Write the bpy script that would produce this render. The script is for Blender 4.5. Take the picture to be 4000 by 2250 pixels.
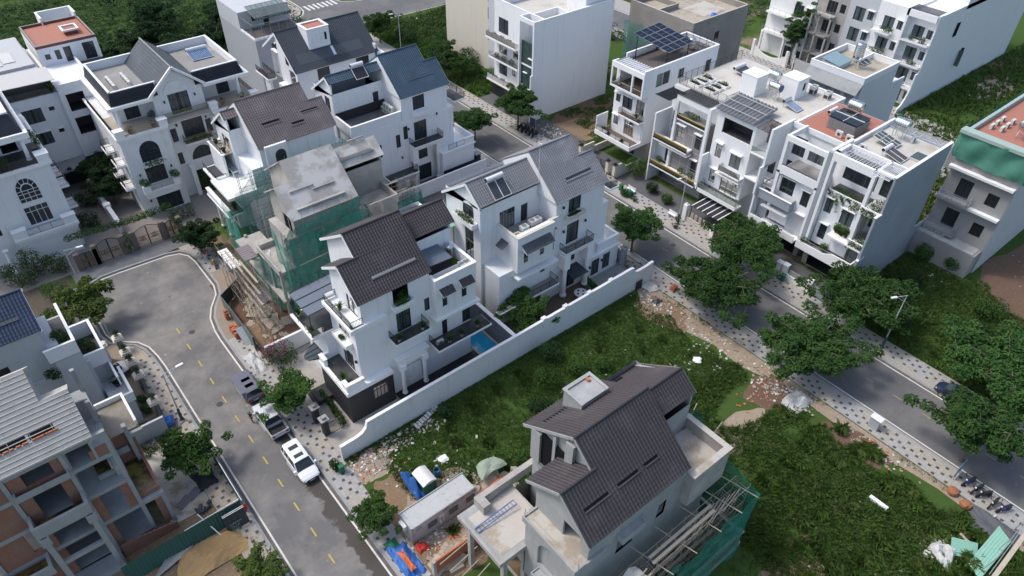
import bpy, bmesh, math, random
import numpy as np
from mathutils import Vector, Matrix
R=math.radians; pi=math.pi
random.seed(7); rng=np.random.default_rng(11)
for o in list(bpy.data.objects): bpy.data.objects.remove(o)
S=bpy.context.scene; COL=S.collection
cam=bpy.data.objects.new('camera',bpy.data.cameras.new('camera')); COL.objects.link(cam)
cam.data.sensor_width=36; cam.data.lens=25.65; cam.data.clip_end=3000; cam.data.clip_start=.5
_r=Vector((0.77378141,-0.63326118,0.01557581)); _u=Vector((0.403571,0.51177758,0.75842874)); _f=Vector((0.48825483,0.58057212,-0.65156982))
cam.matrix_world=Matrix(((_r.x,_u.x,-_f.x,0),(_r.y,_u.y,-_f.y,0),(_r.z,_u.z,-_f.z,60),(0,0,0,1)))
S.camera=cam
SUN_DIR=Vector((-.42,.50,1.0)).normalized()
el=math.asin(SUN_DIR.z)
W=bpy.data.worlds.new("World"); S.world=W; W.use_nodes=True
nt=W.node_tree; bg=nt.nodes['Background']
sky=nt.nodes.new('ShaderNodeTexSky'); sky.sky_type='NISHITA'; sky.sun_disc=False
sky.sun_elevation=el; sky.sun_rotation=math.atan2(SUN_DIR.x,SUN_DIR.y); sky.air_density=1.1; sky.dust_density=3.2; sky.ozone_density=1.0
nt.links.new(sky.outputs[0],bg.inputs[0]); bg.inputs[1].default_value=.15
sun=bpy.data.objects.new('sun',bpy.data.lights.new('sun','SUN')); COL.objects.link(sun)
sun.data.energy=1.25; sun.data.angle=R(10); sun.data.color=(1,.965,.92)
sun.rotation_euler=SUN_DIR.to_track_quat('Z','Y').to_euler(); sun.location=(0,0,90)
S.view_settings.view_transform='Standard'; S.view_settings.look='None'; S.view_settings.gamma=1
S.view_settings.use_curve_mapping=False; S.view_settings.exposure=.55
S.render.engine='CYCLES'
S.cycles.max_bounces=6; S.cycles.transparent_max_bounces=12; S.cycles.diffuse_bounces=3; S.cycles.glossy_bounces=3
def _mix(nt,fac,a,b,mode='MIX'):
 m=nt.nodes.new('ShaderNodeMix'); m.data_type='RGBA'; m.blend_type=mode
 if isinstance(fac,(int,float)): m.inputs[0].default_value=fac
 else: nt.links.new(fac,m.inputs[0])
 for v,i in ((a,6),(b,7)):
  if isinstance(v,tuple): m.inputs[i].default_value=v+((1,) if len(v)==3 else ())
  else: nt.links.new(v,m.inputs[i])
 return m.outputs[2]
def _noise(nt,vec,scale,detail=4,rough=.6):
 n=nt.nodes.new('ShaderNodeTexNoise'); n.inputs['Scale'].default_value=scale; n.inputs['Detail'].default_value=detail; n.inputs['Roughness'].default_value=rough
 nt.links.new(vec,n.inputs['Vector']); return n.outputs[0]
def _ramp(nt,f,a,b):
 r=nt.nodes.new('ShaderNodeMapRange'); r.inputs[1].default_value=a; r.inputs[2].default_value=b; nt.links.new(f,r.inputs[0]); return r.outputs[0]
def _scale(nt,vec,s):
 m=nt.nodes.new('ShaderNodeVectorMath'); m.operation='MULTIPLY'; m.inputs[1].default_value=s; nt.links.new(vec,m.inputs[0]); return m.outputs[0]
MATS={}
def mat(name,col,rough=.7,metal=0.,var=.12,vs=1.5,dirt=None,ds=.25,d0=.5,d1=.75,bump=0.,bs=20.,streak=None,obj=False,spec=.5,alpha=1,rnd=0,fine=0.):
 """general procedural surface: base colour varied by noise, optional dirt patches, vertical streaks, fine relief"""
 if name in MATS: return MATS[name]
 m=bpy.data.materials.new(name); m.use_nodes=True; nt=m.node_tree; b=nt.nodes['Principled BSDF']
 if obj: vec=nt.nodes.new('ShaderNodeTexCoord').outputs['Object']
 else: vec=nt.nodes.new('ShaderNodeNewGeometry').outputs['Position']
 c=_mix(nt,_noise(nt,vec,vs,5),tuple(x*(1-var) for x in col),tuple(min(1,x*(1+var)) for x in col))
 if fine: c=_mix(nt,_ramp(nt,_noise(nt,vec,vs*22,3,.7),.35,.65),_mix(nt,1.,c,(1-fine,)*3,'MULTIPLY'),c)
 if dirt: c=_mix(nt,_ramp(nt,_noise(nt,vec,ds,7,.65),d0,d1),c,tuple(dirt))
 if streak:
  sv=_scale(nt,vec,(2.2,2.2,.12)); c=_mix(nt,_ramp(nt,_noise(nt,sv,1.,6,.7),.55,.82),c,tuple(streak))
 if rnd:
  oi=nt.nodes.new('ShaderNodeObjectInfo'); hs=nt.nodes.new('ShaderNodeHueSaturation'); nt.links.new(c,hs.inputs['Color'])
  mr=nt.nodes.new('ShaderNodeMapRange'); mr.inputs[3].default_value=1-rnd; mr.inputs[4].default_value=1+rnd; nt.links.new(oi.outputs['Random'],mr.inputs[0]); nt.links.new(mr.outputs[0],hs.inputs['Value']); c=hs.outputs[0]
 nt.links.new(c,b.inputs['Base Color']); b.inputs['Roughness'].default_value=rough; b.inputs['Metallic'].default_value=metal
 b.inputs['Specular IOR Level'].default_value=spec
 if alpha<1: b.inputs['Alpha'].default_value=alpha
 if bump:
  bp=nt.nodes.new('ShaderNodeBump'); bp.inputs['Strength'].default_value=bump; bp.inputs['Distance'].default_value=.05
  nt.links.new(_noise(nt,vec,bs,4),bp.inputs['Height']); nt.links.new(bp.outputs[0],b.inputs['Normal'])
 MATS[name]=m; return m
WHITE=mat('white render',(.78,.79,.80),.75,var=.025,vs=.6,streak=(.60,.61,.61),bump=.05)
WHITE2=mat('white trim',(.82,.82,.81),.7,var=.03,dirt=(.62,.61,.58),ds=.9,d0=.62,d1=.85)
OLDWHITE=mat('weathered white render',(.74,.75,.75),.8,var=.06,vs=.5,streak=(.50,.51,.50),dirt=(.60,.60,.58),ds=.5,d0=.55,d1=.8,bump=.08)
CREAM=mat('cream render',(.62,.58,.49),.8,var=.04,streak=(.5,.46,.39))
PALEG=mat('pale grey render',(.50,.52,.54),.8,var=.05,streak=(.40,.42,.44),dirt=(.43,.45,.47),ds=.3,d0=.5,d1=.8)
MIDG=mat('mid grey render',(.30,.335,.37),.8,var=.05,vs=.4,streak=(.235,.26,.29),dirt=(.26,.29,.32),ds=.22,d0=.45,d1=.75)
TAUPE=mat('taupe wall panel',(.235,.225,.23),.7,var=.05)
WARMG=mat('warm grey render',(.33,.325,.315),.8,var=.06,streak=(.27,.265,.26))
CHAR=mat('charcoal stone',(.028,.03,.036),.6,var=.4,vs=3,fine=.3)
DARKF=mat('dark tile floor',(.05,.05,.055),.5,var=.25,vs=.9,dirt=(.085,.085,.09),ds=.8)
GREYF=mat('grey tile floor',(.25,.245,.23),.7,var=.1,dirt=(.33,.31,.28),ds=.5)
BEIGEF=mat('beige tile floor',(.42,.37,.31),.7,var=.08,dirt=(.33,.29,.25),ds=.4)
WOODF=mat('brown wood deck',(.13,.09,.065),.7,var=.3,vs=2)
ROOFCEM=mat('pale cement roof deck',(.56,.54,.49),.85,var=.08,vs=.7,dirt=(.40,.36,.30),ds=.35,d0=.5,d1=.72,fine=.1)
STAINED=mat('stained cement roof deck',(.44,.39,.31),.9,var=.12,vs=1,dirt=(.20,.18,.15),ds=.6,d0=.5,d1=.7,fine=.2)
REDT=mat('red clay floor tile',(.40,.165,.115),.75,var=.14,vs=2.2,dirt=(.34,.17,.13),ds=.5,fine=.08)
CONC=mat('raw concrete',(.36,.345,.32),.9,var=.12,vs=.8,dirt=(.46,.44,.40),ds=.45,d0=.45,d1=.65,streak=(.24,.23,.21),bump=.15,fine=.12)
CONCG=mat('grey cement render',(.33,.34,.335),.9,var=.1,vs=.9,dirt=(.42,.42,.41),ds=.5,streak=(.25,.25,.24),bump=.1,fine=.08)
CONCROOF=mat('cast concrete roof slab',(.40,.375,.34),.9,var=.13,vs=.7,dirt=(.54,.52,.49),ds=.33,d0=.47,d1=.56,bump=.2,fine=.14)
SCREED=mat('pale screed',(.50,.47,.42),.9,var=.12,vs=.8,dirt=(.34,.29,.23),ds=.4,d0=.5,d1=.6,fine=.12)
BLACKM=mat('black painted steel',(.02,.021,.024),.45)
GREYM=mat('grey painted steel',(.25,.26,.27),.5)
WHITEM=mat('white painted steel',(.72,.73,.74),.4)
STEEL=mat('stainless steel',(.62,.63,.64),.22,metal=1.,var=.06)
GALV=mat('galvanised tube',(.45,.46,.46),.45,metal=.7,var=.15)
RUST=mat('rusty scaffold tube',(.30,.24,.19),.8,var=.35,vs=2,dirt=(.42,.40,.37),ds=.8)
TIMBER=mat('weathered timber',(.38,.33,.26),.85,var=.3,vs=2.5)
FRAME=mat('dark window frame',(.035,.038,.042),.4)
FRAMEG=mat('grey window frame',(.10,.11,.12),.4)
CURT=mat('grey curtain cloth',(.34,.36,.38),.9,var=.15,vs=2)
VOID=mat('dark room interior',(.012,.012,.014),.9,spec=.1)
BRICK=None
ORANGEB=mat('hollow clay brick',(.48,.155,.075),.85,var=.25,vs=3,fine=.2,rnd=.15)
SOLARP=mat('solar cell',(.018,.024,.045),.12,var=.2)
SOLARB=mat('blue vacuum tubes',(.03,.10,.22),.2,var=.2)
PANELG=mat('grey collector glass',(.055,.058,.065),.2,var=.15)
PLAST=mat('pale plastic casing',(.58,.58,.55),.5,var=.05)
TERRA=mat('terracotta pot',(.25,.11,.07),.8)
POTW=mat('white pot',(.68,.68,.66),.5)
POTD=mat('dark pot',(.03,.03,.033),.5)
SOILP=mat('potting soil',(.05,.038,.028),.95)
BARK=mat('tree bark',(.13,.11,.09),.9,var=.35,vs=5)
GOLD=mat('gilded iron',(.28,.2,.08),.45,metal=.6)
def glass_mat(name,tint,tr=.6,rough=.05):
 m=bpy.data.materials.new(name); m.use_nodes=True; nt=m.node_tree
 for n in list(nt.nodes): nt.nodes.remove(n)
 out=nt.nodes.new('ShaderNodeOutputMaterial'); t=nt.nodes.new('ShaderNodeBsdfTransparent'); g=nt.nodes.new('ShaderNodeBsdfGlossy'); d=nt.nodes.new('ShaderNodeBsdfDiffuse')
 t.inputs[0].default_value=tuple(tint)+(1,); g.inputs['Roughness'].default_value=rough; d.inputs[0].default_value=tuple(x*.25 for x in tint)+(1,)
 a=nt.nodes.new('ShaderNodeMixShader'); a.inputs[0].default_value=tr; nt.links.new(d.outputs[0],a.inputs[1]); nt.links.new(t.outputs[0],a.inputs[2])
 fr=nt.nodes.new('ShaderNodeFresnel'); fr.inputs[0].default_value=1.5
 b=nt.nodes.new('ShaderNodeMixShader'); nt.links.new(fr.outputs[0],b.inputs[0]); nt.links.new(a.outputs[0],b.inputs[1]); nt.links.new(g.outputs[0],b.inputs[2]); nt.links.new(b.outputs[0],out.inputs[0])
 return m
GLASS=glass_mat('window glass',(.62,.70,.72),.85)
GLASSR=glass_mat('clear balustrade glass',(.80,.88,.86),.88)
GLASSC=glass_mat('pale canopy glass',(.55,.68,.66),.45)
def darkglass():
 m=bpy.data.materials.new('dark window pane'); m.use_nodes=True; nt=m.node_tree; b=nt.nodes['Principled BSDF']
 vec=nt.nodes.new('ShaderNodeNewGeometry').outputs['Position']
 c=_mix(nt,_noise(nt,_scale(nt,vec,(5,5,.3)),1,3),(.012,.016,.02),(.05,.062,.07)); nt.links.new(c,b.inputs['Base Color'])
 b.inputs['Roughness'].default_value=.06; return m
PANE=darkglass()
def netmat(name,col,a):
 m=bpy.data.materials.new(name); m.use_nodes=True; nt=m.node_tree; b=nt.nodes['Principled BSDF']
 vec=nt.nodes.new('ShaderNodeNewGeometry').outputs['Position']
 c=_mix(nt,_ramp(nt,_noise(nt,vec,.55,6,.7),.35,.7),tuple(x*.62 for x in col),tuple(min(1,x*1.3) for x in col)); nt.links.new(c,b.inputs['Base Color'])
 b.inputs['Roughness'].default_value=.8
 mr=nt.nodes.new('ShaderNodeMapRange'); mr.inputs[1].default_value=.3; mr.inputs[2].default_value=.7; mr.inputs[3].default_value=a-.16; mr.inputs[4].default_value=min(1,a+.14)
 nt.links.new(_noise(nt,vec,.9,4),mr.inputs[0]); nt.links.new(mr.outputs[0],b.inputs['Alpha'])
 return m
NET=netmat('green debris netting',(.02,.24,.18),.64)
NETL=netmat('thin green debris netting',(.05,.33,.26),.42)
def leafmat(name,c0,c1,c2=None):
 m=bpy.data.materials.new(name); m.use_nodes=True; nt=m.node_tree; b=nt.nodes['Principled BSDF']
 g=nt.nodes.new('ShaderNodeNewGeometry'); oi=nt.nodes.new('ShaderNodeObjectInfo')
 c=_mix(nt,g.outputs['Random Per Island'],c0,c1)
 tc=nt.nodes.new('ShaderNodeTexCoord').outputs['Object']
 c=_mix(nt,_ramp(nt,_noise(nt,tc,.9,3),.42,.66),c,c2 or tuple(x*1.5 for x in c1))
 hs=nt.nodes.new('ShaderNodeHueSaturation'); nt.links.new(c,hs.inputs['Color'])
 mr=nt.nodes.new('ShaderNodeMapRange'); mr.inputs[3].default_value=.8; mr.inputs[4].default_value=1.25; nt.links.new(oi.outputs['Random'],mr.inputs[0]); nt.links.new(mr.outputs[0],hs.inputs['Value'])
 nt.links.new(hs.outputs[0],b.inputs['Base Color']); b.inputs['Roughness'].default_value=.65; b.inputs['Specular IOR Level'].default_value=.15
 tr=nt.nodes.new('ShaderNodeBsdfTranslucent'); nt.links.new(hs.outputs[0],tr.inputs[0])
 mx=nt.nodes.new('ShaderNodeMixShader'); mx.inputs[0].default_value=.22; nt.links.new(b.outputs[0],mx.inputs[1]); nt.links.new(tr.outputs[0],mx.inputs[2])
 nt.links.new(mx.outputs[0],nt.nodes['Material Output'].inputs[0]); return m
LEAF=leafmat('street tree leaves',(.022,.058,.016),(.045,.105,.025),(.06,.125,.03))
LEAFD=leafmat('dark leaves',(.015,.04,.016),(.03,.068,.022),(.04,.085,.028))
LEAFY=leafmat('yellow green leaves',(.05,.085,.02),(.085,.13,.03),(.11,.15,.035))
LEAFB=leafmat('bushy leaves',(.025,.065,.016),(.05,.11,.024),(.075,.14,.03))
GRASSM=leafmat('grass blades',(.055,.115,.024),(.085,.15,.034),(.115,.165,.05))
SCRUB=leafmat('scrub leaves',(.028,.062,.022),(.05,.095,.032),(.07,.125,.04))
PINK=mat('magenta bracts',(.42,.05,.2),.7,var=.3,vs=9)
REDF=mat('red flowers',(.35,.02,.02),.7,var=.2)
def rootloc(o):
 v=Vector((0,0,0))
 while o is not None: v+=o.location; o=o.parent
 return v
def link(o,parent=None):
 COL.objects.link(o)
 if parent is not None: o.parent=parent
 return o
class MB:
 def __init__(s): s.v=[]; s.f=[]
 def poly(s,*pts):
  n=len(s.v); s.v.extend(tuple(p) for p in pts); s.f.append(tuple(range(n,n+len(pts)))); return s
 def box(s,x0,x1,y0,y1,z0,z1):
  if x0>x1:x0,x1=x1,x0
  if y0>y1:y0,y1=y1,y0
  if z0>z1:z0,z1=z1,z0
  n=len(s.v)
  s.v+=[(x0,y0,z0),(x1,y0,z0),(x1,y1,z0),(x0,y1,z0),(x0,y0,z1),(x1,y0,z1),(x1,y1,z1),(x0,y1,z1)]
  for f in ((0,3,2,1),(4,5,6,7),(0,1,5,4),(1,2,6,5),(2,3,7,6),(3,0,4,7)): s.f.append(tuple(n+i for i in f))
  return s
 def bar(s,p,q,w=.05,h=None):
  p=Vector(p);q=Vector(q);d=q-p
  if d.length<1e-6: return s
  h=h or w; d.normalize(); a=d.cross(Vector((0,0,1)))
  if a.length<1e-3: a=Vector((1,0,0))
  a.normalize(); b=a.cross(d); n=len(s.v)
  for c in (p,q):
   for i,j in ((-1,-1),(1,-1),(1,1),(-1,1)): s.v.append(tuple(c+a*(i*w/2)+b*(j*h/2)))
  for f in ((0,1,2,3),(7,6,5,4),(0,4,5,1),(1,5,6,2),(2,6,7,3),(3,7,4,0)): s.f.append(tuple(n+i for i in f))
  return s
 def tube(s,p,q,r=.03,r2=None,k=6,cap=True):
  p=Vector(p);q=Vector(q);d=(q-p)
  if d.length<1e-6: return s
  d.normalize(); r2=r if r2 is None else r2
  a=d.cross(Vector((0,0,1)))
  if a.length<1e-3: a=Vector((1,0,0))
  a.normalize(); b=a.cross(d); n=len(s.v)
  for c,rr in ((p,r),(q,r2)):
   for i in range(k):
    t=2*pi*i/k; s.v.append(tuple(c+a*(rr*math.cos(t))+b*(rr*math.sin(t))))
  for i in range(k): s.f.append((n+i,n+(i+1)%k,n+k+(i+1)%k,n+k+i))
  if cap: s.f.append(tuple(n+i for i in range(k-1,-1,-1))); s.f.append(tuple(n+k+i for i in range(k)))
  return s
 def prism(s,pts,dv):
  """polygon (list of 3-D points) extruded along dv"""
  n=len(s.v);k=len(pts); dv=Vector(dv)
  s.v+=[tuple(p) for p in pts]+[tuple(Vector(p)+dv) for p in pts]
  s.f.append(tuple(range(n,n+k))); s.f.append(tuple(n+k+i for i in range(k-1,-1,-1)))
  for i in range(k): j=(i+1)%k; s.f.append((n+j,n+i,n+k+i,n+k+j))
  return s
 def lathe(s,c,prof,k=12,ax=None):
  """profile [(r,z)] about a vertical axis at c (or axis Vector ax)"""
  c=Vector(c); n=len(s.v); ax=Vector(ax or (0,0,1)).normalized()
  a=ax.cross(Vector((0,0,1)))
  if a.length<1e-3:a=Vector((1,0,0))
  a.normalize(); b=ax.cross(a)
  for r,z in prof:
   for i in range(k):
    t=2*pi*i/k; s.v.append(tuple(c+ax*z+a*(r*math.cos(t))+b*(r*math.sin(t))))
  for j in range(len(prof)-1):
   for i in range(k): s.f.append((n+j*k+i,n+j*k+(i+1)%k,n+(j+1)*k+(i+1)%k,n+(j+1)*k+i))
  s.f.append(tuple(n+i for i in range(k-1,-1,-1))); m=n+(len(prof)-1)*k; s.f.append(tuple(m+i for i in range(k)))
  return s
 def blob(s,c,r,k=10,j=.25,sz=1.):
  bm=bmesh.new(); bmesh.ops.create_icosphere(bm,subdivisions=1 if k<12 else 2,radius=1); n=len(s.v)
  for v in bm.verts:
   q=1+random.uniform(-j,j); s.v.append((c[0]+v.co.x*r*q,c[1]+v.co.y*r*q,c[2]+v.co.z*r*q*sz))
  for f in bm.faces: s.f.append(tuple(n+v.index for v in f.verts))
  bm.free(); return s
 def mesh(s,name,m,org=(0,0,0),smooth=False):
  me=bpy.data.meshes.new(name); o=Vector(org)
  me.from_pydata([(x-o.x,y-o.y,z-o.z) for x,y,z in s.v],[],s.f)
  if m: me.materials.append(m)
  me.update()
  bm=bmesh.new(); bm.from_mesh(me); bmesh.ops.recalc_face_normals(bm,faces=bm.faces); bm.to_mesh(me); bm.free()
  if smooth: me.shade_smooth()
  return me
 def build(s,name,m,parent=None,smooth=False,recalc=True):
  if not s.f: return None
  org=rootloc(parent) if parent is not None else Vector((0,0,0))
  return link(bpy.data.objects.new(name,s.mesh(name,m,org,smooth)),parent)
def tag(o,label,cat,group=None,kind=None):
 if o is None: return o
 o['label']=label; o['category']=cat
 if group: o['group']=group
 if kind: o['kind']=kind
 return o
def thing(name,label,cat,loc=(0,0,0),group=None):
 o=bpy.data.objects.new(name,None); o.empty_display_size=.3; COL.objects.link(o); o.location=loc
 return tag(o,label,cat,group)
def struct(o): o['kind']='structure'; return o
def stuff(o): o['kind']='stuff'; return o
def setorigin(o):
 """move a stand-alone mesh's origin to its own base centre"""
 me=o.data; n=len(me.vertices); a=np.empty(n*3); me.vertices.foreach_get('co',a); a=a.reshape(-1,3)
 c=np.array([(a[:,0].min()+a[:,0].max())/2,(a[:,1].min()+a[:,1].max())/2,a[:,2].min()]); a-=c
 me.vertices.foreach_set('co',a.ravel()); me.update(); o.location=Vector(c)+o.location; return o
def solo(mb,name,m,label,cat,group=None,smooth=False):
 o=mb.build(name,m,None,smooth); setorigin(o); return tag(o,label,cat,group)
def dup(root,loc,rz=0.,label=None,group=None,sc=None):
 r=root.copy(); COL.objects.link(r); r.location=loc; r.rotation_euler=(0,0,rz)
 if sc: r.scale=(sc,sc,sc) if not isinstance(sc,tuple) else sc
 if label: r['label']=label
 if group: r['group']=group
 for ch in list(root.children):
  c=ch.copy(); COL.objects.link(c); c.parent=r
  for g in ch.children:
   d=g.copy(); COL.objects.link(d); d.parent=c
 return r
def rawmesh(name,V,F,m,parent=None,smooth=False):
 """fast mesh from numpy arrays, all faces with the same corner count"""
 V=np.asarray(V,dtype=np.float32).reshape(-1,3); F=np.asarray(F,dtype=np.int32); k=F.shape[1]
 me=bpy.data.meshes.new(name); me.vertices.add(len(V)); me.vertices.foreach_set('co',V.ravel())
 me.loops.add(F.size); me.loops.foreach_set('vertex_index',F.ravel())
 me.polygons.add(len(F)); me.polygons.foreach_set('loop_start',np.arange(0,F.size,k,dtype=np.int32)); me.polygons.foreach_set('loop_total',np.full(len(F),k,dtype=np.int32))
 me.materials.append(m); me.update(calc_edges=True); me.validate(); me.shade_flat()
 return link(bpy.data.objects.new(name,me),parent)
def fp(face,pos,a,z,d=0.):
 """point on a face: pos plane coordinate, a along it, d metres inward"""
 if face=='-x': return (pos+d,a,z)
 if face=='+x': return (pos-d,a,z)
 if face=='-y': return (a,pos+d,z)
 return (a,pos-d,z)
def arc(a0,a1,zs,zt,n=10):
 c=(a0+a1)/2; r=(a1-a0)/2; return [(c-r*math.cos(pi*i/n), zs+(zt-zs)*math.sin(pi*i/n)) for i in range(n+1)]
def panel(mb,face,pos,a0,a1,z0,z1,holes=(),depth=.18):
 """flat wall face with holes (a0,a1,z0,z1[,'arch',spring z]) cut in and reveals of the given depth"""
 if a0>a1:a0,a1=a1,a0
 xs=sorted({a0,a1,*[min(max(h[i],a0),a1) for h in holes for i in (0,1)]}); zs=sorted({z0,z1,*[min(max(h[i],z0),z1) for h in holes for i in (2,3)]})
 for i in range(len(xs)-1):
  for j in range(len(zs)-1):
   ca=(xs[i]+xs[i+1])/2; cz=(zs[j]+zs[j+1])/2
   if any(h[0]<ca<h[1] and h[2]<cz<h[3] for h in holes): continue
   mb.poly(fp(face,pos,xs[i],zs[j]),fp(face,pos,xs[i+1],zs[j]),fp(face,pos,xs[i+1],zs[j+1]),fp(face,pos,xs[i],zs[j+1]))
 for h in holes:
  b0,b1,c0,c1=h[:4]; dp=depth
  if len(h)>4 and h[4]=='arch':
   sp=h[5]; A=arc(b0,b1,sp,c1)
   for (p,q) in zip(A,A[1:]):
    mb.poly(fp(face,pos,p[0],p[1]),fp(face,pos,q[0],q[1]),fp(face,pos,q[0],c1),fp(face,pos,p[0],c1))
   ring=[(b0,c0)]+A+[(b1,c0)]
  else: ring=[(b0,c0),(b0,c1),(b1,c1),(b1,c0)]
  for p,q in zip(ring,ring[1:]+ring[:1]):
   mb.poly(fp(face,pos,*p),fp(face,pos,*q),fp(face,pos,*q,dp),fp(face,pos,*p,dp))
def block(mb,x0,x1,y0,y1,z0,z1,holes=None,depth=.18,top=True,bottom=False):
 """closed box whose faces can carry holes: holes={'-y':[...],...}"""
 H=holes or {}
 if x0>x1:x0,x1=x1,x0
 panel(mb,'-x',x0,y0,y1,z0,z1,H.get('-x',()),depth); panel(mb,'+x',x1,y0,y1,z0,z1,H.get('+x',()),depth)
 panel(mb,'-y',y0,x0,x1,z0,z1,H.get('-y',()),depth); panel(mb,'+y',y1,x0,x1,z0,z1,H.get('+y',()),depth)
 if top: mb.poly((x0,y0,z1),(x1,y0,z1),(x1,y1,z1),(x0,y1,z1))
 if bottom: mb.poly((x0,y0,z0),(x0,y1,z0),(x1,y1,z0),(x1,y0,z0))
def fbox(mb,face,pos,a0,a1,z0,z1,d0,d1):
 """box on a face between depths d0..d1 (negative = proud of the wall)"""
 p=fp(face,pos,a0,z0,d0); q=fp(face,pos,a1,z1,d1); mb.box(p[0],q[0],p[1],q[1],p[2],q[2])
def window(parent,face,pos,a0,a1,z0,z1,nx=2,nz=0,kind='d',name='window',fm=None,arch=None,depth=.16,t=.055,label=None):
 """framed window or glazed door set in its reveal: frame (this part) > pane, curtain"""
 fm=fm or FRAME; f=MB(); d0=depth-.10; d1=depth-.03
 if a0>a1:a0,a1=a1,a0
 zt=z1 if arch is None else arch
 fbox(f,face,pos,a0,a0+t,z0,zt,d0,d1); fbox(f,face,pos,a1-t,a1,z0,zt,d0,d1); fbox(f,face,pos,a0+t,a1-t,z0,z0+t,d0,d1)
 if arch is None: fbox(f,face,pos,a0+t,a1-t,z1-t,z1,d0,d1)
 else:
  A=arc(a0,a1,arch,z1); B=arc(a0+t*1.3,a1-t*1.3,arch,z1-t*1.3)
  for i in range(len(A)-1): f.prism([fp(face,pos,*A[i],d0),fp(face,pos,*A[i+1],d0),fp(face,pos,*B[i+1],d0),fp(face,pos,*B[i],d0)],Vector(fp(face,0,0,0,d1-d0)))
  fbox(f,face,pos,a0+t,a1-t,arch-t/2,arch+t/2,d0+.005,d1)
  c=(a0+a1)/2; r=(a1-a0)/2
  if nz>=2:
   C=arc(a0+r*.42,a1-r*.42,arch,arch+(z1-arch)*.58); D=arc(a0+r*.5,a1-r*.5,arch,arch+(z1-arch)*.5)
   for i in range(len(C)-1): f.prism([fp(face,pos,*C[i],d0),fp(face,pos,*C[i+1],d0),fp(face,pos,*D[i+1],d0),fp(face,pos,*D[i],d0)],Vector(fp(face,0,0,0,d1-d0)))
   for k in range(1,6):
    u=pi*k/6; f.bar(fp(face,pos,c-r*.58*math.cos(u),arch+(z1-arch)*.58*math.sin(u),d0+.02),fp(face,pos,c-r*.97*math.cos(u),arch+(z1-arch)*.97*math.sin(u),d0+.02),.05)
 for i in range(1,nx):
  x=a0+(a1-a0)*i/nx; fbox(f,face,pos,x-t/2,x+t/2,z0+t,zt-t,d0+.01,d1)
 zz=[z0+(zt-z0)*k for k in ((.72,) if nz==1 else (.36,.74) if nz==2 else [])]
 for z in zz: fbox(f,face,pos,a0+t,a1-t,z-t/2,z+t/2,d0+.014,d1)
 w=f.build(name,fm,parent)
 if label: w['label']=label
 p=MB(); dd=depth-.05
 if arch is None: p.poly(fp(face,pos,a0,z0,dd),fp(face,pos,a1,z0,dd),fp(face,pos,a1,z1,dd),fp(face,pos,a0,z1,dd))
 else: p.poly(*[fp(face,pos,*q,dd) for q in [(a0,z0)]+arc(a0,a1,arch,z1)+[(a1,z0)]])
 p.build('pane',PANE if kind=='d' else GLASS,w)
 if kind=='c':
  c=MB(); n=max(6,int((a1-a0)/.09)); gap=(a0+a1)/2; A=[]
  for i in range(n+1):
   a=a0+(a1-a0)*i/n; A.append((a,depth+.03+.05*(i%2)))
  for (p0,e0),(p1,e1) in zip(A,A[1:]):
   if abs((p0+p1)/2-gap)<(a1-a0)*.07: continue
   c.poly(fp(face,pos,p0,z0+.02,e0),fp(face,pos,p1,z0+.02,e1),fp(face,pos,p1,zt-.02,e1),fp(face,pos,p0,zt-.02,e0))
  c.build('curtain',CURT,w)
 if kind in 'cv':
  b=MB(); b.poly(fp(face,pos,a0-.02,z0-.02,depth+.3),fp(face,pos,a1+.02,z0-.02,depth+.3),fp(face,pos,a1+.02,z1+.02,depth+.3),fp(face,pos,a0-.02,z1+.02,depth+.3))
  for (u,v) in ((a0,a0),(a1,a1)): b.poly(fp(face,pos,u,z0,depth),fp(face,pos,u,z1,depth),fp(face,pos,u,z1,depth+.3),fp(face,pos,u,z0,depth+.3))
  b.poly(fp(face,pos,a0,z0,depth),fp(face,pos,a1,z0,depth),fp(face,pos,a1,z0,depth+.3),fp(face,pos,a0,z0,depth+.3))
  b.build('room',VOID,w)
 return w
def opening(parent,face,pos,a0,a1,z0,z1,dep=3.,floor=None,wall=None,name='room'):
 """deep unglazed opening: inner side walls, floor, ceiling and back wall"""
 m=MB(); P=lambda a,z,d: fp(face,pos,a,z,d)
 e=.18
 m.poly(P(a0,z0,dep),P(a1,z0,dep),P(a1,z1,dep),P(a0,z1,dep))
 m.poly(P(a0,z0,e),P(a0,z0,dep),P(a0,z1,dep),P(a0,z1,e)); m.poly(P(a1,z0,e),P(a1,z0,dep),P(a1,z1,dep),P(a1,z1,e))
 m.poly(P(a0,z1,e),P(a1,z1,e),P(a1,z1,dep),P(a0,z1,dep))
 w=m.build(name,wall or CONCG,parent)
 g=MB(); g.poly(P(a0,z0,e),P(a1,z0,e),P(a1,z0,dep),P(a0,z0,dep)); g.build('floor',floor or CONCG,w)
 return w
def railing(parent,pts,h=.95,m=None,sp=.14,name='railing',r=.016,glass=False,rails=0):
 m=m or BLACKM; b=MB(); g=MB()
 for p,q in zip(pts,pts[1:]):
  p=Vector(p);q=Vector(q);L=(q-p).length; up=Vector((0,0,h)); b.bar(p+up,q+up,.05,.04)
  n=max(1,int(L/1.3))
  for i in range(n+1): c=p.lerp(q,i/n); b.bar(c,c+up,.04)
  if glass:
   g.poly(p+Vector((0,0,.06)),q+Vector((0,0,.06)),q+up*.97,p+up*.97); continue
  b.bar(p+Vector((0,0,.1)),q+Vector((0,0,.1)),.03)
  if rails:
   for k in range(1,rails): b.bar(p+up*k/rails,q+up*k/rails,.025)
  else:
   k=max(1,int(L/sp))
   for i in range(1,k): c=p.lerp(q,i/k); b.bar(c+Vector((0,0,.1)),c+up,r*1.4)
 o=b.build(name,m,parent)
 if glass: g.build('glass_panel',GLASSR,o)
 return o
TW,TL=.30,.34
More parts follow.
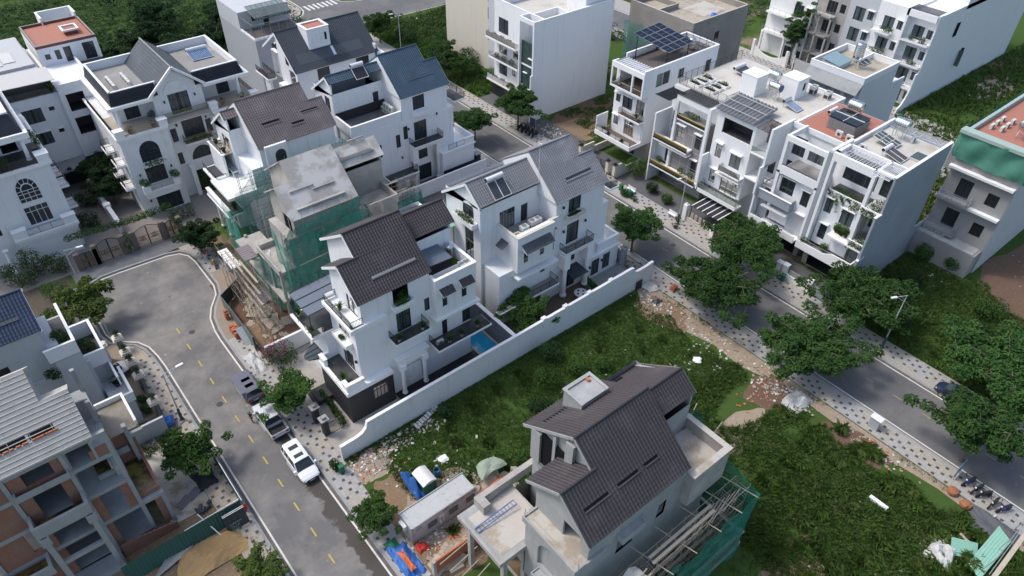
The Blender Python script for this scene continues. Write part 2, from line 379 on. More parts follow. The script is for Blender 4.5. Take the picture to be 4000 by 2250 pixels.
def tile_mesh():
 v=[];f=[]; n=6
 for j,(s,dz) in enumerate(((0,.045),(TL*1.12,.012))):
  for i in range(n+1):
   u=i/n; v.append((u*TW,s,dz+.035*math.sin(u*2*pi)+.012*(1-abs(2*u-1))))
 for i in range(n+1):
  u=i/n; v.append((u*TW,0.,.0+.03*math.sin(u*2*pi)))
 for i in range(n): f.append((i,i+1,n+2+i,n+1+i)); f.append((2*n+2+i,2*n+3+i,i+1,i))
 return np.array(v),np.array(f)
TV,TF=tile_mesh()
def slope_frame(x0,y0,z0,y1,z1,sx=1):
 """frame of a roof slope: u along +x, s up the slope"""
 s=Vector((0,y1-y0,z1-z0)); L=s.length; s.normalize(); u=Vector((1,0,0)); n=u.cross(s)
 if n.z<0: n=-n
 return s,n,L
def tiled(parent,rects,m,singles=0,name='roof',fascia=None,holes=(),thick=.14):
 """rects: (x0,x1,y0,z0,y1,z1) slopes from eave (y0,z0) up to (y1,z1); tiles laid in courses on a deck"""
 deck=MB(); tl=[]
 for (x0,x1,y0,z0,y1,z1) in rects:
  s,n,L=slope_frame(x0,y0,z0,y1,z1); o=Vector((x0,y0,z0)); w=x1-x0
  a=[o,o+Vector((w,0,0)),o+Vector((w,0,0))+s*L,o+s*L]
  deck.prism(a,-n*thick)
  ny=max(1,round(L/TL)); nx=max(1,round(w/TW)); fl=1
  for j in range(ny):
   for i in range(nx):
    cx=x0+(i+.5)*w/nx; cs=(j+.5)/ny
    yy=y0+(y1-y0)*cs
    if any(h[0]<cx<h[1] and min(h[2],h[3])<yy<max(h[2],h[3]) for h in holes): continue
    tl.append((o+Vector((i*w/nx,0,0))+s*(j*L/ny)+n*.012,Vector((w/nx/TW,0,0)),s*(L/ny/TL),n))
 r=deck.build(name,fascia or m,parent)
 org=rootloc(r)
 camp=Vector((0,0,60)); tl.sort(key=lambda t:(t[0]-camp).length)
 sg,rest=tl[:singles],tl[singles:]
 meshes={}
 for (o,u,s,n) in sg:
  key=(round(u.x,2),round(s.y,2),round(s.z,2))
  if key not in meshes:
   me=bpy.data.meshes.new('roof_tile'); V=[tuple(u*p[0]+s*p[1]+n*p[2]) for p in TV]
   me.from_pydata(V,[],[tuple(q) for q in TF]); me.materials.append(m); me.update(); meshes[key]=me
  c=bpy.data.objects.new('roof_tile',meshes[key]); link(c,r); c.location=o-org
 if rest:
  A=np.array([[*t[0]] for t in rest]); U=np.array([[*t[1]] for t in rest]); Sx=np.array([[*t[2]] for t in rest]); N=np.array([[*t[3]] for t in rest])
  V=A[:,None,:]+U[:,None,:]*TV[None,:,0:1]+Sx[:,None,:]*TV[None,:,1:2]+N[:,None,:]*TV[None,:,2:3]-np.array([*org])
  F=(TF[None]+(np.arange(len(rest))*len(TV))[:,None,None]).reshape(-1,4)
  stuff(rawmesh('roof_tiles',V.reshape(-1,3),F,m,r))
 return r
def ridge_caps(parent,pts,m,name='ridge_cap'):
 b=MB()
 for p,q in zip(pts,pts[1:]):
  p=Vector(p);q=Vector(q);L=(q-p).length;k=max(1,int(L/.33))
  for i in range(k): b.tube(p.lerp(q,i/k),p.lerp(q,(i+1.08)/k),.12,.10,k=8)
 return b.build(name,m,parent)
def ground_mat(a=.40):
 m=bpy.data.materials.new('soil and weeds'); m.use_nodes=True; nt=m.node_tree; b=nt.nodes['Principled BSDF']
 v=nt.nodes.new('ShaderNodeNewGeometry').outputs['Position']
 soil=_mix(nt,_noise(nt,v,.8,6,.7),(.15,.105,.065),(.26,.21,.155)); gr=_mix(nt,_noise(nt,v,1.6,6,.7),(.036,.075,.017),(.07,.115,.03))
 c=_mix(nt,_ramp(nt,_noise(nt,v,.09,6,.65),a,a+.07),soil,gr); nt.links.new(c,b.inputs['Base Color']); b.inputs['Roughness'].default_value=.95; b.inputs['Specular IOR Level'].default_value=.1
 return m
def dirt_mat(name,a,c2,c3):
 m=bpy.data.materials.new(name); m.use_nodes=True; nt=m.node_tree; b=nt.nodes['Principled BSDF']
 v=nt.nodes.new('ShaderNodeNewGeometry').outputs['Position']
 c=_mix(nt,_noise(nt,v,.55,7,.7),a,c2); c=_mix(nt,_ramp(nt,_noise(nt,v,3.5,5,.75),.56,.68),c,c3); nt.links.new(c,b.inputs['Base Color']); b.inputs['Roughness'].default_value=.95
 bp=nt.nodes.new('ShaderNodeBump'); bp.inputs['Strength'].default_value=.5; bp.inputs['Distance'].default_value=.15; nt.links.new(_noise(nt,v,3,6,.7),bp.inputs['Height']); nt.links.new(bp.outputs[0],b.inputs['Normal'])
 return m
def road_mat(name,base,dust,wet=None):
 m=bpy.data.materials.new(name); m.use_nodes=True; nt=m.node_tree; b=nt.nodes['Principled BSDF']
 v=nt.nodes.new('ShaderNodeNewGeometry').outputs['Position']
 c=_mix(nt,_noise(nt,v,.25,6,.6),tuple(x*.88 for x in base),tuple(x*1.14 for x in base))
 c=_mix(nt,_ramp(nt,_noise(nt,v,9,3,.8),.3,.7),_mix(nt,1.,c,(.9,.9,.9),'MULTIPLY'),c)
 c=_mix(nt,_ramp(nt,_noise(nt,v,.16,7,.7),.42,.72),c,dust)
 c=_mix(nt,_ramp(nt,_noise(nt,v,.95,7,.72),.63,.70),c,tuple(x*1.28 for x in dust))
 c=_mix(nt,_ramp(nt,_noise(nt,_scale(nt,v,(1,1,1)),.62,4,.5),.70,.78),c,tuple(x*.45 for x in base))
 rough=.85
 if wet:
  sx=nt.nodes.new('ShaderNodeSeparateXYZ'); nt.links.new(v,sx.inputs[0])
  def tri(o,a,bb,cc,d):
   r1=_ramp(nt,o,a,bb); r2=_ramp(nt,o,d,cc); mm=nt.nodes.new('ShaderNodeMath'); mm.operation='MULTIPLY'; nt.links.new(r1,mm.inputs[0]); nt.links.new(r2,mm.inputs[1]); return mm.outputs[0]
  fx=tri(sx.outputs[0],9.6,12.6,12.9,13.3); fy=tri(sx.outputs[1],22,29,50,58)
  mm=nt.nodes.new('ShaderNodeMath'); mm.operation='MULTIPLY'; nt.links.new(fx,mm.inputs[0]); nt.links.new(fy,mm.inputs[1])
  ad=nt.nodes.new('ShaderNodeMath'); ad.operation='ADD'; nt.links.new(mm.outputs[0],ad.inputs[0]); nt.links.new(_noise(nt,v,.7,6,.65),ad.inputs[1])
  w=_ramp(nt,ad.outputs[0],1.02,1.10); c=_mix(nt,w,c,tuple(x*.42 for x in (.16,.14,.12)))
  rr=nt.nodes.new('ShaderNodeMapRange'); rr.inputs[3].default_value=.85; rr.inputs[4].default_value=.35; nt.links.new(w,rr.inputs[0]); nt.links.new(rr.outputs[0],b.inputs['Roughness'])
 else: b.inputs['Roughness'].default_value=rough
 nt.links.new(c,b.inputs['Base Color']); b.inputs['Specular IOR Level'].default_value=.3
 return m
def pave_mat(name,a,b2,grid=.333,org=(0,0)):
 m=bpy.data.materials.new(name); m.use_nodes=True; nt=m.node_tree; b=nt.nodes['Principled BSDF']
 v=nt.nodes.new('ShaderNodeNewGeometry').outputs['Position']
 br=nt.nodes.new('ShaderNodeTexBrick'); br.offset=0; br.inputs['Scale'].default_value=1; br.inputs['Brick Width'].default_value=grid; br.inputs['Row Height'].default_value=grid; br.inputs['Mortar Size'].default_value=.008
 br.inputs['Color1'].default_value=(1,1,1,1); br.inputs['Color2'].default_value=(.86,.86,.86,1); br.inputs['Mortar'].default_value=(.6,.6,.6,1); nt.links.new(v,br.inputs['Vector'])
 c=_mix(nt,_ramp(nt,_noise(nt,v,.35,6,.65),.38,.64),a,b2); c=_mix(nt,1.,c,br.outputs['Color'],'MULTIPLY'); nt.links.new(c,b.inputs['Base Color']); b.inputs['Roughness'].default_value=.85
 return m
GROUND=ground_mat()
ROADM=road_mat('asphalt',(.125,.126,.13),(.185,.18,.17))
ROADA=road_mat('dusty asphalt',(.15,.147,.143),(.30,.28,.255),wet=True)
PAVE=pave_mat('pale paving',(.40,.365,.31),(.36,.37,.375))
PAVEB=pave_mat('sandy paving',(.43,.36,.27),(.40,.385,.36))
PAVED=mat('dark grey paving',(.135,.14,.145),.85,var=.15,dirt=(.2,.2,.2),ds=.5)
KERB=mat('granite kerb',(.30,.31,.315),.8,var=.15,vs=2,dirt=(.2,.19,.17),ds=.6)
LINEW=mat('white road paint',(.62,.61,.57),.7,var=.1,dirt=(.40,.38,.34),ds=1.2,d0=.55,d1=.75)
LINEY=mat('yellow road paint',(.50,.36,.06),.7,var=.15,dirt=(.30,.26,.16),ds=2,d0=.5,d1=.8)
GUTTER=mat('stained gutter',(.115,.10,.085),.85,var=.3,vs=1.2,dirt=(.2,.18,.15),ds=.7)
DTILE=mat('dark paving tile',(.072,.068,.07),.8,var=.2,rnd=.25)
MUD=dirt_mat('brown bare earth',(.17,.105,.06),(.25,.18,.11),(.36,.31,.25))
REDEARTH=dirt_mat('red brown earth',(.105,.06,.038),(.17,.105,.07),(.22,.16,.12))
DRYEARTH=dirt_mat('sandy rubble ground',(.26,.19,.125),(.36,.30,.23),(.50,.47,.43))
SAND=mat('yellow building sand',(.42,.27,.12),.95,var=.15,vs=1.2,bump=.5,bs=6)
def sheet(name,pts,z,m):
 return MB().poly(*[(x,y,z) for x,y in pts]).build(name,m)
def rect(x0,x1,y0,y1): return [(x0,y0),(x1,y0),(x1,y1),(x0,y1)]
struct(sheet('ground',rect(-900,1300,-300,1700),-.02,GROUND))
struct(sheet('road',rect(62.2,69.9,-60,141),0,ROADM))
struct(sheet('road',[(62.2,141),(69.9,141),(72,140.8),(400,138.5),(400,151.5),(80,154),(78,156),(77.5,158),(77.5,300),(69,300),(69,157),(67,153.5),(62.2,152)],.0,ROADM))
struct(sheet('road',rect(117.5,125.5,-60,131),0,ROADM))
bulb=[(6.2,-60),(12.75,-60),(12.75,67.2),(12.85,69),(13.25,71.4),(14.1,73.2),(15.5,75.2),(15.95,77),(15.95,83.2),(15.7,84.9),(14.9,86.1),(13.4,86.6),(7.5,86.9),(5.4,86.9),(3.6,86.2),(2.7,84.8),(2.6,76.2),(3,74.6),(4.1,73.5),(5.1,72.6),(5.8,71.1),(6.1,69),(6.2,67)]
struct(sheet('road',bulb,.002,ROADA))
def strip(pts,w,z0,z1,name,m,side=1,parent=None):
 """band of width w to one side of a polyline"""
 b=MB(); n=len(pts); off=[]
 for i,p in enumerate(pts):
  a=Vector(pts[max(0,i-1)]);c=Vector(pts[min(n-1,i+1)]); d=(c-a).normalized(); off.append(Vector(p)+Vector((d.y,-d.x))*w*side)
 for i in range(n-1):
  q=[Vector(pts[i]),Vector(pts[i+1]),off[i+1],off[i]]
  if z1>z0+.001: b.prism([(p.x,p.y,z0) for p in q],(0,0,z1-z0))
  else: b.poly(*[(p.x,p.y,z0) for p in q])
 return b.build(name,m,parent)
edgeA_R=bulb[1:13]; edgeA_L=bulb[12:]+[bulb[0]]
edgeA=[(12.75,-60)]+bulb[2:]+[(6.2,-60)]
struct(strip(edgeA,.17,.009,.009,'edge_line',LINEW,-1))
struct(strip(edgeA,.30,.006,.006,'gutter',GUTTER,1))
def offs(pts,d):
 n=len(pts); o=[]
 for i,p in enumerate(pts):
  a=Vector(pts[max(0,i-1)]);c=Vector(pts[min(n-1,i+1)]); e=(c-a).normalized(); o.append(tuple(Vector(p)+Vector((e.y,-e.x))*d))
 return o
kA=offs(edgeA,.30); struct(strip(kA,.28,-.02,.13,'kerb',KERB,1))
for x,s in ((62.5,-1),(69.75,1)):
 line=[(x,-60),(x,140)]
 struct(strip(line,.17,.008,.008,'edge_line',LINEW,s)); struct(strip(line,.42,.004,.004,'gutter',GUTTER,s))
 k=[(x+s*.42,-60),(x+s*.42,138)]; struct(strip(k,.30,-.02,.13,'kerb',KERB,s))
for x,s in ((117.7,-1),(125.3,1)):
 struct(strip([(x,-60),(x,131)],.2,.008,.008,'edge_line',LINEW,s)); struct(strip([(x+s*.2,-60),(x+s*.2,131)],.3,-.02,.13,'kerb',KERB,s))
cv=[(69.75,138),(70.3,139.6),(71.6,140.6),(74,140.9),(120,139.9)]; struct(strip(cv,.2,.01,.01,'edge_line',LINEW,1))
cw=[(62.2,151.8),(65.5,152.3),(67.3,153.6),(68.6,155.6),(69,158),(69,200)]; struct(strip(cw,.25,.01,.01,'edge_line',LINEW,-1))
ce=[(77.5,200),(77.5,158),(78,156.2),(79.5,154.6),(83,153.9),(140,153)]; struct(strip(ce,.25,.01,.01,'edge_line',LINEW,-1))
b=MB()
for k in range(21): y=75-k*3.33; b.box(9.36,9.5,y-.55,y+.55,.0085,.0125) if y<72 else None
struct(b.build('centre_dashes',LINEY))
b=MB()
for k in range(40): y=110-k*3.33+.0; b.box(66.2,66.32,y-.5,y+.5,.007,.011)
struct(b.build('centre_dashes',mat('faded yellow paint',(.33,.27,.13),.8,dirt=(.16,.15,.13),ds=1.5)))
b=MB()
for k in range(7): b.box(69.6+k*1.12,70.15+k*1.12,155.2,158.4,.012,.016)
struct(b.build('zebra_crossing',LINEW))
def pavement(pts,m,z=.12):
 o=MB().prism([(x,y,-.02) for x,y in pts],(0,0,z+.02)).build('pavement',m); return struct(o)
PAV={}
PAV['AR']=pavement(rect(13.33,15.4,-40,66.5),PAVE)
pavement([(13.33,66.5),(13.4,69),(13.8,71.2),(14.6,72.9),(15.9,74.8),(16.52,77),(16.52,79.5),(18.5,79.5),(18.5,75.6),(16.6,73.5),(15.4,70.5),(15.4,66.5)],mat('building plot earth',(.27,.22,.17),.95,var=.2))
PAV['AN']=pavement([(16.53,79.5),(16.53,83.3),(16.25,85.2),(15.3,86.6),(15.2,87.2),(18.6,87.2),(18.6,79.5)],PAVE)
pavement([(2.6,87.49),(7.5,87.49),(13.5,87.19),(18.6,87.21),(18.6,90.1),(2.6,90.1)],PAVED)
PAV['AL']=pavement([(3.5,-40),(5.62,-40),(5.62,67),(5.5,69),(5.2,70.8),(4.7,72),(3.6,73.2),(3.5,73.3)],PAVEB)
pavement([(.5,73.4),(2.5,74.2),(2.02,76),(2.02,85),(2.6,86.9),(.5,87)],PAVED)
PAV['BN']=pavement(rect(59.4,61.78,-40,138),PAVE)
PAV['BF']=pavement(rect(70.47,73.5,-40,138),PAVE)
PAV['C']=pavement(rect(125.8,130.9,-40,131),PAVE)
pavement(rect(114,117.2,-40,131),PAVE)
PAV['T1']=pavement([(56,153),(62,152.4),(65.3,152.9),(66.9,154.1),(68,156),(68.4,158),(68.4,190),(56,190)],PAVEB)
PAV['T2']=pavement([(78,190),(78,158),(78.6,156.8),(80,155.3),(83,154.5),(130,153.7),(130,162),(90,162),(90,190)],PAVEB)
tme=MB().box(-.15,.15,-.15,.15,0,.012).mesh('paving_tile',DTILE)
def accent(key,x0,y0,y1,rows,pat,extra=()):
 P=PAV[key]; L=[]
 for k in range(int((y1-y0)/.333)):
  for r in range(rows):
   if pat(k,r): L.append((x0+.333*(r+.5),y0+.333*(k+.5)))
 L=[p for p in L if random.random()>.05]
 L.sort(key=lambda p:(p[0]**2+p[1]**2)); return P,L
sel=[]
pat=lambda k,r:(k%4==0 and r in (2,5)) or (k%4==2 and r in (0,3))
sel.append(accent('AR',13.40,20,66,6,pat)); sel.append(accent('AL',3.62,24,70,6,pat)); sel.append(accent('AN',16.6,79.6,86,6,pat))
sel.append(accent('BN',59.5,-8,110,6,pat)); sel.append(accent('BF',71.3,-8,110,6,pat))
sel.append(accent('C',127.5,30,110,6,pat)); sel.append(accent('T1',62,154,175,14,lambda k,r:(k%4==0 and r%4==0) or (k%4==2 and r%4==2))); sel.append(accent('T2',80,156.5,161,60,lambda k,r:(k%4==0 and r%4==0) or (k%4==2 and r%4==2)))
lim={0:110,1:80,2:40,3:150,4:130}
for i,(P,L) in enumerate(sel):
 n=lim.get(i,0); zz=.12
 for x,y in L[:n]:
  t=bpy.data.objects.new('paving_tile',tme); link(t,P); t.location=(x,y,zz); t.rotation_euler=(0,0,random.uniform(-.03,.03))
 if L[n:]:
  m=MB()
  for x,y in L[n:]: m.box(x-.15,x+.15,y-.15,y+.15,zz,zz+.012)
  stuff(m.build('paving_tiles',DTILE,P))
for x,y in ((66.0,29.5),(10.6,70.5),(67.9,46.8),(8.8,58)):
 solo(MB().lathe((x,y,.003),[(.36,0),(.36,.012)],k=16),'manhole_cover',mat('cast iron cover',(.05,.05,.05),.7),{66.0:'dark round iron manhole cover in the road below the tall street tree',10.6:'round iron manhole cover in the dusty turning circle',67.9:'round iron manhole cover near the bench side of the road',8.8:'round iron manhole cover beside the yellow dashes near the parked cars'}[x],'manhole cover')
def patch(name,c,rx,ry,z,m,n=28,j=.25,seed=0):
 rd=random.Random(seed); ph=[rd.uniform(0,6.28) for _ in range(4)]
 pts=[]
 for i in range(n):
  t=2*pi*i/n; r=1+j*(math.sin(2*t+ph[0])*.4+math.sin(3*t+ph[1])*.35+math.sin(5*t+ph[2])*.3+math.sin(8*t+ph[3])*.2); pts.append((c[0]+rx*r*math.cos(t),c[1]+ry*r*math.sin(t)))
 return struct(sheet(name,pts,z,m))
MEADOW=ground_mat(.24)
struct(sheet('lot_soil',rect(15.42,59.38,-40,43.6),-.006,MEADOW)); struct(sheet('lot_soil',rect(73.6,117,-40,26),-.006,MEADOW)); struct(sheet('lot_soil',rect(125.9,260,-40,48),-.008,MEADOW)); struct(sheet('lot_soil',rect(-200,66,125.2,400),-.008,MEADOW))
patch('bare_earth',(16.6,33.5),2.6,6.5,.004,MUD,seed=1); patch('bare_earth',(17.3,41.4),2.4,1.7,.006,DRYEARTH,seed=2)
patch('bare_earth',(18.5,29),3.2,3,.008,MUD,seed=3); patch('bare_earth',(20.5,32.5),5,4.2,.010,DRYEARTH,seed=5)
struct(sheet('bare_earth',[(57.2,43.4),(59.3,43.4),(59.3,-10),(57.6,-10),(58.4,5),(57.6,13),(58,22),(56.6,27),(57,31),(55.8,36),(54.8,40),(56,42)],.005,DRYEARTH))
patch('bare_earth',(56.4,38.5),2.2,3.8,.009,MUD,seed=7); patch('bare_earth',(55.8,22.6),2.4,2.6,.007,REDEARTH,seed=8); patch('bare_earth',(57.0,12.8),1.6,3.6,.009,REDEARTH,seed=9)
patch('bare_earth',(47.5,21.5),5,2.0,.006,DRYEARTH,seed=4); patch('bare_earth',(39,8.5),6,2.2,.006,MUD,seed=14)
patch('bare_earth',(75.6,81),2.6,4,.005,DRYEARTH,seed=10); patch('bare_earth',(80.5,78.5),6,4.5,.007,MUD,seed=11); patch('bare_earth',(86,83),8,2.2,.009,REDEARTH,seed=19)
patch('bare_earth',(100,11.5),11,6.5,.006,REDEARTH,seed=12); patch('bare_earth',(102,8),6,5,.009,DRYEARTH,seed=13)
patch('bare_earth',(154,42),7,3,.006,DRYEARTH,seed=15); patch('bare_earth',(166,45),9,2.4,.007,REDEARTH,seed=16)
struct(sheet('yard',rect(15.42,24,60.6,77.4),.004,REDEARTH))
struct(sheet('yard',[(-.2,46.9),(3.45,46.9),(3.45,57.8),(-.2,57.8)],.006,mat('poured concrete yard',(.50,.46,.40),.9,var=.12,dirt=(.33,.27,.19),ds=.5,d0=.5,d1=.58,fine=.15)))
struct(sheet('yard',rect(-12,3.45,25,46.9),.003,MUD))
struct(sheet('yard',rect(-12,3.4,60.6,76.5),.003,mat('brown garden paving',(.27,.22,.17),.85,var=.15,dirt=(.2,.16,.12),ds=.6)))
struct(sheet('yard',rect(-12,2,76.5,90),.004,mat('dark garden soil',(.09,.075,.055),.95,var=.3)))  # plain dark brown soil colour, tone varied by noise
struct(sheet('yard',rect(-25,58,90.2,125),.004,mat('grey court paving',(.27,.245,.22),.85,var=.12,dirt=(.2,.18,.16),ds=.4)))
struct(sheet('yard',rect(38.2,59.38,43.9,60.2),.012,WOODF))
struct(sheet('yard',rect(52.6,59.38,44,49.2),.02,mat('grey green yard slabs',(.24,.27,.26),.8,var=.1,dirt=(.17,.19,.19),ds=.6)))
struct(sheet('yard',rect(38.2,59.38,60.6,94),.006,mat('dark yard slabs',(.10,.10,.105),.8,var=.15)))
struct(sheet('yard',rect(15.42,38,43.9,60.4),.012,mat('pale entrance paving',(.36,.34,.31),.8,var=.1,dirt=(.28,.26,.24),ds=.6)))
struct(sheet('yard',rect(73.5,78,26,98),.012,mat('forecourt paving',(.10,.10,.105),.7,var=.3)))
def roofmat(name,c,dirt=None): return mat(name,c,.6,var=.12,vs=.8,dirt=dirt or tuple(min(1,x*1.5+.01) for x in c),ds=.35,d0=.5,d1=.85,fine=.15,spec=.35)
R_DARK=roofmat('dark umber roof tile',(.062,.054,.057)); R_BROWN=roofmat('greyish brown roof tile',(.15,.128,.13)); R_BLUE=roofmat('blue roof tile',(.042,.082,.125))
R_SLATE=roofmat('slate blue roof tile',(.05,.064,.082),(.075,.085,.095)); R_GREY=roofmat('silver grey roof tile',(.21,.215,.23)); R_NAVY=roofmat('navy roof tile',(.036,.056,.10))
R_NEW=roofmat('new charcoal brown roof tile',(.058,.050,.053)); R_MANS=roofmat('blue black roof tile',(.024,.028,.038))
def planter(parent,x0,x1,y0,y1,z0,z1,m=None,name='planter_box'):
 b=MB(); t=.09
 b.box(x0,x1,y0,y0+t,z0,z1); b.box(x0,x1,y1-t,y1,z0,z1); b.box(x0,x0+t,y0+t,y1-t,z0,z1); b.box(x1-t,x1,y0+t,y1-t,z0,z1); b.box(x0+t,x1-t,y0+t,y1-t,z0,z1-.12)
 return b.build(name,m or WHITE2,parent)
def leaves(c,r,n,size=.16,mode='bush',seed=0,flat=.8):
 """n leaf faces scattered through a volume -> (V,F) numpy"""
 g=np.random.default_rng(seed); d=g.normal(size=(n,3)); d/=np.linalg.norm(d,axis=1)[:,None]
 rad=g.uniform(.35,1,n)**.6; P=np.array(c)+d*rad[:,None]*np.array(r)
 nrm=d+g.normal(size=(n,3))*.6; nrm[:,2]+=.5; nrm/=np.linalg.norm(nrm,axis=1)[:,None]
 return leafquads(P,nrm,size,g,flat)
def leafquads(P,nrm,size,g,flat=.8):
 n=len(P); t=g.normal(size=(n,3)); u=np.cross(nrm,t); u/=np.linalg.norm(u,axis=1)[:,None]+1e-9; v=np.cross(nrm,u)
 s=(size*g.uniform(.6,1.35,n))[:,None]; bend=nrm*s*.18
 V=np.stack([P-u*s*.62,P-v*s*.36*flat+bend,P+u*s*.62,P+v*s*.36*flat+bend],1).reshape(-1,3)
 F=np.arange(n*4).reshape(-1,4); return V,F
def bush(name,parent,parts,m,size=.16,seed=0):
 """parts: list of (centre,radius xyz,n) -> one leaf mesh"""
 Vs=[];Fs=[];k=0; org=np.array([*rootloc(parent)]) if parent is not None else np.zeros(3)
 for i,(c,r,n) in enumerate(parts):
  V,F=leaves(c,r,n,size,seed=seed*31+i); Vs.append(V-org); Fs.append(F+k); k+=len(V)
 return rawmesh(name,np.concatenate(Vs),np.concatenate(Fs),m,parent)
PLANTN=[0]
def shrub(x,y,z,r,h,label,m=None,cat='shrub',n=260,size=.16,group=None,name='shrub',stem=True):
 PLANTN[0]+=1; t=thing(name,label,cat,(x,y,z),group)
 bush('foliage',t,[((x,y,z+h*.55),(r,r,h*.5),n),((x+r*.4,y-r*.3,z+h*.35),(r*.6,r*.6,h*.35),n//3),((x-r*.45,y+r*.25,z+h*.7),(r*.5,r*.5,h*.3),n//3)],m or LEAFB,size,seed=PLANTN[0])
 if stem:
  b=MB()
  for k in range(3): b.tube((x,y,z),(x+random.uniform(-.3,.3)*r,y+random.uniform(-.3,.3)*r,z+h*.7),.03,.012,k=5)
  b.build('stem',BARK,t)
 return t
def pot_mesh(b,x,y,z,r=.2,h=.36): b.lathe((x,y,z),[(r*.68,0),(r*.8,h*.35),(r,h*.92),(r*1.08,h*.94),(r*1.08,h),(r*.86,h),(r*.84,h*.88)],k=14)
def potted(x,y,z,label,kind='spiky',pm=None,r=.2,h=.36,ph=.75,group=None,lm=None):
 """potted plant: pot > soil; foliage"""
 PLANTN[0]+=1; t=thing('potted_plant',label,'potted plant',(x,y,z),group); b=MB(); pot_mesh(b,x,y,z,r,h); p=b.build('pot',pm or POTW,t)
 MB().lathe((x,y,z+h*.86),[(r*.85,0),(r*.85,.01)],k=12).build('soil',SOILP,p)
 if kind=='spiky':
  g=np.random.default_rng(PLANTN[0]); V=[];F=[]
  for i in range(70):
   a=g.uniform(0,6.28); e=g.uniform(.1,1.35); L=ph*g.uniform(.6,1.1); w=.025
   d=np.array([math.cos(a)*math.cos(e),math.sin(a)*math.cos(e),math.sin(e)]); sd=np.array([-math.sin(a),math.cos(a),0])*w
   c0=np.array([0,0,h+g.uniform(0,.15)]); m1=c0+d*L*.55+np.array([0,0,.03]); e1=c0+d*L+np.array([0,0,-.12*L*math.cos(e)]); k=len(V)
   V+=[c0-sd,c0+sd,m1+sd*1.3,m1-sd*1.3,e1]; F+=[(k,k+1,k+2,k+3),(k+3,k+2,k+4,k+4)]
  me=bpy.data.meshes.new('foliage'); me.from_pydata([tuple(v) for v in V],[],[tuple(dict.fromkeys(f)) for f in F]); me.materials.append(lm or LEAFB); link(bpy.data.objects.new('foliage',me),t)
 else: bush('foliage',t,[((x,y,z+h+ph*.4),(r*2,r*2,ph*.5),150)],lm or LEAFB,.12,seed=PLANTN[0])
 return t
def wall_lamp(parent,face,pos,a,z):
 b=MB(); fbox(b,face,pos,a-.05,a+.05,z-.12,z+.02,-.04,.0); fbox(b,face,pos,a-.09,a+.09,z-.06,z+.2,-.24,-.08)
 p=fp(face,pos,a,z+.2,-.16); b.lathe(p,[(.15,0),(.02,.11)],k=6); return b.build('wall_lantern',BLACKM,parent)
def ac_outdoor(x,y,z,face='-y',label='',group=None,w=.85,d=.32,h=.62,fans=1,cat='air conditioner'):
 """split air conditioner outdoor unit: casing > fan grille, fan"""
 t=thing('air_conditioner_unit',label,cat,(x,y,z),group); b=MB(); sw=face in('-y','+y')
 dx,dy=(w/2,d/2) if sw else (d/2,w/2); b.box(x-dx,x+dx,y-dy,y+dy,z+.06,z+h); b.box(x-dx+.05,x+dx-.05,y-dy+.02,y+dy-.02,z,z+.06); c=b.build('casing',PLAST,t)
 g=MB(); n=Vector({'-y':(0,-1,0),'+y':(0,1,0),'-x':(-1,0,0),'+x':(1,0,0)}[face]); 
 for k in range(fans):
  cc=Vector((x,y,z+h*.53))+n*((dy if sw else dx)+.005)
  if fans>1: cc.z=z+h*(.3+.42*k)
  g.lathe(cc,[(.22,0),(.22,.012)],k=16,ax=n); 
  for q in range(3): cc2=cc+n*.02; g.lathe(cc2,[(.07+.06*q,0),(.08+.06*q,.008)],k=14,ax=n)
 g.build('fan_grille',GREYM,c); return t
def vrf(x,y,z,w,label,group=None,fans=1,h=1.45,d=.75):
 """tall top-blowing condenser: casing > fan grilles, coil panels"""
 t=thing('air_conditioner_unit',label,'air conditioner',(x,y,z),group); c=MB()
 for sx in(-1,1):
  for sy in(-1,1): c.box(x+sx*(w/2-.03)-.03,x+sx*(w/2-.03)+.03,y+sy*(d/2-.03)-.03,y+sy*(d/2-.03)+.03,z,z+h)
 c.box(x-w/2+.002,x+w/2-.002,y-d/2+.002,y+d/2-.002,z+h*.62,z+h-.05); c.box(x-w/2+.003,x+w/2-.003,y-d/2+.003,y+d/2-.003,z+h-.05,z+h-.001); c.box(x-w/2+.01,x+w/2-.01,y-d/2+.01,y+d/2-.01,z+.02,z+.12); o=c.build('casing',PLAST,t)
 g=MB(); g.box(x-w/2+.06,x+w/2-.06,y-d/2+.02,y+d/2-.02,z+.12,z+h*.62)
 for k in range(7): zz=z+.16+k*(h*.5-.04)/7; g.box(x-w/2+.05,x+w/2-.05,y-d/2+.005,y+d/2-.005,zz,zz+.02)
 g.build('coil_panel',mat('dark condenser coil',(.05,.06,.075),.5),o)
 f=MB()
 for k in range(fans):
  cx=x+(k-(fans-1)/2)*w/fans; f.lathe((cx,y,z+h),[(.29,0),(.29,.03),(.26,.03)],k=18)
  for a in range(6): f.bar((cx,y,z+h+.045),(cx+.28*math.cos(a*pi/3),y+.28*math.sin(a*pi/3),z+h+.045),.015)
 f.build('fan_grille',GREYM,o); return t
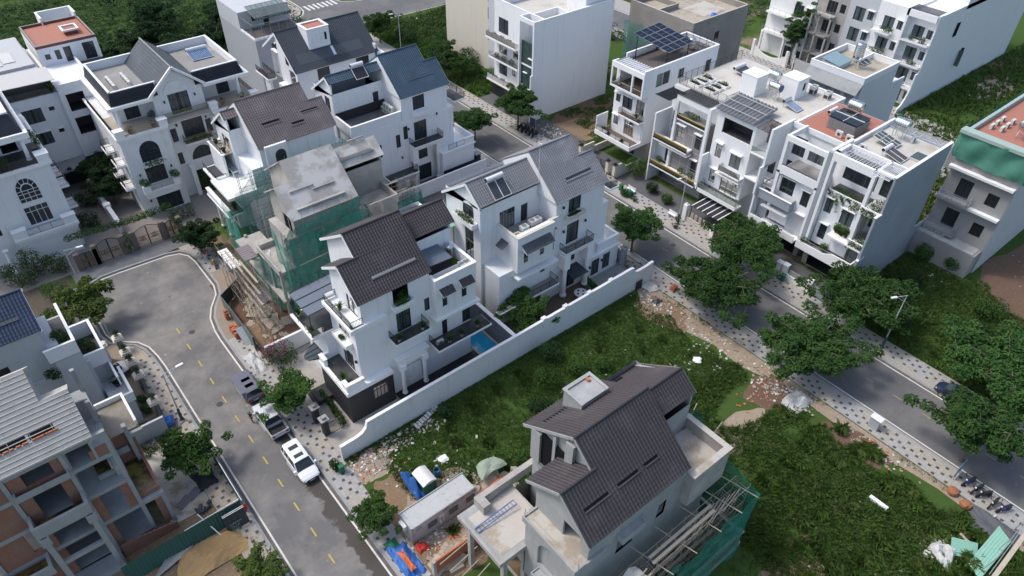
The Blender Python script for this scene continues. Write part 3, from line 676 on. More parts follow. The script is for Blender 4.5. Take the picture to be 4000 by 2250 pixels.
def water_heater(x,y,z,L,w,label,rise=.62,tank='x',group=None,pm=None,tm=None,flip=1,panels=2,sl=None):
 """roof solar water heater: drum along X on its cradle, collector sloping down towards -y (flip=1) or +y"""
 t=thing('solar_water_heater',label,'water heater',(x,y,z),group); r=.24
 c=MB(); c.lathe((x-L/2,y,z+rise+.25),[(r*.92,0),(r,.03),(r,L-.03),(r*.92,L)],k=16,ax=(1,0,0)); d=c.build('storage_drum',tm or WHITEM,t,smooth=False)
 e=MB(); e.lathe((x-L/2-.02,y,z+rise+.25),[(r*.86,0),(r*.86,.03)],k=16,ax=(1,0,0)); e.build('drum_end_cap',BLACKM,d)
 f=MB(); lo=z+.1; y1=y-flip*(sl or w)
 for s in(-1,1):
  f.bar((x+s*L*.42,y,z),(x+s*L*.42,y,z+rise+.1),.04); f.bar((x+s*L*.42,y1,z),(x+s*L*.42,y1,lo),.04); f.bar((x+s*L*.45,y-flip*.2,z+rise+.02),(x+s*L*.45,y1,lo-.04),.05)
 f.build('stand',GALV,t)
 for k in range(panels):
  x0=x-L/2+L*k/panels+.03; x1=x-L/2+L*(k+1)/panels-.03; p=MB()
  p.prism([(x0,y-flip*.22,z+rise+.06),(x1,y-flip*.22,z+rise+.06),(x1,y1,lo+.05),(x0,y1,lo+.05)],(0,0,-.07)); q=p.build('collector_panel',pm or PANELG,t)
  fr=MB(); a=[Vector((x0,y-flip*.22,z+rise+.065)),Vector((x1,y-flip*.22,z+rise+.065)),Vector((x1,y1,lo+.055)),Vector((x0,y1,lo+.055))]
  for i in range(4): fr.bar(a[i],a[(i+1)%4],.045)
  if (pm is SOLARB):
   for i in range(1,14): u=i/14; fr.bar(a[0].lerp(a[1],u),a[3].lerp(a[2],u),.018)
  fr.build('panel_frame',WHITEM,q)
 return t
def water_tank(x,y,z,label,r=.6,L=1.7,axis='y',stand=1.2,group=None,text=None):
 """stainless horizontal tank with ribs on a welded stand"""
 t=thing('water_tank',label,'water tank',(x,y,z),group); ax={'x':(1,0,0),'y':(0,1,0),'z':(0,0,1)}[axis]; A=Vector(ax); zc=z+stand+(r if axis!='z' else 0)
 prof=[(r*.3,-.12),(r*.75,-.06),(r*.97,.03)]; n=6
 for i in range(n):
  a=.06+(L-.12)*i/n; b=.06+(L-.12)*(i+1)/n; prof+=[(r,a),(r,b-.07),(r*.955,b-.035)]
 prof+=[(r*.97,L-.03),(r*.75,L+.06),(r*.3,L+.12)]
 c=Vector((x,y,zc))-(A*L/2 if axis!='z' else Vector((0,0,0))); MB().lathe(c,prof,k=22,ax=ax).build('tank_shell',STEEL,t,smooth=True)
 l=MB(); top=Vector((x,y,zc+(r if axis!='z' else L+.1))); l.lathe(top-Vector((0,0,.03)),[(.2,0),(.22,.06),(.1,.1)],k=12); l.build('lid',STEEL,t)
 f=MB(); hx,hy=(L*.36,r*.75) if axis=='x' else (r*.75,L*.36) if axis=='y' else (r*.7,r*.7)
 for sx in(-1,1):
  for sy in(-1,1): f.bar((x+sx*hx,y+sy*hy,z),(x+sx*hx,y+sy*hy,z+stand+(r*.35 if axis!='z' else 0)),.05)
  f.bar((x+sx*hx,y-hy,z+stand),(x+sx*hx,y+hy,z+stand),.05); f.bar((x+sx*hx,y-hy,z+.1),(x+sx*hx,y+hy,z+stand),.03)
 for sy in(-1,1): f.bar((x-hx,y+sy*hy,z+stand),(x+hx,y+sy*hy,z+stand),.05); f.bar((x-hx,y+sy*hy,z+.1),(x+hx,y+sy*hy,z+stand*.95),.03)
 f.build('stand',GALV,t); return t
def awning(parent,x0,x1,yw,z0,m,proj=.75,drop=.55):
 """little tiled pent roof over a window on a -y wall"""
 b=MB(); b.prism([(x0,yw,z0),(x1,yw,z0),(x1,yw-proj,z0-drop),(x0,yw-proj,z0-drop)],(0,0,-.08)); b.prism([(x0+.04,yw,z0-.09),(x0+.04,yw-proj+.1,z0-drop-.02),(x0+.04,yw,z0-drop)],(.05,0,0)); b.prism([(x1-.09,yw,z0-.09),(x1-.09,yw-proj+.1,z0-drop-.02),(x1-.09,yw,z0-drop)],(.05,0,0))
 o=b.build('window_awning',WHITE2,parent); org=rootloc(o)
 s,n,L=slope_frame(x0,yw-proj,z0-drop,yw,z0); nx=max(1,round((x1-x0)/.3)); ny=3; V=[];F=[]
 for i in range(nx):
  for j in range(ny):
   p=Vector((x0+i*(x1-x0)/nx,yw-proj,z0-drop))+s*(j*L/ny)+n*.01
   k=len(V); V+=[tuple(p+Vector(((x1-x0)/nx/TW*q[0],0,0))+s*(L/ny/TL*q[1])+n*float(q[2])-org) for q in TV]; F+=[tuple(k+np.array(f)) for f in TF]
 rawmesh('roof_tiles',V,F,m,o); return o
def slab_rail(parent,x0,x1,y0,y1,z,sides,m=None,floor=None,ov=.1,t=.16,h=.95,glass=False,name='balcony',rail=True):
 """projecting balcony: slab with moulded edge > floor, railing"""
 b=MB(); b.box(x0,x1,y0,y1,z-t,z); b.box(x0+ov,x1-ov,y0+ov,y1-.001,z-t-.14,z-t); o=b.build(name,WHITE2,parent)
 MB().box(x0+.12,x1-.12,y0+.12,y1-.01,z,z+.012).build('floor',floor or DARKF,o)
 e=.16; pts={'n':[(x0+e,y0+e,z)],}
 P=[]
 if 'l' in sides: P.append((x0+e,y1,z))
 P+= [(x0+e,y0+e,z),(x1-e,y0+e,z)]
 if 'r' in sides: P.append((x1-e,y1,z))
 if rail: railing(o,P,h,m,glass=glass)
 return o
def parapet(parent,pts,z0,z1,t=.2,cap=.06,m=None,capm=None,name='parapet',closed=False):
 """wall along a polyline with a slightly wider coping; pts (x,y), thickness to both sides"""
 t+=.004; b=MB();c=MB(); Q=pts+[pts[0]] if closed else pts
 for i,(p,q) in enumerate(zip(Q,Q[1:])):
  t+=.012; z0-=.004; z1+=.003; x0,x1=sorted((p[0],q[0]));y0,y1=sorted((p[1],q[1])); b.box(x0-t/2,x1+t/2,y0-t/2,y1+t/2,z0,z1); c.box(x0-t/2-cap,x1+t/2+cap,y0-t/2-cap,y1+t/2+cap,z1,z1+.07)
 o=b.build(name,m or WHITE,parent); c.build('coping',capm or WHITE2,o); return o
def villa(label,ox,oy,sx,st,cat='house'):
 """ox: base front plane, oy: side wall plane (-y face), sx: +1 front faces -x, -1 front faces +x.  st: measures and finishes"""
 g=lambda k,d=None: st.get(k,d)
 name=g('name','villa'); root=thing(name,label,cat,(ox,oy,0)); X=lambda a: ox+sx*a
 fr='-x' if sx>0 else '+x'; wm=g('wall',WHITE); tm=g('trim',WHITE2); rm=g('roof',R_DARK); f1,f2,f3=g('f',(4.5,8.4,12.0)); ze=g('ze',14.5); Lr=g('Lr',16.2); m=.85
 yr=4.9; zr=ze+m*(yr+.3); yl=2.9; zl=ze+m*(yl+.3); zrr=zr-.95
 W=9.4; fm=g('frame',FRAME); Lm=g('Lm',10.8)
 if g('single'): yl,zl=yr,zr
 b=MB(); side=g('side',[]); front=g('front',[])
 holes=lambda L: [h[:4]+((('arch',h[6]['arch']) if len(h)>6 and h[6].get('arch') else ())) for h in L]
 mirror=lambda L:[(min(X(h[0]),X(h[1])),max(X(h[0]),X(h[1])))+tuple(h[2:]) for h in L]
 side=mirror(side); sideh=holes(side); fronth=[(oy+h[0],oy+h[1])+tuple(h[2:4])+((('arch',h[6]['arch'])) if len(h)>6 and h[6].get('arch') else ()) for h in front]
 vx=g('vx',4.6); Ze=zr-3.65; Zl=zl-2.3; YW=10.3
 block(b,X(vx+.3),X(Lm),oy+5.101,oy+W,0,f3,{},top=True)
 block(b,X(2.05),X(Lm),oy,oy+5.1,g('z0',0),f3,{'-y':[h for h in sideh if h[2]<f3-.2 and h[3]<=f3+.2],fr:fronth},top=True)
 block(b,X(vx+.3),X(Lm),oy+5.601,oy+W,f3,ze,{},top=False)
 block(b,X(3.0),X(Lm),oy,oy+5.6,f3,ze,{'-y':[h for h in sideh if h[2]>=f3-.2 or h[3]>f3+.2],fr:[(oy+.7,oy+2.6,f3+.05,ze-.35)]},top=False)
 block(b,X(Lm),X(Lr-.3),oy+g('ry',3.4),oy+W,0,ze+1.1,{'-y':[(min(X(q[0]),X(q[1])),max(X(q[0]),X(q[1])),q[2],q[3]) for q in g('rear_doors',[])],('+x' if sx>0 else '-x'):[(oy+h[0],oy+h[1])+tuple(h[2:4])+((('arch',h[6]['arch'])) if len(h)>6 and h[6].get('arch') else ()) for h in g('back',[])]},top=False)
 rb=g('rear_flat',f3+.3)
 block(b,X(Lm),X(Lr-.6),oy,oy+g('ry',3.4)-.01,0,rb,{'-y':sideh},top=True)
 for lx,y0,y1,yt,zt,zb in ((3.0,.0,5.6,yl,zl,ze),(vx+.3,-.0,W,yr,zr,ze),(Lm-.02,0,W,yr,zr,ze)):
  zz=lambda y:ze+m*(.3+y) if y<=yt else zt-.68*(y-yt)
  b.prism([(X(lx),oy+y0,zb),(X(lx),oy+y0,zz(y0)-.16),(X(lx),oy+yt,zt-.16),(X(lx),oy+y1,zz(y1)-.16),(X(lx),oy+y1,zb)],(sx*.22,0,0))
 yb=g('ry',3.4); b.prism([(X(Lr-.3),oy+yb,ze+1.0),(X(Lr-.3),oy+yb,ze+m*(.3+yb)-1.1),(X(Lr-.3),oy+yr+.3,zrr-.16),(X(Lr-.3),oy+W,ze+.6),(X(Lr-.3),oy+W,ze)],(-sx*.2,0,0))
 wall=b.build('wall',wm,root)
 xs=lambda a,c: (min(X(a),X(c)),max(X(a),X(c)))
 rects=[xs(2.7,Lm+.15)+(oy-.3,ze,oy+yl,zl),xs(vx,Lm+.15)+(oy+yl,zl,oy+yr,zr),
           xs(Lm+.15,Lr)+(oy+g('re',3.05),ze+m*(.3+g('re',3.05))-1.0,oy+yr+.25,zrr),
           xs(2.7,vx+.3)+(oy+6.45,Zl,oy+yl,zl),xs(vx,Lm+.15)+(oy+YW,Ze,oy+yr,zr),xs(Lm+.15,Lr)+(oy+W+.4,zrr-.72*4.6,oy+yr+.25,zrr)]
 rects=[r for r in rects if abs(r[4]-r[2])>.05 and r[1]-r[0]>.05]
 if g('single'): rects=[r for r in rects if not(abs(r[4]-(oy+yl))<.01 and abs(r[2]-(oy+6.45))<.01)]
 slits=[xs(h[0],h[1])+(oy+h[2],oy+h[3]) for h in g('slits',[])]
 if g('tiles',True):
  roof=tiled(root,rects,rm,g('singles',0),holes=slits)
  ridge_caps(roof,[(X(vx-.05),oy+yr,zr+.06),(X(Lm+.15),oy+yr,zr+.06)],rm); ridge_caps(roof,[(X(2.65),oy+yl,zl+.06),(X(vx+.3),oy+yl,zl+.06)],rm); ridge_caps(roof,[(X(Lm+.15),oy+yr+.25,zrr+.06),(X(Lr),oy+yr+.25,zrr+.06)],rm)
  for p,q in (((2.66,-.3,ze),(2.66,yl,zl)),((2.66,yl,zl),(2.66,6.45 if not g('single') else YW,Zl if not g('single') else Ze)),((vx-.04,yl,zl),(vx-.04,yr,zr)),((vx-.04,yr,zr),(vx-.04,YW,Ze)),((Lr+.03,g('re',3.05),ze+m*(.3+g('re',3.05))-1.0),(Lr+.03,yr+.25,zrr)),((Lr+.03,yr+.25,zrr),(Lr+.03,W+.4,zrr-.72*4.6))):
   MB().bar((X(p[0]),oy+p[1],p[2]-.12),(X(q[0]),oy+q[1],q[2]-.12),.07,.26).build('verge_board',tm,roof)
  vt=MB()
  for p,q in (((2.72,-.3,ze),(2.72,yl,zl)),((vx+.02,yl,zl),(vx+.02,yr,zr)),((Lm+.1,-.3,ze),(Lm+.1,yr,zr)),((Lr-.05,g('re',3.05),ze+m*(.3+g('re',3.05))-1.0),(Lr-.05,yr+.25,zrr))):
   vt.tube((X(p[0]),oy+p[1],p[2]+.05),(X(q[0]),oy+q[1],q[2]+.05),.07,k=6)
  vt.build('verge_tiles',rm,roof)
 else:
  d=MB()
  for (x0,x1,y0,z0,y1,z1) in rects:
   s,n,L=slope_frame(x0,y0,z0,y1,z1); o=Vector((x0,y0,z0)); a=[o,o+Vector((x1-x0,0,0)),o+Vector((x1-x0,0,0))+s*L,o+s*L]; d.prism(a,-n*.14)
  roof=d.build('roof',rm,root)
 if slits:
  q=MB(); q2=MB()
  for (x0,x1,y0,y1) in slits:
   y0,y1=sorted((y0,y1)); z=lambda y: ze+m*(y-oy+.3)
   q.prism([(x0,y0,z(y0)+.02),(x1,y0,z(y0)+.02),(x1,y1,z(y1)+.02),(x0,y1,z(y1)+.02)],(0,0,-.05)); q2.bar((x0-.05,y0-.06,z(y0)+.03),(x1+.05,y0-.06,z(y0)+.03),.12,.1)
  qq=q.build('roof_vent',g('slitm',VOID),roof); q2.build('vent_lip',g('lip',rm),qq)
 for h in side: 
  if len(h)>4 and h[4]: window(wall,'-y',oy,h[0],h[1],h[2],h[3],nx=h[4],nz=h[5] if len(h)>5 else 0,fm=fm,**(h[6] if len(h)>6 else {}))
 for h in front: window(wall,fr,X(2.05),oy+h[0],oy+h[1],h[2],h[3],nx=h[4],nz=h[5] if len(h)>5 else 0,fm=fm,**(h[6] if len(h)>6 else {}))
 for h in g('back',[]): window(wall,'+x' if sx>0 else '-x',X(Lr-.3),oy+h[0],oy+h[1],h[2],h[3],nx=h[4],nz=h[5] if len(h)>5 else 0,fm=fm,**(h[6] if len(h)>6 else {}))
 for h in g('rear_doors',[]): window(wall,'-y',oy+g('ry',3.4),*xs(h[0],h[1]),h[2],h[3],nx=h[4],kind=h[5],fm=fm,name='door')
 if g('finish',True): window(wall,fr,X(3.0),oy+.7,oy+2.6,f3+.05,ze-.35,nx=2,kind='c',fm=fm,name='door')
 s=MB(); s.box(X(1.95),X(Lm+.1),oy-.09,oy-.001,f3-.28,f3-.1) if g('course',False) else None
 if s.f: s.build('string_course',tm,wall)
 return root,wall,X,fr
def base_block(root,X,fr,oy,f1,wm,tm,L=5.2,win=True,fm=None,holes=()):
 """projecting ground floor with a terrace on it"""
 b=MB(); block(b,X(0),X(L),oy-.6,oy+5.1,0,f1-.35,{'-y':list(holes)},top=True); o=b.build('ground_floor',wm,root)
 c=MB(); a0,a1=sorted((X(-.12),X(L))); c.box(a0,a1,oy-.72,oy+5.2,f1-.35,f1+.12); c.box(a0+.05,a1,oy-.66,oy+5.15,f1-.46,f1-.35); k=c.build('cornice',tm,o)
 MB().box(*sorted((X(.25),X(2.05))),oy-.3,oy+4.9,f1+.12,f1+.135).build('terrace_floor',DARKF,o)
 p=MB(); s=1 if X(1)>X(0) else -1
 def pb(x0,x1,y0,y1,z0,z1): p.box(*sorted((X(x0),X(x1))),oy+y0,oy+y1,z0,z1)
 pb(0,.35,-.6,.35,f1+.12,f1+1.0); pb(.35,2.0,-.6,-.32,f1+.12,f1+1.0); pb(0,.35,4.0,5.1,f1+.12,f1+1.0); pb(.35,1.2,4.8,5.1,f1+.12,f1+1.0); pp=p.build('parapet',tm,o)
 q=MB(); q.box(*sorted((X(-.06),X(.41))),oy-.66,oy+.41,f1+1.0,f1+1.08); q.box(*sorted((X(.41),X(2.03))),oy-.66,oy-.26,f1+1.0,f1+1.08); q.box(*sorted((X(-.06),X(.41))),oy+3.94,oy+5.16,f1+1.0,f1+1.08); q.build('coping',tm,pp)
 return o
def left_wing(root,X,fr,oy,z,wm,tm,shade=None,rail=True,doors=True):
 b=MB(); block(b,X(1.0),X(4.9),oy+4.82,oy+9.6,0,z,{fr:[(oy+5.6,oy+7.6,.3,3.0)] if doors else []},top=True); o=b.build('wing_wall',wm,root)
 c=MB(); c.box(*sorted((X(-.5),X(4.9))),oy+4.7,oy+9.5,z,z+.3); c.build('terrace_slab',tm,o); MB().box(*sorted((X(-.3),X(4.88))),oy+4.9,oy+9.3,z+.3,z+.312).build('terrace_floor',DARKF,o)
 if doors: window(o,fr,X(1.0),oy+5.6,oy+7.6,.3,3.0,nx=2,name='door')
 if rail: railing(o,[(X(1.0),oy+4.85,z+.31),(X(-.35),oy+4.85,z+.31),(X(-.35),oy+9.3,z+.31)],.9,glass=True)
 if shade:
  zs=shade; p=MB(); p.prism([(X(-.3),oy+4.7,zs-.05),(X(5.0),oy+4.7,zs+.25),(X(5.0),oy+9.0,zs+.25),(X(-.3),oy+9.0,zs-.05)],(0,0,.06)); s=p.build('terrace_canopy',mat('blue grey canopy sheet',(.115,.14,.18),.5,var=.06),root)
  q=MB()
  for y in (4.9,8.8): q.bar((X(-.2),oy+y,z+.3),(X(-.2),oy+y,zs-.05),.08)
  for k in range(4):
   y=oy+4.7+1.4*k; q.bar((X(-.3),y,zs+.06),(X(5),y,zs+.36),.05)
   if k<3: q.bar((X(1.2+k),oy+9.0,zs+.1),(X(1.2+k),oy+9.0,zs+1.3),.05); q.bar((X(1.2+k),oy+9.0,zs+1.25),(X(1.9+k),oy+8.4,zs+.25),.035)
  q.build('canopy_frame',BLACKM,s)
 return o
D,Dw,X,fr=villa('white villa with a dark umber roof, black stone ground floor and a small pool',18.5,47.6,1,dict(roof=R_DARK,singles=300,f=(4.5,8.4,12.0),
  side=[(6.55,8.3,12.05,14.25,0),(6.65,8.3,8.55,11.05,3,1,dict(kind='c',name='door')),(10.0,10.6,9.6,11.2,1),(11.95,12.6,5.0,7.1,1),(14.6,15.6,5.3,8.1,2)],
  front=[(1.3,3.4,9.4,11.5,2,2,dict(arch=10.5,kind='c')),(1.3,3.4,4.65,7.2,4,0,dict(kind='c',name='door'))],
  slits=[(5.2,10.2,1.0,1.25)],slitm=mat('pale vent glass',(.30,.29,.27),.4),lip=R_DARK))
base_block(D,X,fr,47.6,4.5,CHAR,WHITE2,holes=[(21.3,23.0,1.6,3.4)])
window(D,'-y',47.0,21.3,23.0,1.6,3.4,nx=4,nz=1,kind='c')
left_wing(D,X,fr,47.6,8.0,WHITE,WHITE2,shade=11.4)
o=MB(); o.box(20.0,24.0,47.2,52.9,11.5,11.98); o.box(20.12,24,47.3,52.8,11.34,11.5); o=o.build('balcony',WHITE2,D); MB().box(20.2,21.5,47.42,52.7,11.98,11.995).build('floor',DARKF,o)
railing(o,[(21.5,47.4,12),(20.25,47.4,12)],.9); railing(o,[(21.5,52.7,12),(20.25,52.7,12),(20.25,47.6,12)],.9,glass=True)
planter(D,19.75,20.5,48.4,51.2,8.75,9.25)
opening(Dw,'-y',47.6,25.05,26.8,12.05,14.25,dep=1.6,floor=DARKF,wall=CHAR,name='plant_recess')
planter(D,24.7,27.2,46.95,47.58,12.02,12.5)
slab_rail(D,24.0,28.2,46.1,47.58,8.5,'lr'); slab_rail(D,28.6,35.6,45.6,47.58,5.15,'lr')
b=MB(); block(b,29.3,34.3,46.6,47.58,8.75,13.75,{'-y':[(30.05,30.65,10.0,11.65),(32.45,33.1,10.0,11.65)]},top=False); bx=b.build('jutting_bay',WHITE,D)
b=MB(); b.box(29.05,34.6,46.35,47.57,8.45,8.75); b.build('ledge',WHITE2,bx)
for a in (30.05,32.45): window(bx,'-y',46.6,a,a+.62,10.0,11.65,nx=1); awning(bx,a-.35,a+1.25,46.6,12.5,R_DARK)
parapet(bx,[(29.3+.1,47.5),(29.4,46.7),(34.2,46.7),(34.2,51.0)],12.3,13.75,.2,.06)
MB().box(29.5,34.1,46.8,51.0,12.3,12.33).build('terrace_floor',DARKF,bx)
c=MB()
for x in (24.9,27.6):
 c.lathe((x,47.05,.25),[(.30,0),(.30,.12),(.24,.2),(.22,3.3),(.28,3.4),(.33,3.55)],k=14); c.box(x-.36,x+.36,46.75,47.58,3.8,4.5)
c.box(24.6,27.9,46.85,47.55,4.5,5.3); c.box(24.3,28.2,46.75,47.57,5.3,5.5); c.build('porch_columns',WHITE2,D)
b=MB(); b.box(25.2,27.4,47.42,47.59,1.0,3.4); b.build('niche_panel',OLDWHITE,D)
b=MB()
for k in range(20): b.box(24.0+.52*k,24.0+.52*k+.5,44.05,47.55,.18,.24)
deck=b.build('black_deck',mat('black timber deck',(.016,.016,.018),.6,var=.3),D)
f=MB(); f.bar((24,44.2,2.6),(34.2,44.2,2.6),.12,.16); f.bar((24,44.45,2.72),(34.2,44.45,2.72),.05)
for k in range(4): f.bar((24+3.4*k,44.2,.2),(24+3.4*k,44.2,2.6),.12)
f.build('deck_screen',BLACKM,D)
pm=bpy.data.materials.new('pool water'); pm.use_nodes=True; n=pm.node_tree; pb=n.nodes['Principled BSDF']; v=n.nodes.new('ShaderNodeNewGeometry').outputs['Position']
n.links.new(_mix(n,_noise(n,v,2.5,4),(.012,.22,.40),(.03,.36,.58)),pb.inputs['Base Color']); pb.inputs['Roughness'].default_value=.06
bp=n.nodes.new('ShaderNodeBump'); bp.inputs['Strength'].default_value=.25; n.links.new(_noise(n,v,5,3),bp.inputs['Height']); n.links.new(bp.outputs[0],pb.inputs['Normal'])
P=thing('swimming_pool','narrow bright blue swimming pool under the villa balcony','swimming pool',(36.2,48,0)); b=MB(); b.box(34.5,34.75,44.2,53,.0,.27); b.box(37.0,37.3,44.2,53,.0,.3); b.box(34.76,36.99,52.8,53,0,.27); b.box(34.76,36.99,44.2,44.4,0,.27); b.build('pool_edge',mat('grey pool coping',(.33,.34,.34),.8),P); MB().box(34.76,36.99,44.41,52.79,0,.16).build('water',pm,P)
t=thing('canopy','blue grey flat canopy on black posts over the rear roof terrace','canopy',(31.3,50.2,12.33)); b=MB(); b.prism([(30.0,48.4,14.15),(32.7,48.4,14.0),(32.7,52.2,14.2),(30.0,52.2,14.35)],(0,0,.07)); b.build('canopy_sheet',mat('blue grey canopy sheet',(.115,.14,.18),.5,var=.06),t)
b=MB(); [b.bar((x,48.5,12.33),(x,48.5,14.05),.07) for x in (30.1,32.6)]; b.build('post',BLACKM,t)
for k,(x,y) in enumerate(((29.9,47.2),(30.7,47.15),(31.5,47.2),(32.2,47.15))): shrub(x,y,12.33,.42,.8,['dense green shrub in the terrace corner by the roof verge','feathery green shrub second along the terrace parapet','green shrub third along the terrace parapet below the canopy','green shrub fourth along the terrace parapet near the yellow bamboo'][k],LEAFB,n=160,size=.14,group='shrubs along the terrace parapet')
shrub(32.9,48.4,12.33,.35,1.7,'yellowish bamboo clump between the canopy and the tall condenser',LEAFY,'bamboo',n=220,size=.14,name='bamboo')
vrf(33.5,47.6,12.33,1.0,'pale two-fan condenser at the corner of the villa roof terrace',fans=2,h=1.2)
water_tank(33.6,50.2,12.33,'upright ribbed steel water tank below the dark roof edge',r=.45,L=1.3,axis='z',stand=.4)
for k,(x,y,z,l) in enumerate(((24.6,46.5,8.52,'spiky plant in a white ribbed pot, left end of the middle balcony'),(27.4,46.5,8.52,'spiky plant in a white ribbed pot, right end of the middle balcony'),(30.3,46.1,5.17,'spiky plant in a white pot beside the pale casing on the long balcony'),(31.9,46.1,5.17,'spiky plant in a white pot, middle of the long balcony'),(34.1,46.2,5.17,'spiky plant in a white pot, right end of the long balcony'),(19.0,48.6,4.65,'wide spiky palm in a pot on the lower front terrace'),(20.8,50.6,12.0,'spiky plant in a dark pot on the top front balcony'),(18.5,52.9,8.32,'spiky plant in a white pot at the near corner of the canopied terrace'),(18.6,56.2,8.32,'bushy plant in a white pot at the far corner of the canopied terrace'))): potted(x,y,z,l,pm=POTD if k==6 else POTW,ph=1.0 if k==5 else .8,group='pots on the villa balconies',r=.24 if k==5 else .19)
ac_outdoor(29.4,46.6,5.17,'-y','pale outdoor unit lying at the left end of the long balcony',h=.5)
shrub(20.1,49.8,9.15,.3,.5,'green and orange plants filling the white window box under the arched window',LEAFB,'window box plants',n=200,size=.13,stem=False); bush('foliage',D,[((25.9,47.2,12.75),(1.0,.35,.45),420),((26.3,47.9,12.9),(.6,.4,.5),160)],LEAFB,.16,seed=77)
for a,z in ((22.9,0),): pass
wall_lamp(D,'-x',20.55,48.1,6.9)
cn=thing('canopy','curved dark glass canopy over the villa entrance','canopy',(18.4,54.4,4.2)); b=MB(); A=[(19.45-1.9*math.sin(pi*i/10),53.0+ (3.0)*i/10) for i in range(11)]; b.prism([(x,y,4.25-.25*(19.45-x)/1.9) for x,y in A]+[(19.45,56.0,4.27),(19.45,53.0,4.27)],(0,0,.05)); b.build('glass_sheet',mat('dark tinted canopy glass',(.03,.045,.055),.12),cn)
[MB().bar((19.45,53.3+.8*k,4.34),(17.75,53.9+.55*k,4.1),.05).build('canopy_rib',BLACKM,cn) for k in range(4)]
Sx,Sw,X,fr=villa('unfinished concrete villa with a cast roof slab behind green netting',20.2,64.7,1,dict(name='unfinished_villa',tiles=False,roof=CONCROOF,wall=CONC,trim=CONC,finish=False,ze=13.7,f=(4.2,7.8,11.4),Lr=16.6,rear_flat=10.9,side=[(5.2,6.6,8.3,10.6,0),(7.6,9.2,4.6,6.9,0)],front=[]))
for h in ((25.4,26.8,8.3,10.6),(27.8,29.4,4.6,6.9)): opening(Sw,'-y',64.7,*h,dep=2.5,wall=CONC,floor=CONC)
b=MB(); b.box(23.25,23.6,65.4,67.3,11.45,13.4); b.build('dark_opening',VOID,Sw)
b=MB(); b.box(20.2,22.3,64.2,70.2,7.5,7.9); b.box(19.2,22.3,70.2,74.2,6.9,7.2); b.box(20.2,20.4,64.2,70.2,7.9,8.3); b.box(20.5,22.2,69.6,70.2,7.9,8.6)
for y in (64.4,67.2,70,73.9): b.box(20.3,20.6,y,y+.3,0,7.5)
b.box(20.0,22.2,64.3,73.9,3.6,3.85); b.build('front_slab',CONC,Sx)
b=MB(); b.box(30.9,36.2,64.35,64.55,10.9,12.0); b.box(36.0,36.2,64.55,68.1,10.9,12.0); b.build('parapet',CONC,Sx); MB().box(30.9,36,64.55,68.1,10.9,10.93).build('terrace_floor',SCREED,Sx)
b=MB(); ze=13.7
def rz(y,e=.1): return ze+.85*(y-64.4)+e
for x0,x1,y in ((24.2,27.0,66.7),(26.7,29.4,66.3),(33.4,35.4,69.9)): b.bar((x0,y,rz(y,.12) if x0<31 else rz(y,.12)-1),(x1,y,rz(y,.12) if x0<31 else rz(y,.12)-1),.12,.16)
for x0,x1,y,h in ((24,29.9,65.1,1),(31.4,35.8,68.5,0)):
 zz=rz(y)-(0 if h else 1.0); b.box(x0,x1,y-.18,y+.18,zz-.1,zz+.14)
b.build('roof_upstand',CONC,Sx)
b=MB(); b.box(31.6,35.6,68.35,68.65,rz(68.5)-1.0+.05,rz(68.5)-1+.16); b.build('gutter_channel',mat('dark wet concrete',(.12,.115,.105),.8),Sx)
ph=thing('plank_heap','scattered weathered planks lying on the unfinished concrete roof terrace','planks',(33,66,10.93))
for k in range(9): MB().bar((31.6+.3*k,64.8+random.random()*2.4,11.0+.03*k),(33.4+.25*k,65.1+random.random()*2.3,11.0+.03*k),.1,.05).build('plank',TIMBER,ph)
T,Tw,X,fr=villa('white villa with a greyish brown tiled roof and a pleated glass pergola',40.2,81.3,-1,dict(roof=R_BROWN,f=(4.5,8.0,10.8),ze=13.6,Lm=13.3,Lr=15.4,ry=4.5,re=4.2,finish=False,side=[],back=[(5.2,7.6,11.0,13.2,2,0,dict(kind='c',name='door'))],slits=[(2.9+1.0,2.9+3.3,1.9,2.2),(6.4,8.2,.95,1.25),(9.2,11.6,1.75,2.05)]))
b=MB(); block(b,27.4,30.3,80.75,81.28,9.6,13.75,{'-y':[(28.55,30.0,10.6,13.0,'arch',12.25)]}); dw=b.build('dormer_wall',WHITE,T); window(dw,'-y',80.75,28.55,30.0,10.6,13.0,nx=1,arch=12.25,depth=.14)
ox_=22.6; X=lambda a: 22.6+a; fr='-x'
left_wing(T,X,fr,81.6,7.6,WHITE,WHITE2)
b=MB(); b.box(21.6,27.0,81.2,87.0,7.9,8.3); b.build('terrace_slab',WHITE2,T)
parapet(T,[(23.8,86.4),(23.8,90.6),(26.5,90.6)],7.8,11.5,.25,.15); MB().box(23.9,26.8,86.4,90.6,11.3,11.35).build('terrace_floor',BEIGEF,T)
railing(T,[(23.75,90.6,11.5),(23.75,86.6,11.5),(25.4,86.6,11.5)],.9)
PG=thing('pergola','white framed pergola with a pleated translucent sliding cover','pergola',(26.5,87.7,8.3)); b=MB()
fr4=[(24.3,85.7,9.0),(28.8,85.9,9.0),(28.8,89.7,9.0),(24.3,89.5,9.0)]
for i in range(4): b.bar(fr4[i],fr4[(i+1)%4],.14,.12); b.bar(fr4[i],fr4[i][:2]+(8.3,),.1)
b.build('pergola_frame',WHITEM,PG); v=[];F=[]
for k in range(8):
 x0=24.45+.54*k
 for j in range(6):
  a=x0+.54*j/6; 
  v+= [(a,85.85,9.0-.24*math.sin(pi*j/6)),(a,89.45,9.0-.24*math.sin(pi*j/6))]
n=len(v)//2; c=MB(); c.v=v; c.f=[(2*i,2*i+1,2*i+3,2*i+2) for i in range(n-1)]; c.build('sliding_cover',mat('translucent white canvas',(.62,.68,.68),.6,var=.05),PG)
b=MB(); parapet(T,[(21.7,83.2),(21.7,89.9)],4.6,5.5,.3,.1); slab_rail(T,21.4,23.8,82.8,90.0,4.7,'',rail=False)
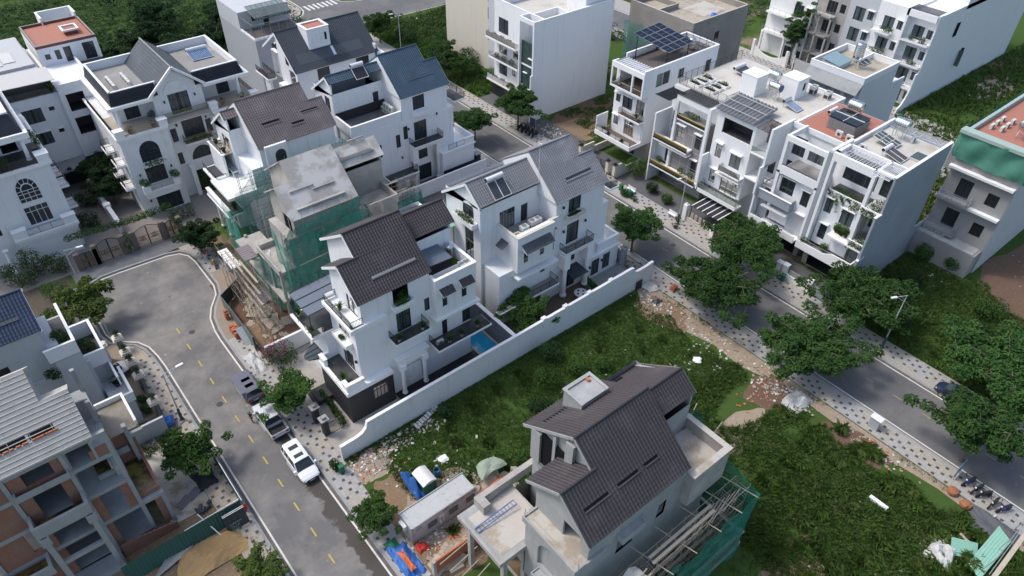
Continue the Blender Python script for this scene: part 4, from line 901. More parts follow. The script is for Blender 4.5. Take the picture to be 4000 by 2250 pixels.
for k,(x,y,z,l) in enumerate(((24.3,87.2,11.4,'white flowering bush in a dark pot, near corner of the small upper terrace'),(24.4,90.0,11.4,'leafy bush in a dark pot, far corner of the small upper terrace'))): potted(x,y,z,l,'bush',POTD,r=.3,h=.5,ph=1.1,lm=LEAFB,group='pots on the upper terrace')
UM=thing('parasol','square dark green parasol on the terrace of the white villa','parasol',(24.2,88.0,4.7)); b=MB(); c=(24.2,88.0,7.3); q=[(22.7,86.8,6.75),(25.5,86.6,6.75),(25.7,89.2,6.75),(22.9,89.4,6.75)]
for i in range(4): b.poly(c,q[i],q[(i+1)%4]); 
b.build('parasol_cloth',mat('green parasol cloth',(.045,.135,.085),.8,var=.06),UM); b=MB(); [b.bar(c,p,.03) for p in q]; b.tube((24.2,88,4.7),(24.2,88,7.4),.03); b.build('pole',BLACKM,UM)
potted(22.9,84.2,4.75,'big spiky palm on the lower balcony of the brown-roofed villa',ph=1.2,pm=POTD)
b=MB()
for y in (82.7,85.4,88.1): b.lathe((21.9,y,.3),[(.3,0),(.3,.2),(.2,.3),(.2,3.5),(.3,3.7),(.3,3.95)],k=12)
b.build('column',WHITE2,T)
N,Nw,X,fr=villa('villa under construction with a new charcoal roof and bare cement walls',18.5,16.7,1,dict(name='unfinished_villa',roof=R_NEW,singles=300,wall=CONCG,trim=CONCG,finish=False,f=(4.4,8.2,11.9),ze=14.2,Lm=13.1,vx=5.7,Lr=17.6,rear_flat=12.2,re=3.4,side=[(6.2,8.0,9.2,11.6,0),(10.6,11.5,9.6,11.4,0)],front=[],slits=[(3.7,6.1,1.35,1.68),(6.9,9.1,1.35,1.68),(9.7,11.1,1.35,1.68)]))
for h in ((24.7,26.5,9.2,11.6),(29.1,30.0,9.6,11.4)): opening(Nw,'-y',16.7,*h,dep=2.0,wall=CONCG,floor=CONCG)
b=MB(); planter(N,24.4,26.9,16.0,16.69,11.7,12.3,CONCG)
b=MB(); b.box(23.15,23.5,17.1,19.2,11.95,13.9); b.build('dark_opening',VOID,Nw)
b=MB(); b.box(24.1,24.45,21.5,22.3,12,17.6); b.box(24.1,24.45,25.0,26.0,12,15.6); b.box(24.2,24.4,23.4,23.7,12,16.8); b.build('bare_columns',CONCG,N)
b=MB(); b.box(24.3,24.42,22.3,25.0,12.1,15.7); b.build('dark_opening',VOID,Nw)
b=MB(); b.box(27.4,30.1,24.1,26.1,14.6,17.45); w=b.build('roof_dormer',CONCG,N); b=MB(); b.box(27.3,30.2,25.9,26.2,17.45,17.6); b.box(27.3,27.55,24.0,25.9,17.45,17.6); b.box(29.95,30.2,24.0,25.9,17.45,17.6); b.build('rim',CONCG,w)
solo(MB().box(29.4,29.65,25.5,25.85,17.46,17.64),'loose_brick',ORANGEB,'lone orange brick left on the dormer rim of the charcoal roof','brick')
for x0,x1,dz in ((25.0,27.2,0),(31.6,33.6,.85)):
 y=25.6; z=14.2+4.42-.68*(y-21.6)-dz; MB().prism([(x0,y-.15,z+.13),(x1,y-.15,z+.13),(x1,y+.15,z-.07),(x0,y+.15,z-.07)],(0,0,.06)).build('roof_vent',VOID,N)
b=MB(); b.box(20.1,23.3,16.5,22.2,11.5,11.95); b.box(20.1,20.25,16.5,22.2,11.95,12.12); b.box(20.25,23.2,22.05,22.2,11.95,12.12); b.box(20.25,21.2,16.5,16.65,11.95,12.12); s_=b.build('balcony_slab',CONCG,N); MB().box(20.27,23.0,16.7,22.0,11.95,11.965).build('floor',SCREED,s_)
b=MB(); panel(b,'-x',20.3,16.75,22.0,4.3,11.5,[(18.0,20.5,7.6,10.9,'arch',9.7)],.3); b.poly((20.3,22.0,4.3),(20.6,22.0,4.3),(20.6,22,11.5),(20.3,22,11.5)); b.build('front_wall',CONCG,N)
opening(Nw,'-x',20.45,18.0,20.5,7.6,9.7,dep=.9,wall=CONCG,floor=CONCG)
planter(N,19.4,20.28,17.6,20.2,6.9,7.6,CONCG); 
ph=thing('brick_row','row of orange bricks lying in the cement planter under the front arch','bricks',(19.86,19,7.2))
for k in range(7): MB().box(19.75,19.97,18.0+.3*k,18.18+.3*k,7.3,7.45).build('brick',ORANGEB,ph)
b=MB(); b.box(17.7,23.0,21.8,27.3,7.8,8.15); b.box(18.2,23.0,22.2,27.2,7.4,7.8); t_=b.build('terrace_slab',CONCG,N); MB().box(18.3,22.9,22.4,26.6,8.15,8.165).build('floor',SCREED,t_)
b=MB(); b.box(17.7,17.95,21.8,26.9,8.15,8.3); b.box(17.95,20.9,21.8,22.0,8.15,8.3); b.build('slab_rim',CONC,t_)
b=MB(); b.box(19.4,27.5,26.8,27.3,8.15,9.15); b.box(19.4,20.1,26.0,26.8,8.15,9.15); b.box(20.6,21.4,21.5,22.3,8.15,9.6); b.box(20.6,22.4,21.5,21.9,8.15,9.6); b.build('parapet',CONC,N)
for x,y in ((18.4,22.4),(18.4,26.8),(20.3,22.1),(20.3,17.0),(20.3,26.9)): MB().box(x,x+.4,y-.2,y+.2,0,7.4).build('bare_column',CONC,N)
b=MB()
block(b,20.9,32,16.72,26.8,0,7.4,{'-x':[(22.4,25.8,.2,3.6),(17.6,20.2,.2,3.6)]},top=False); g_=b.build('ground_floor_wall',CONC,N)
for a in ((22.4,25.8),(17.6,20.2)): opening(g_,'-x',20.9,a[0],a[1],.2,3.6,dep=4,wall=CONC,floor=MUD)
b=MB(); b.box(31.8,36.2,15.9,16.25,9.6,13.4); b.box(35.9,36.2,16.25,20.2,9.6,13.4); b.box(31.8,32.1,16.25,16.7,9.6,13.4); pw=b.build('parapet',CONC,N); MB().box(32,35.9,16.25,20.0,12.2,12.23).build('terrace_floor',SCREED,N)
b=MB(); b.box(31.7,36.3,15.8,16.35,13.4,13.5); b.box(35.8,36.3,16.35,20.3,13.4,13.5); b.build('coping',SCREED,pw)
ldr=thing('ladder','blue metal ladder lying across the cement terrace slab','ladder',(19.5,24,8.2)); b=MB(); p0,p1=Vector((18.1,25.0,8.25)),Vector((21.9,24.9,8.7)); [b.bar(p0+Vector((0,e,0)),p1+Vector((0,e,0)),.07) for e in(0,.45)]; [b.bar(p0.lerp(p1,k/12),p0.lerp(p1,k/12)+Vector((0,.45,0)),.04) for k in range(13)]; b.build('ladder_frame',mat('blue painted steel',(.04,.12,.32),.5),ldr)
def net(parent,pts,z0,z1,m=None,sag=.25,n=10,name='netting',top=None,seed=0):
 """hanging sheet along a polyline with folds; z1 may be a list per point"""
 rd=random.Random(seed); P=[Vector(p) for p in pts]; V=[];F=[]; cols=[]
 for i in range(len(P)-1):
  L=(P[i+1]-P[i]).length; k=max(2,int(L/.45)); d=(P[i+1]-P[i]).normalized(); nn=Vector((d.y,-d.x))
  for j in range(k+(i==len(P)-2)):
   u=j/k; p=P[i].lerp(P[i+1],u); ph=len(cols)
   zt=z1 if not isinstance(z1,(list,tuple)) else z1[i]*(1-u)+z1[i+1]*u
   cols.append((p,nn,zt-sag*math.sin(pi*((ph*.45)%2.2)/2.2)*rd.uniform(.5,1),ph))
 rows=7
 for (p,nn,zt,ph) in cols:
  zb=z0+rd.uniform(-.2,.2)
  for r in range(rows+1):
   u=r/rows; w=.13*math.sin(ph*1.1+u*3)+.1*math.sin(ph*.37+u*6)+rd.uniform(-.05,.05); q=p+nn*w; V.append((q.x,q.y,zb+(zt-zb)*u))
 for c in range(len(cols)-1):
  for r in range(rows): a=c*(rows+1)+r; F.append((a,a+1,a+rows+2,a+rows+1))
 b=MB(); b.v=V; b.f=F; return b.build(name,m or NET,parent,smooth=True)
def scaffold(name,label,x0,x1,y,dy,z0,z1,step=1.6,lift=1.75,axis='x',m=None,cat='scaffolding',planks=True,seed=0):
 """two rows of standards, ledgers, braces and ladder frames"""
 rd=random.Random(seed); t=thing(name,label,cat,((x0+x1)/2,y,z0) if axis=='x' else (y,(x0+x1)/2,z0)); b=MB(); pl=MB(); Pt=(lambda a,c,z:(a,c,z)) if axis=='x' else (lambda a,c,z:(c,a,z))
 n=max(1,round((x1-x0)/step)); nz=max(1,round((z1-z0)/lift)); r=.028
 for c in (y,y+dy):
  for i in range(n+1):
   a=x0+(x1-x0)*i/n+rd.uniform(-.05,.05); b.tube(Pt(a,c,z0),Pt(a,c,z1+rd.uniform(0,.7)),r,k=5)
  for j in range(1,nz+1):
   z=z0+(z1-z0)*j/nz; b.tube(Pt(x0,c,z),Pt(x1,c,z+rd.uniform(-.06,.06)),r*.9,k=5)
  for j in range(nz):
   for i in range(n):
    if (i+j)%2==0: b.tube(Pt(x0+(x1-x0)*i/n,c,z0+(z1-z0)*j/nz),Pt(x0+(x1-x0)*(i+1)/n,c,z0+(z1-z0)*(j+1)/nz),r*.8,k=4)
 for i in range(n+1):
  a=x0+(x1-x0)*i/n
  for j in range(nz):
   for q in range(1,5): z=z0+(z1-z0)*(j+q/5)/nz; b.tube(Pt(a,y,z),Pt(a,y+dy,z),r*.7,k=4)
 b.build('scaffold_tubes',m or RUST,t)
 if planks:
  for j in range(1,nz+1):
   for q in range(2):
    if rd.random()<.7: a=x0+rd.random()*(x1-x0)*.5; pl.bar(Pt(a,y+dy*(.3+.35*q),z0+(z1-z0)*j/nz+.05),Pt(a+(x1-x0)*.45,y+dy*(.3+.35*q),z0+(z1-z0)*j/nz+.05),.24,.04)
  if pl.f: pl.build('scaffold_planks',TIMBER,t)
 return t
s=scaffold('scaffolding','tube scaffold standing along the netted side of the concrete villa',21.4,33.5,63.2,.9,0,12.6,seed=3,planks=False)
net(s,[(21.2,66.4),(20.9,62.7),(30.6,62.5)],.5,[12.6,12.4,13.6],sag=.4,seed=1); 
net(s,[(21.1,62.9),(22.0,63.1),(30.4,63.1),(30.9,64.0)],11.6,[13.0,14.2,14.9,14.0],sag=.9,seed=2)
net(s,[(30.6,62.6),(31.4,62.9),(31.5,63.6),(31.9,63.0)],9.2,[13.2,11.8,13.4,12.0],sag=.8,seed=6)
b=MB()
for k in range(6): b.tube((22.3+1.5*k,63.4,10.5),(22.2+1.5*k,63.3,15.2),.035,k=5)
for k in range(6): b.tube((30+1.4*k,62.0,9.5-.03*k),(30.6+1.4*k,64.4,9.7),.04,k=5)
b.tube((22,62.4,9.4),(29.5,62.2,9.9),.05,k=5); b.build('props',TIMBER,s)
net(s,[(19.6,70.6),(20.6,66.3)],.8,[7.6,8.2],m=NETL,sag=.2,seed=9)
s=scaffold('scaffolding','rusty ladder scaffold over the dug up yard of the concrete villa',63.5,74.5,16.9,1.6,0,7.2,axis='y',seed=5)
s2=thing('covered_work_platform','long grey boarded work platform on the scaffold of the concrete villa','work platform',(18.3,69,7.3))
BOARD=mat('grey shuttering board',(.21,.18,.19),.8,var=.2)
for k in range(6): MB().box(17.6+.01*k,19.2,65.5+.42*k,65.88+.42*k,4.0+.01*k,4.05+.01*k).build('board',BOARD,s2)
for k in range(7): MB().box(18.4,20.0,69.6+.4*k,69.97+.4*k,7.25+.012*k,7.31+.012*k).build('board',BOARD,s2)
s=scaffold('scaffolding','scaffold poles and thin netting between the concrete villa and the brown roof',22.9,37.5,79.2,.8,0,11.6,seed=8,planks=False,m=mat('green painted tube',(.10,.17,.14),.6))
net(s,[(21.4,77.6),(24,78.9),(37.6,78.9),(38.4,79.8)],8.4,[11.0,11.9,12.8,12.4],m=NETL,sag=.7,seed=4)
net(s,[(20.8,82.0),(20.9,77.9),(23.4,78.4)],.6,[8.2,8.6,8.6],m=NETL,sag=.3,seed=5); net(s,[(20.75,79.2),(20.6,76.2)],.5,[8.0,7.6],m=NET,sag=.1,seed=15)
s=scaffold('scaffolding','green netted scaffold frame behind the concrete roof beside the white villa',36.8,39.6,66.8,1.3,0,9.5,seed=12,m=mat('green painted tube',(.10,.17,.14),.6))
net(s,[(36.7,69.2),(36.9,66.5),(39.4,66.4)],5.2,[9.6,9.2,8.9],m=NETL,seed=13)
s=scaffold('scaffolding','low scaffold with green netting by the side door of the blue-roofed villa',40.2,46.0,75.6,1.4,0,5.0,seed=14)
net(s,[(40,75.4),(46.3,75.2),(46.6,76.8)],.3,[2.6,3.2,2.0],seed=15,sag=.5)
s=scaffold('scaffolding','scaffold with green netting along the side of the charcoal-roofed villa',21.3,37.2,13.9,1.3,0,9.6,seed=21)
net(s,[(22.0,16.3),(22.1,13.4),(28.4,13.3)],.6,[9.9,9.3,8.7],sag=.3,seed=22)
net(s,[(28.4,13.3),(28.5,13.1),(37.4,13.0),(37.9,16.6),(37.0,20.6)],.8,[8.4,8.6,9.6,10.2,9.9],sag=.6,seed=23)
net(s,[(37.1,17.5),(37.0,21.5),(36.4,22.6)],8.5,[12.6,13.6,14.2],sag=.5,seed=24)
b=MB()
for k in range(9): b.tube((28.5+.7*k,14.0+.12*math.sin(k*2),8.7+.02*k),(32.5+.55*k,15.2-.1*k,8.85+.03*k),.045,k=5)
for x in (26.0,28.7,31.6,34.2,36.4): b.tube((x,16.4,9.3),(x+1.0,12.9,9.0),.045,k=5)
b.tube((36.6,18.2,11.5),(39.0,18.6,11.9),.05,k=5); b.tube((36.4,20.3,11.6),(38.8,21.2,12.0),.05,k=5); b.build('bamboo_poles',TIMBER,s)
wp=thing('sheet_cover','crumpled white plastic sheet hung on poles at the corner of the charcoal-roofed villa','plastic sheet',(21.8,14.6,10.4)); b=MB(); V=[];F=[]
for i in range(9):
 for j in range(5): V.append((20.9+.5*i,13.2+.45*j+.1*math.sin(i*2.1),10.2+.08*math.sin(i*1.7+j*2.3)+.05*random.random()-.1*j))
for i in range(8):
 for j in range(4): a=i*5+j; F.append((a,a+1,a+6,a+5))
b.v=V;b.f=F; b.build('plastic_sheet',mat('white plastic sheet',(.45,.45,.42),.5,var=.3,vs=4),wp)
b=MB(); [b.tube((20.6+.1*k,13.0+.3*k,10.0),(25.2,13.2+.45*k,10.25),.05,k=5) for k in range(3)]; b.tube((20.3,16.4,12.1),(20.3,16.4,13.3),.03,k=5); b.tube((20.2,22,13.0),(20.3,16.4,12.9),.02,k=4); b.tube((20.2,22,12.1),(20.2,22,13.2),.03,k=5); b.build('poles',TIMBER,wp)
Gv,Gw,X,fr=villa('white villa with a silver grey tiled roof and a paved roof terrace',58.2,49.1,-1,dict(roof=R_GREY,singles=300,f=(3.6,7.2,10.9),ze=14.0,Lm=10.6,Lr=19.4,ry=3.0,re=2.7,rear_flat=7.5,frame=FRAMEG,
  side=[(6.8,8.7,11.9,13.7,2,0,dict(kind='c')),(6.8,8.7,7.35,10.2,3,0,dict(kind='c',name='door')),(6.7,8.5,.3,3.2,4,0,dict(kind='c',name='door')),(7.0,8.3,4.4,6.4,2,0,dict(arch=5.6)),
  (11.9,12.6,5.0,6.6,1),(12.3,14.6,.3,2.7,4,0,dict(kind='c',name='door')),(11.1,11.55,8.4,10.4,1)],
  back=[(4.2,6.2,13.1,15.05,2,0,dict(arch=14.2,kind='c')),(4.3,5.9,3.2,12.0,2,2,dict(kind='c'))],
  rear_doors=[(14.2,16.4,10.95,13.6,5,'c'),(12.3,13.3,10.95,13.3,1,'d')],slits=[(4.1,8.2,1.2,1.5)],slitm=mat('dark roof vent mesh',(.035,.03,.032),.7)))
b=MB(); block(b,41.4,46.7,48.35,49.08,7.4,12.3,{'-y':[(42.3,42.95,8.5,10.4),(44.7,45.35,8.5,10.4)],'+x':[]},top=True,bottom=True); bx=b.build('jutting_bay',WHITE,Gv)
b=MB(); block(b,41.4,47.3,49.1,52.1,7.5,10.9,top=True); b.build('terrace_block',WHITE,Gv); MB().box(41.6,47.4,48.5,52.1,11.0,11.03).build('terrace_floor',GREYF,Gv); b=MB(); b.box(41.4,46.7,48.35,52.1,10.9,11.0) if False else None
parapet(bx,[(41.5,52.0),(41.5,48.45),(46.6,48.45),(46.6,49.0),(48.0,49.0)],10.9,12.25,.22,.05,capm=mat('cream coping',(.60,.56,.48),.7))
for a in (42.3,44.7): window(bx,'-y',48.35,a,a+.65,8.5,10.4,nx=1,fm=FRAMEG)
awning(bx,41.9,46.1,48.35,11.2,roofmat('slate awning tile',(.07,.08,.095)),1.0,.7); b=MB(); b.prism([(41.4,50.0,10.9),(41.4,51.2,10.9),(40.5,51.2,10.25),(40.5,50.0,10.25)],(0,0,-.08)); b.build('window_awning',roofmat('slate awning tile',(.07,.08,.095)),bx)
b=MB(); b.box(41.3,47.5,48.0,49.09,6.55,6.75); b.build('ledge',WHITE2,Gv)
slab_rail(Gv,48.4,53.1,47.75,49.08,7.1,'lr',floor=GREYF); slab_rail(Gv,43.0,47.4,47.5,49.08,3.5,'r',floor=GREYF); slab_rail(Gv,38.2,43.0,47.5,48.2,3.5,'',floor=GREYF,rail=False)
slab_rail(Gv,57.9,59.4,50.5,54.5,11.0,'lr') ; planter(Gv,49.0,51.8,48.45,49.08,11.3,11.8,mat('cream coping',(.60,.56,.48),.7))
b=MB()
for x in (48.8,52.5): b.lathe((x,48.2,.3),[(.42,0),(.42,.25),(.30,.4),(.28,3.9),(.36,4.1),(.40,4.3)],k=16); b.box(x-.45,x+.45,47.8,49.08,4.6,6.6)
b.box(48.4,53.0,47.85,49.06,6.6,6.95); b.build('porch_columns',WHITE2,Gv)
b=MB(); b.prism([(49.1,49.08,3.75),(51.6,49.08,3.75),(51.6,46.9,3.55),(49.1,46.9,3.55)],(0,0,.04)); cn=b.build('door_canopy',mat('dark tinted canopy glass',(.03,.045,.055),.12),Gv); b=MB(); [b.bar((49.1+.62*k,49.08,3.72),(49.1+.62*k,46.9,3.52),.05) for k in range(5)]; [b.bar((49.1,49-.7*k,3.72-.06*k),(51.6,49-.7*k,3.72-.06*k),.04) for k in range(4)]; b.build('canopy_frame',BLACKM,cn)
b=MB(); block(b,53.0,58.7,48.7,57,0,3.6,{'-y':[(54.0,55.4,.3,2.8),(56.0,57.3,.5,2.9)]}); lw=b.build('low_wing',WHITE,Gv); window(lw,'-y',48.7,54.0,55.4,.3,2.8,nx=2,fm=FRAMEG,kind='c'); window(lw,'-y',48.7,56.0,57.3,.5,2.9,nx=2,fm=FRAMEG,kind='c'); b=MB(); b.box(52.9,58.85,48.5,57,3.4,3.65); b.build('cornice',WHITE2,lw); parapet(lw,[(55.0,48.9),(58.5,48.9),(58.5,56.5)],3.65,5.0)
for k,(a,z) in enumerate(((48.9,9.5),(52.4,9.6),(55.7,2.2),(53.6,2.0),(48.6,13.0))): wall_lamp(Gv,'-y',49.1 if k not in (2,3) else 48.7,a,z)
planter(Gv,38.3,39.08,52.6,56.2,12.4,13.0); bush('foliage',Gv,[((38.65,54.4,13.15),(.45,1.7,.4),500)],LEAFB,.16,seed=201); bush('foliage',Gv,[((50.0,48.7,12.0),(.7,.35,.4),260)],LEAFD,.14,seed=202)
MB().box(49.3,51.3,48.52,48.98,11.7,11.72).build('soil',SOILP,Gv)
vrf(43.4,49.7,11.03,.95,'tall pale condenser with one round fan on the paved roof terrace'); vrf(45.2,50.0,11.03,1.55,'wide pale condenser with two round fans on the paved roof terrace',fans=2)
hx=thing('planter','empty six-sided cream planter in the corner of the paved roof terrace','planter',(42.2,49.2,11.0)); MB().lathe((42.2,49.2,11.03),[(.75,0),(.75,1.0),(.55,1.0),(.55,.75)],k=6).build('planter_box',mat('cream coping',(.60,.56,.48),.7),hx); MB().lathe((42.2,49.2,11.75),[(.54,0),(.54,.02)],k=6).build('soil',SOILP,hx)
def on_slope(y,oy,ze): return ze+.85*(y-oy+.3)
def slope_heater(x,y,oy,ze,L,ln,label,pm,tm,panels,off=0.):
 """water heater lying on a tiled slope"""
 z=on_slope(y,oy,ze)-off; t=thing('solar_water_heater',label,'water heater',(x,y,z)); s=Vector((0,1,.85)).normalized(); n=Vector((0,-.85,1)).normalized(); top=Vector((x-L/2,y,z))+n*.42
 MB().lathe(top,[(.22,0),(.25,.03),(.25,L-.03),(.22,L)],k=16,ax=(1,0,0)).build('storage_drum',tm,t); e=MB(); e.lathe(top-Vector((.03,0,0)),[(.21,0),(.21,.03)],k=16,ax=(1,0,0)); e.build('drum_end_cap',BLACKM,t)
 f=MB()
 for sx in (.1,.9): f.bar(top+Vector((L*sx,0,-.2)),top+Vector((L*sx,0,-.55)),.05); f.bar(Vector((x-L/2+L*sx,y,z))+n*.1,Vector((x-L/2+L*sx,y,z))-s*ln+n*.1,.05)
 f.build('stand',GALV,t)
 for k in range(panels):
  x0=x-L/2+L*k/panels+.02;x1=x-L/2+L*(k+1)/panels-.02; a=[Vector((x0,y,z))-s*.3+n*.2,Vector((x1,y,z))-s*.3+n*.2,Vector((x1,y,z))-s*ln+n*.2,Vector((x0,y,z))-s*ln+n*.2]; p=MB(); p.prism(a,-n*.08); q=p.build('collector_panel',pm,t); fr=MB(); [fr.bar(a[i]+n*.01,a[(i+1)%4]+n*.01,.05) for i in range(4)]; fr.build('panel_frame',WHITEM,q)
slope_heater(42.0,53.6,49.1,14.0,2.3,2.4,'solar water heater with a white drum and two dark panels on the silver roof',PANELG,WHITEM,2,.85)
ant=thing('antenna','tall thin white mast with a crosspiece on the gable of the silver-roofed villa','antenna',(47.3,52.2,14.5)); b=MB(); b.tube((47.3,52.0,13.6),(47.3,52.0,20.6),.035,.02,k=6); b.bar((47.0,52.0,20.3),(47.6,52,20.3),.05); b.bar((47.3,51.7,20.4),(47.3,52.3,20.4),.05); b.bar((47.3,52.0,14.2),(47.75,52.0,14.2),.06); b.bar((47.3,52.0,13.7),(47.75,52.0,13.7),.06); b.build('mast',WHITEM,ant)
gt=thing('corrugated_lean_to','pale green corrugated lean-to roof beside the silver-roofed villa','lean-to',(36.6,58.5,9)); b=MB(); A=[]
for i in range(25): A.append((35.4+.14*i,13.0+.03*(i%2)))
b.f=[];b.v=[]
for x,z in A: b.v+= [(x,56.4,z-2.2),(x,60.4,z-1.0)]
b.f=[(2*i,2*i+1,2*i+3,2*i+2) for i in range(24)]; b.build('corrugated_sheet',mat('pale green corrugated sheet',(.24,.46,.36),.6,var=.08),gt); b=MB(); [b.bar((x,y,0),(x,y,10.8 if y<58 else 12),.1) for x in(35.6,38.6) for y in (56.6,60.2)]; b.build('post',GREYM,gt)
B1,Bw,X,fr=villa('white villa with a blue tiled roof and a dark terrace of stacked air conditioners',58.2,81.1,-1,dict(roof=R_BLUE,f=(3.6,7.1,10.6),ze=14.3,Lm=10.7,Lr=19.0,ry=4.4,re=4.1,rear_flat=10.9,
  side=[(6.9,8.8,11.9,13.9,2),(6.8,8.9,7.1,10.0,3,0,dict(name='door')),(6.4,8.6,.3,2.8,3,0,dict(name='door')),(6.9,8.7,3.9,6.1,2,0,dict(arch=5.2)),(10.0,10.7,7.9,9.9,1),(11.3,12.0,7.0,9.0,1),(14.4,15.1,6.4,8.4,1),(12.5,14.0,.2,2.4,2,0,dict(name='door'))],
  back=[(1.8+3.4,3.2+3.4,12.4,14.6,2)],rear_doors=[(11.6,12.5,11.2,14.0,1,'d')],slits=[(4.4,8.6,1.35,1.7)],slitm=mat('grey roof vent mesh',(.09,.095,.10),.6),course=True))
parapet(B1,[(39.9,85.4),(41.5,81.3),(47.3,81.3)] if False else [(39.6,85.3),(39.6,81.25),(47.3,81.25)],10.9,12.3,.2,.05); MB().box(39.7,47.4,81.4,85.5,11.2,11.23).build('terrace_floor',mat('grey plank tiles',(.12,.125,.13),.6,var=.5,vs=1.3,dirt=(.2,.2,.2),ds=.8),B1); MB().box(39.7,47.4,85.40,85.49,11.2,12.6).build('dark_dado',CHAR,B1)
slab_rail(B1,48.2,53.4,79.5,81.08,7.0,'lr',floor=DARKF); slab_rail(B1,43.6,48.6,79.3,81.08,3.2,'r',floor=DARKF); planter(B1,49.0,51.8,80.4,81.08,11.2,11.75)
b=MB()
for x in (48.6,52.6): b.lathe((x,80.3,.3),[(.42,0),(.42,.25),(.3,.4),(.28,3.6),(.36,3.8),(.4,4.0)],k=16); b.box(x-.4,x+.4,79.9,81.08,4.3,6.2)
b.box(48.2,53,79.9,81.06,6.2,6.8); b.build('porch_columns',WHITE2,B1)
b=MB(); block(b,52.8,58.6,79.4,90,0,4.5,{}); lw=b.build('low_wing',WHITE,B1); b=MB(); b.box(52.9,58.65,79.32,79.4,0,1.5); b.build('dark_plinth',CHAR,lw); b=MB(); b.box(52.7,58.8,79.2,90,4.4,4.6); b.build('cornice',WHITE2,lw); parapet(lw,[(57.0,79.5),(58.5,79.5),(58.5,84)],4.6,5.6); railing(lw,[(54,79.5,4.6),(57,79.5,4.6)],.9)
slab_rail(B1,57.0,59.2,82,86,10.6,'lr')
for k in range(7):
 i,j=(k,0) if k<4 else (k-4,1); ac_outdoor(46.6-.05*j,82.2+.75*i+.4*j*0,11.23+.85*j,'-x','beige outdoor unit, '+('lower' if j==0 else 'upper')+' row of the dark terrace stack, '+('nearest the parapet','second from the parapet','third from the parapet','farthest from the parapet')[i],'stacked air conditioners on the dark terrace',w=.72,d=.42,h=.82)
slope_heater(44.0,86.2,81.1,14.3,1.9,2.0,'solar water heater with a short white drum and one dark panel on the blue roof',mat('dark maroon collector',(.035,.025,.032),.25),WHITEM,1,.8)
wall_lamp(B1,'-y',81.1,53.2,10.2); wall_lamp(B1,'-y',81.1,48.3,9.3); wall_lamp(B1,'-y',81.1,46.9,5.2)
shrub(53.6,78.6,0,1.0,1.3,'dark round shrub at the foot of the blue-roofed villa porch',LEAFD,n=500)
B2,B2w,X,fr=villa('long white house with one big slate blue tiled roof and a flat-topped dormer',42.2-5.2,97.0,1,dict(roof=R_SLATE,f=(3.6,7.2,11.2),ze=14.3,Lm=16.4,Lr=16.6,single=True,ry=0,finish=False,side=[(6.2,8.2,10.8,14.0,3,1),(12.7,14.9,11.6,14.0,3,1),(6.6,8.4,6.0,9.0,3,1)],front=[]))
for h in ((1.0,2.0,8.6,10.9),(2.6,3.8,4.6,7.0),(-.0,.0,0,0)):
 if h[1]>h[0]: window(B2,'-x',X(2.05)-.17,97+h[0]+.6,97+h[1]+.6,h[2],h[3],nx=2)
window(B2,'-x',X(3.0)-.17,99.3,100.0,14.6,15.8,nx=1); opening(B2,'-x',X(3)-.2,103.2,105.2,11.4,15.2,dep=.8,wall=WHITE,floor=GREYF)
slab_rail(B2,38.4,39.9,104.5,109,10.9,'lr'); MB().box(38.6,39.0,104.4,106.3,0,10.8).build('end_wall',WHITE,B2)
b=MB(); b.box(43.4,46.9,98.9,101.8,15.5,19.0); dm=b.build('dormer',WHITE,B2); MB().box(43.65,46.65,99.1,101.6,19.0,19.04).build('red_tile_top',REDT,dm); parapet(dm,[(43.5,99.0),(46.8,99.0),(46.8,101.7),(43.5,101.7)],19.0,19.15,.16,.1,closed=True)
for k in range(4): MB().box(44.0+.7*k,44.3+.7*k,98.84,98.9,17.2,18.3).build('louvre' if k<3 else 'slot_window',OLDWHITE if k<3 else VOID,dm)
zz=on_slope(97.9,97,14.3); MB().prism([(41.0,97.5,on_slope(97.5,97,14.3)+.03),(51.6,97.5,on_slope(97.5,97,14.3)+.03),(51.6,98.7,on_slope(98.7,97,14.3)+.03),(41.0,98.7,on_slope(98.7,97,14.3)+.03)],(0,0,.05)).build('roof_vent',mat('grey vent sheet',(.085,.095,.105),.5,var=.2),B2)
MB().prism([(46.6,97.6,on_slope(97.6,97,14.3)+.09),(47.0,97.6,on_slope(97.6,97,14.3)+.09),(47.0,98.7,on_slope(98.7,97,14.3)+.09),(46.6,98.7,on_slope(98.7,97,14.3)+.09)],(0,0,.05)).build('vent_bar',WHITEM,B2)
b=MB(); b.box(53.3,54.6,96.6,106,13.6,13.9); b.build('gutter',WHITE2,B2)
K=thing('townhouse','tall narrow house with a blank grey side wall and caged roof terrace','house',(46,123,0)); b=MB(); block(b,42,51,116.4,131,0,12.2,{'-y':[(44.6,45.5,8.6,11.2)]}); kw=b.build('side_wall',mat('cool grey render',(.36,.38,.41),.85,var=.05,streak=(.29,.31,.34)),K); window(kw,'-y',116.4,44.6,45.5,8.6,11.2,nx=2,name='door'); b=MB(); b.box(42.03,51.0,116.34,116.39,0,12.25); b.build('white_front_wall',WHITE,K) if False else None
b=MB(); block(b,42.0,51,122.0,131,12.2,15.2,{'-y':[(44.2,45.2,13.3,14.6),(46.2,47.2,12.3,14.9)]}); kk=b.build('roof_room',PALEG,K); window(kk,'-y',122,44.2,45.2,13.3,14.6,nx=1); window(kk,'-y',122,46.2,47.2,12.3,14.9,nx=1,name='door')
MB().box(42.2,50.8,116.6,122,12.2,12.23).build('terrace_floor',mat('brown roof tile floor',(.10,.085,.08),.8),K); parapet(K,[(42.1,122),(42.1,116.5),(50.9,116.5)],12.2,12.5,.2,.04); railing(K,[(42.1,122,12.5),(42.1,116.5,12.5),(50.9,116.5,12.5)],2.2,GREYM,sp=.3,name='cage')
b=MB()
for i in range(24):
 x=43.5+.28*i; b.v+= [(x,118.6,15.0+.04*(i%2)),(x,122.2,15.9+.04*(i%2))]
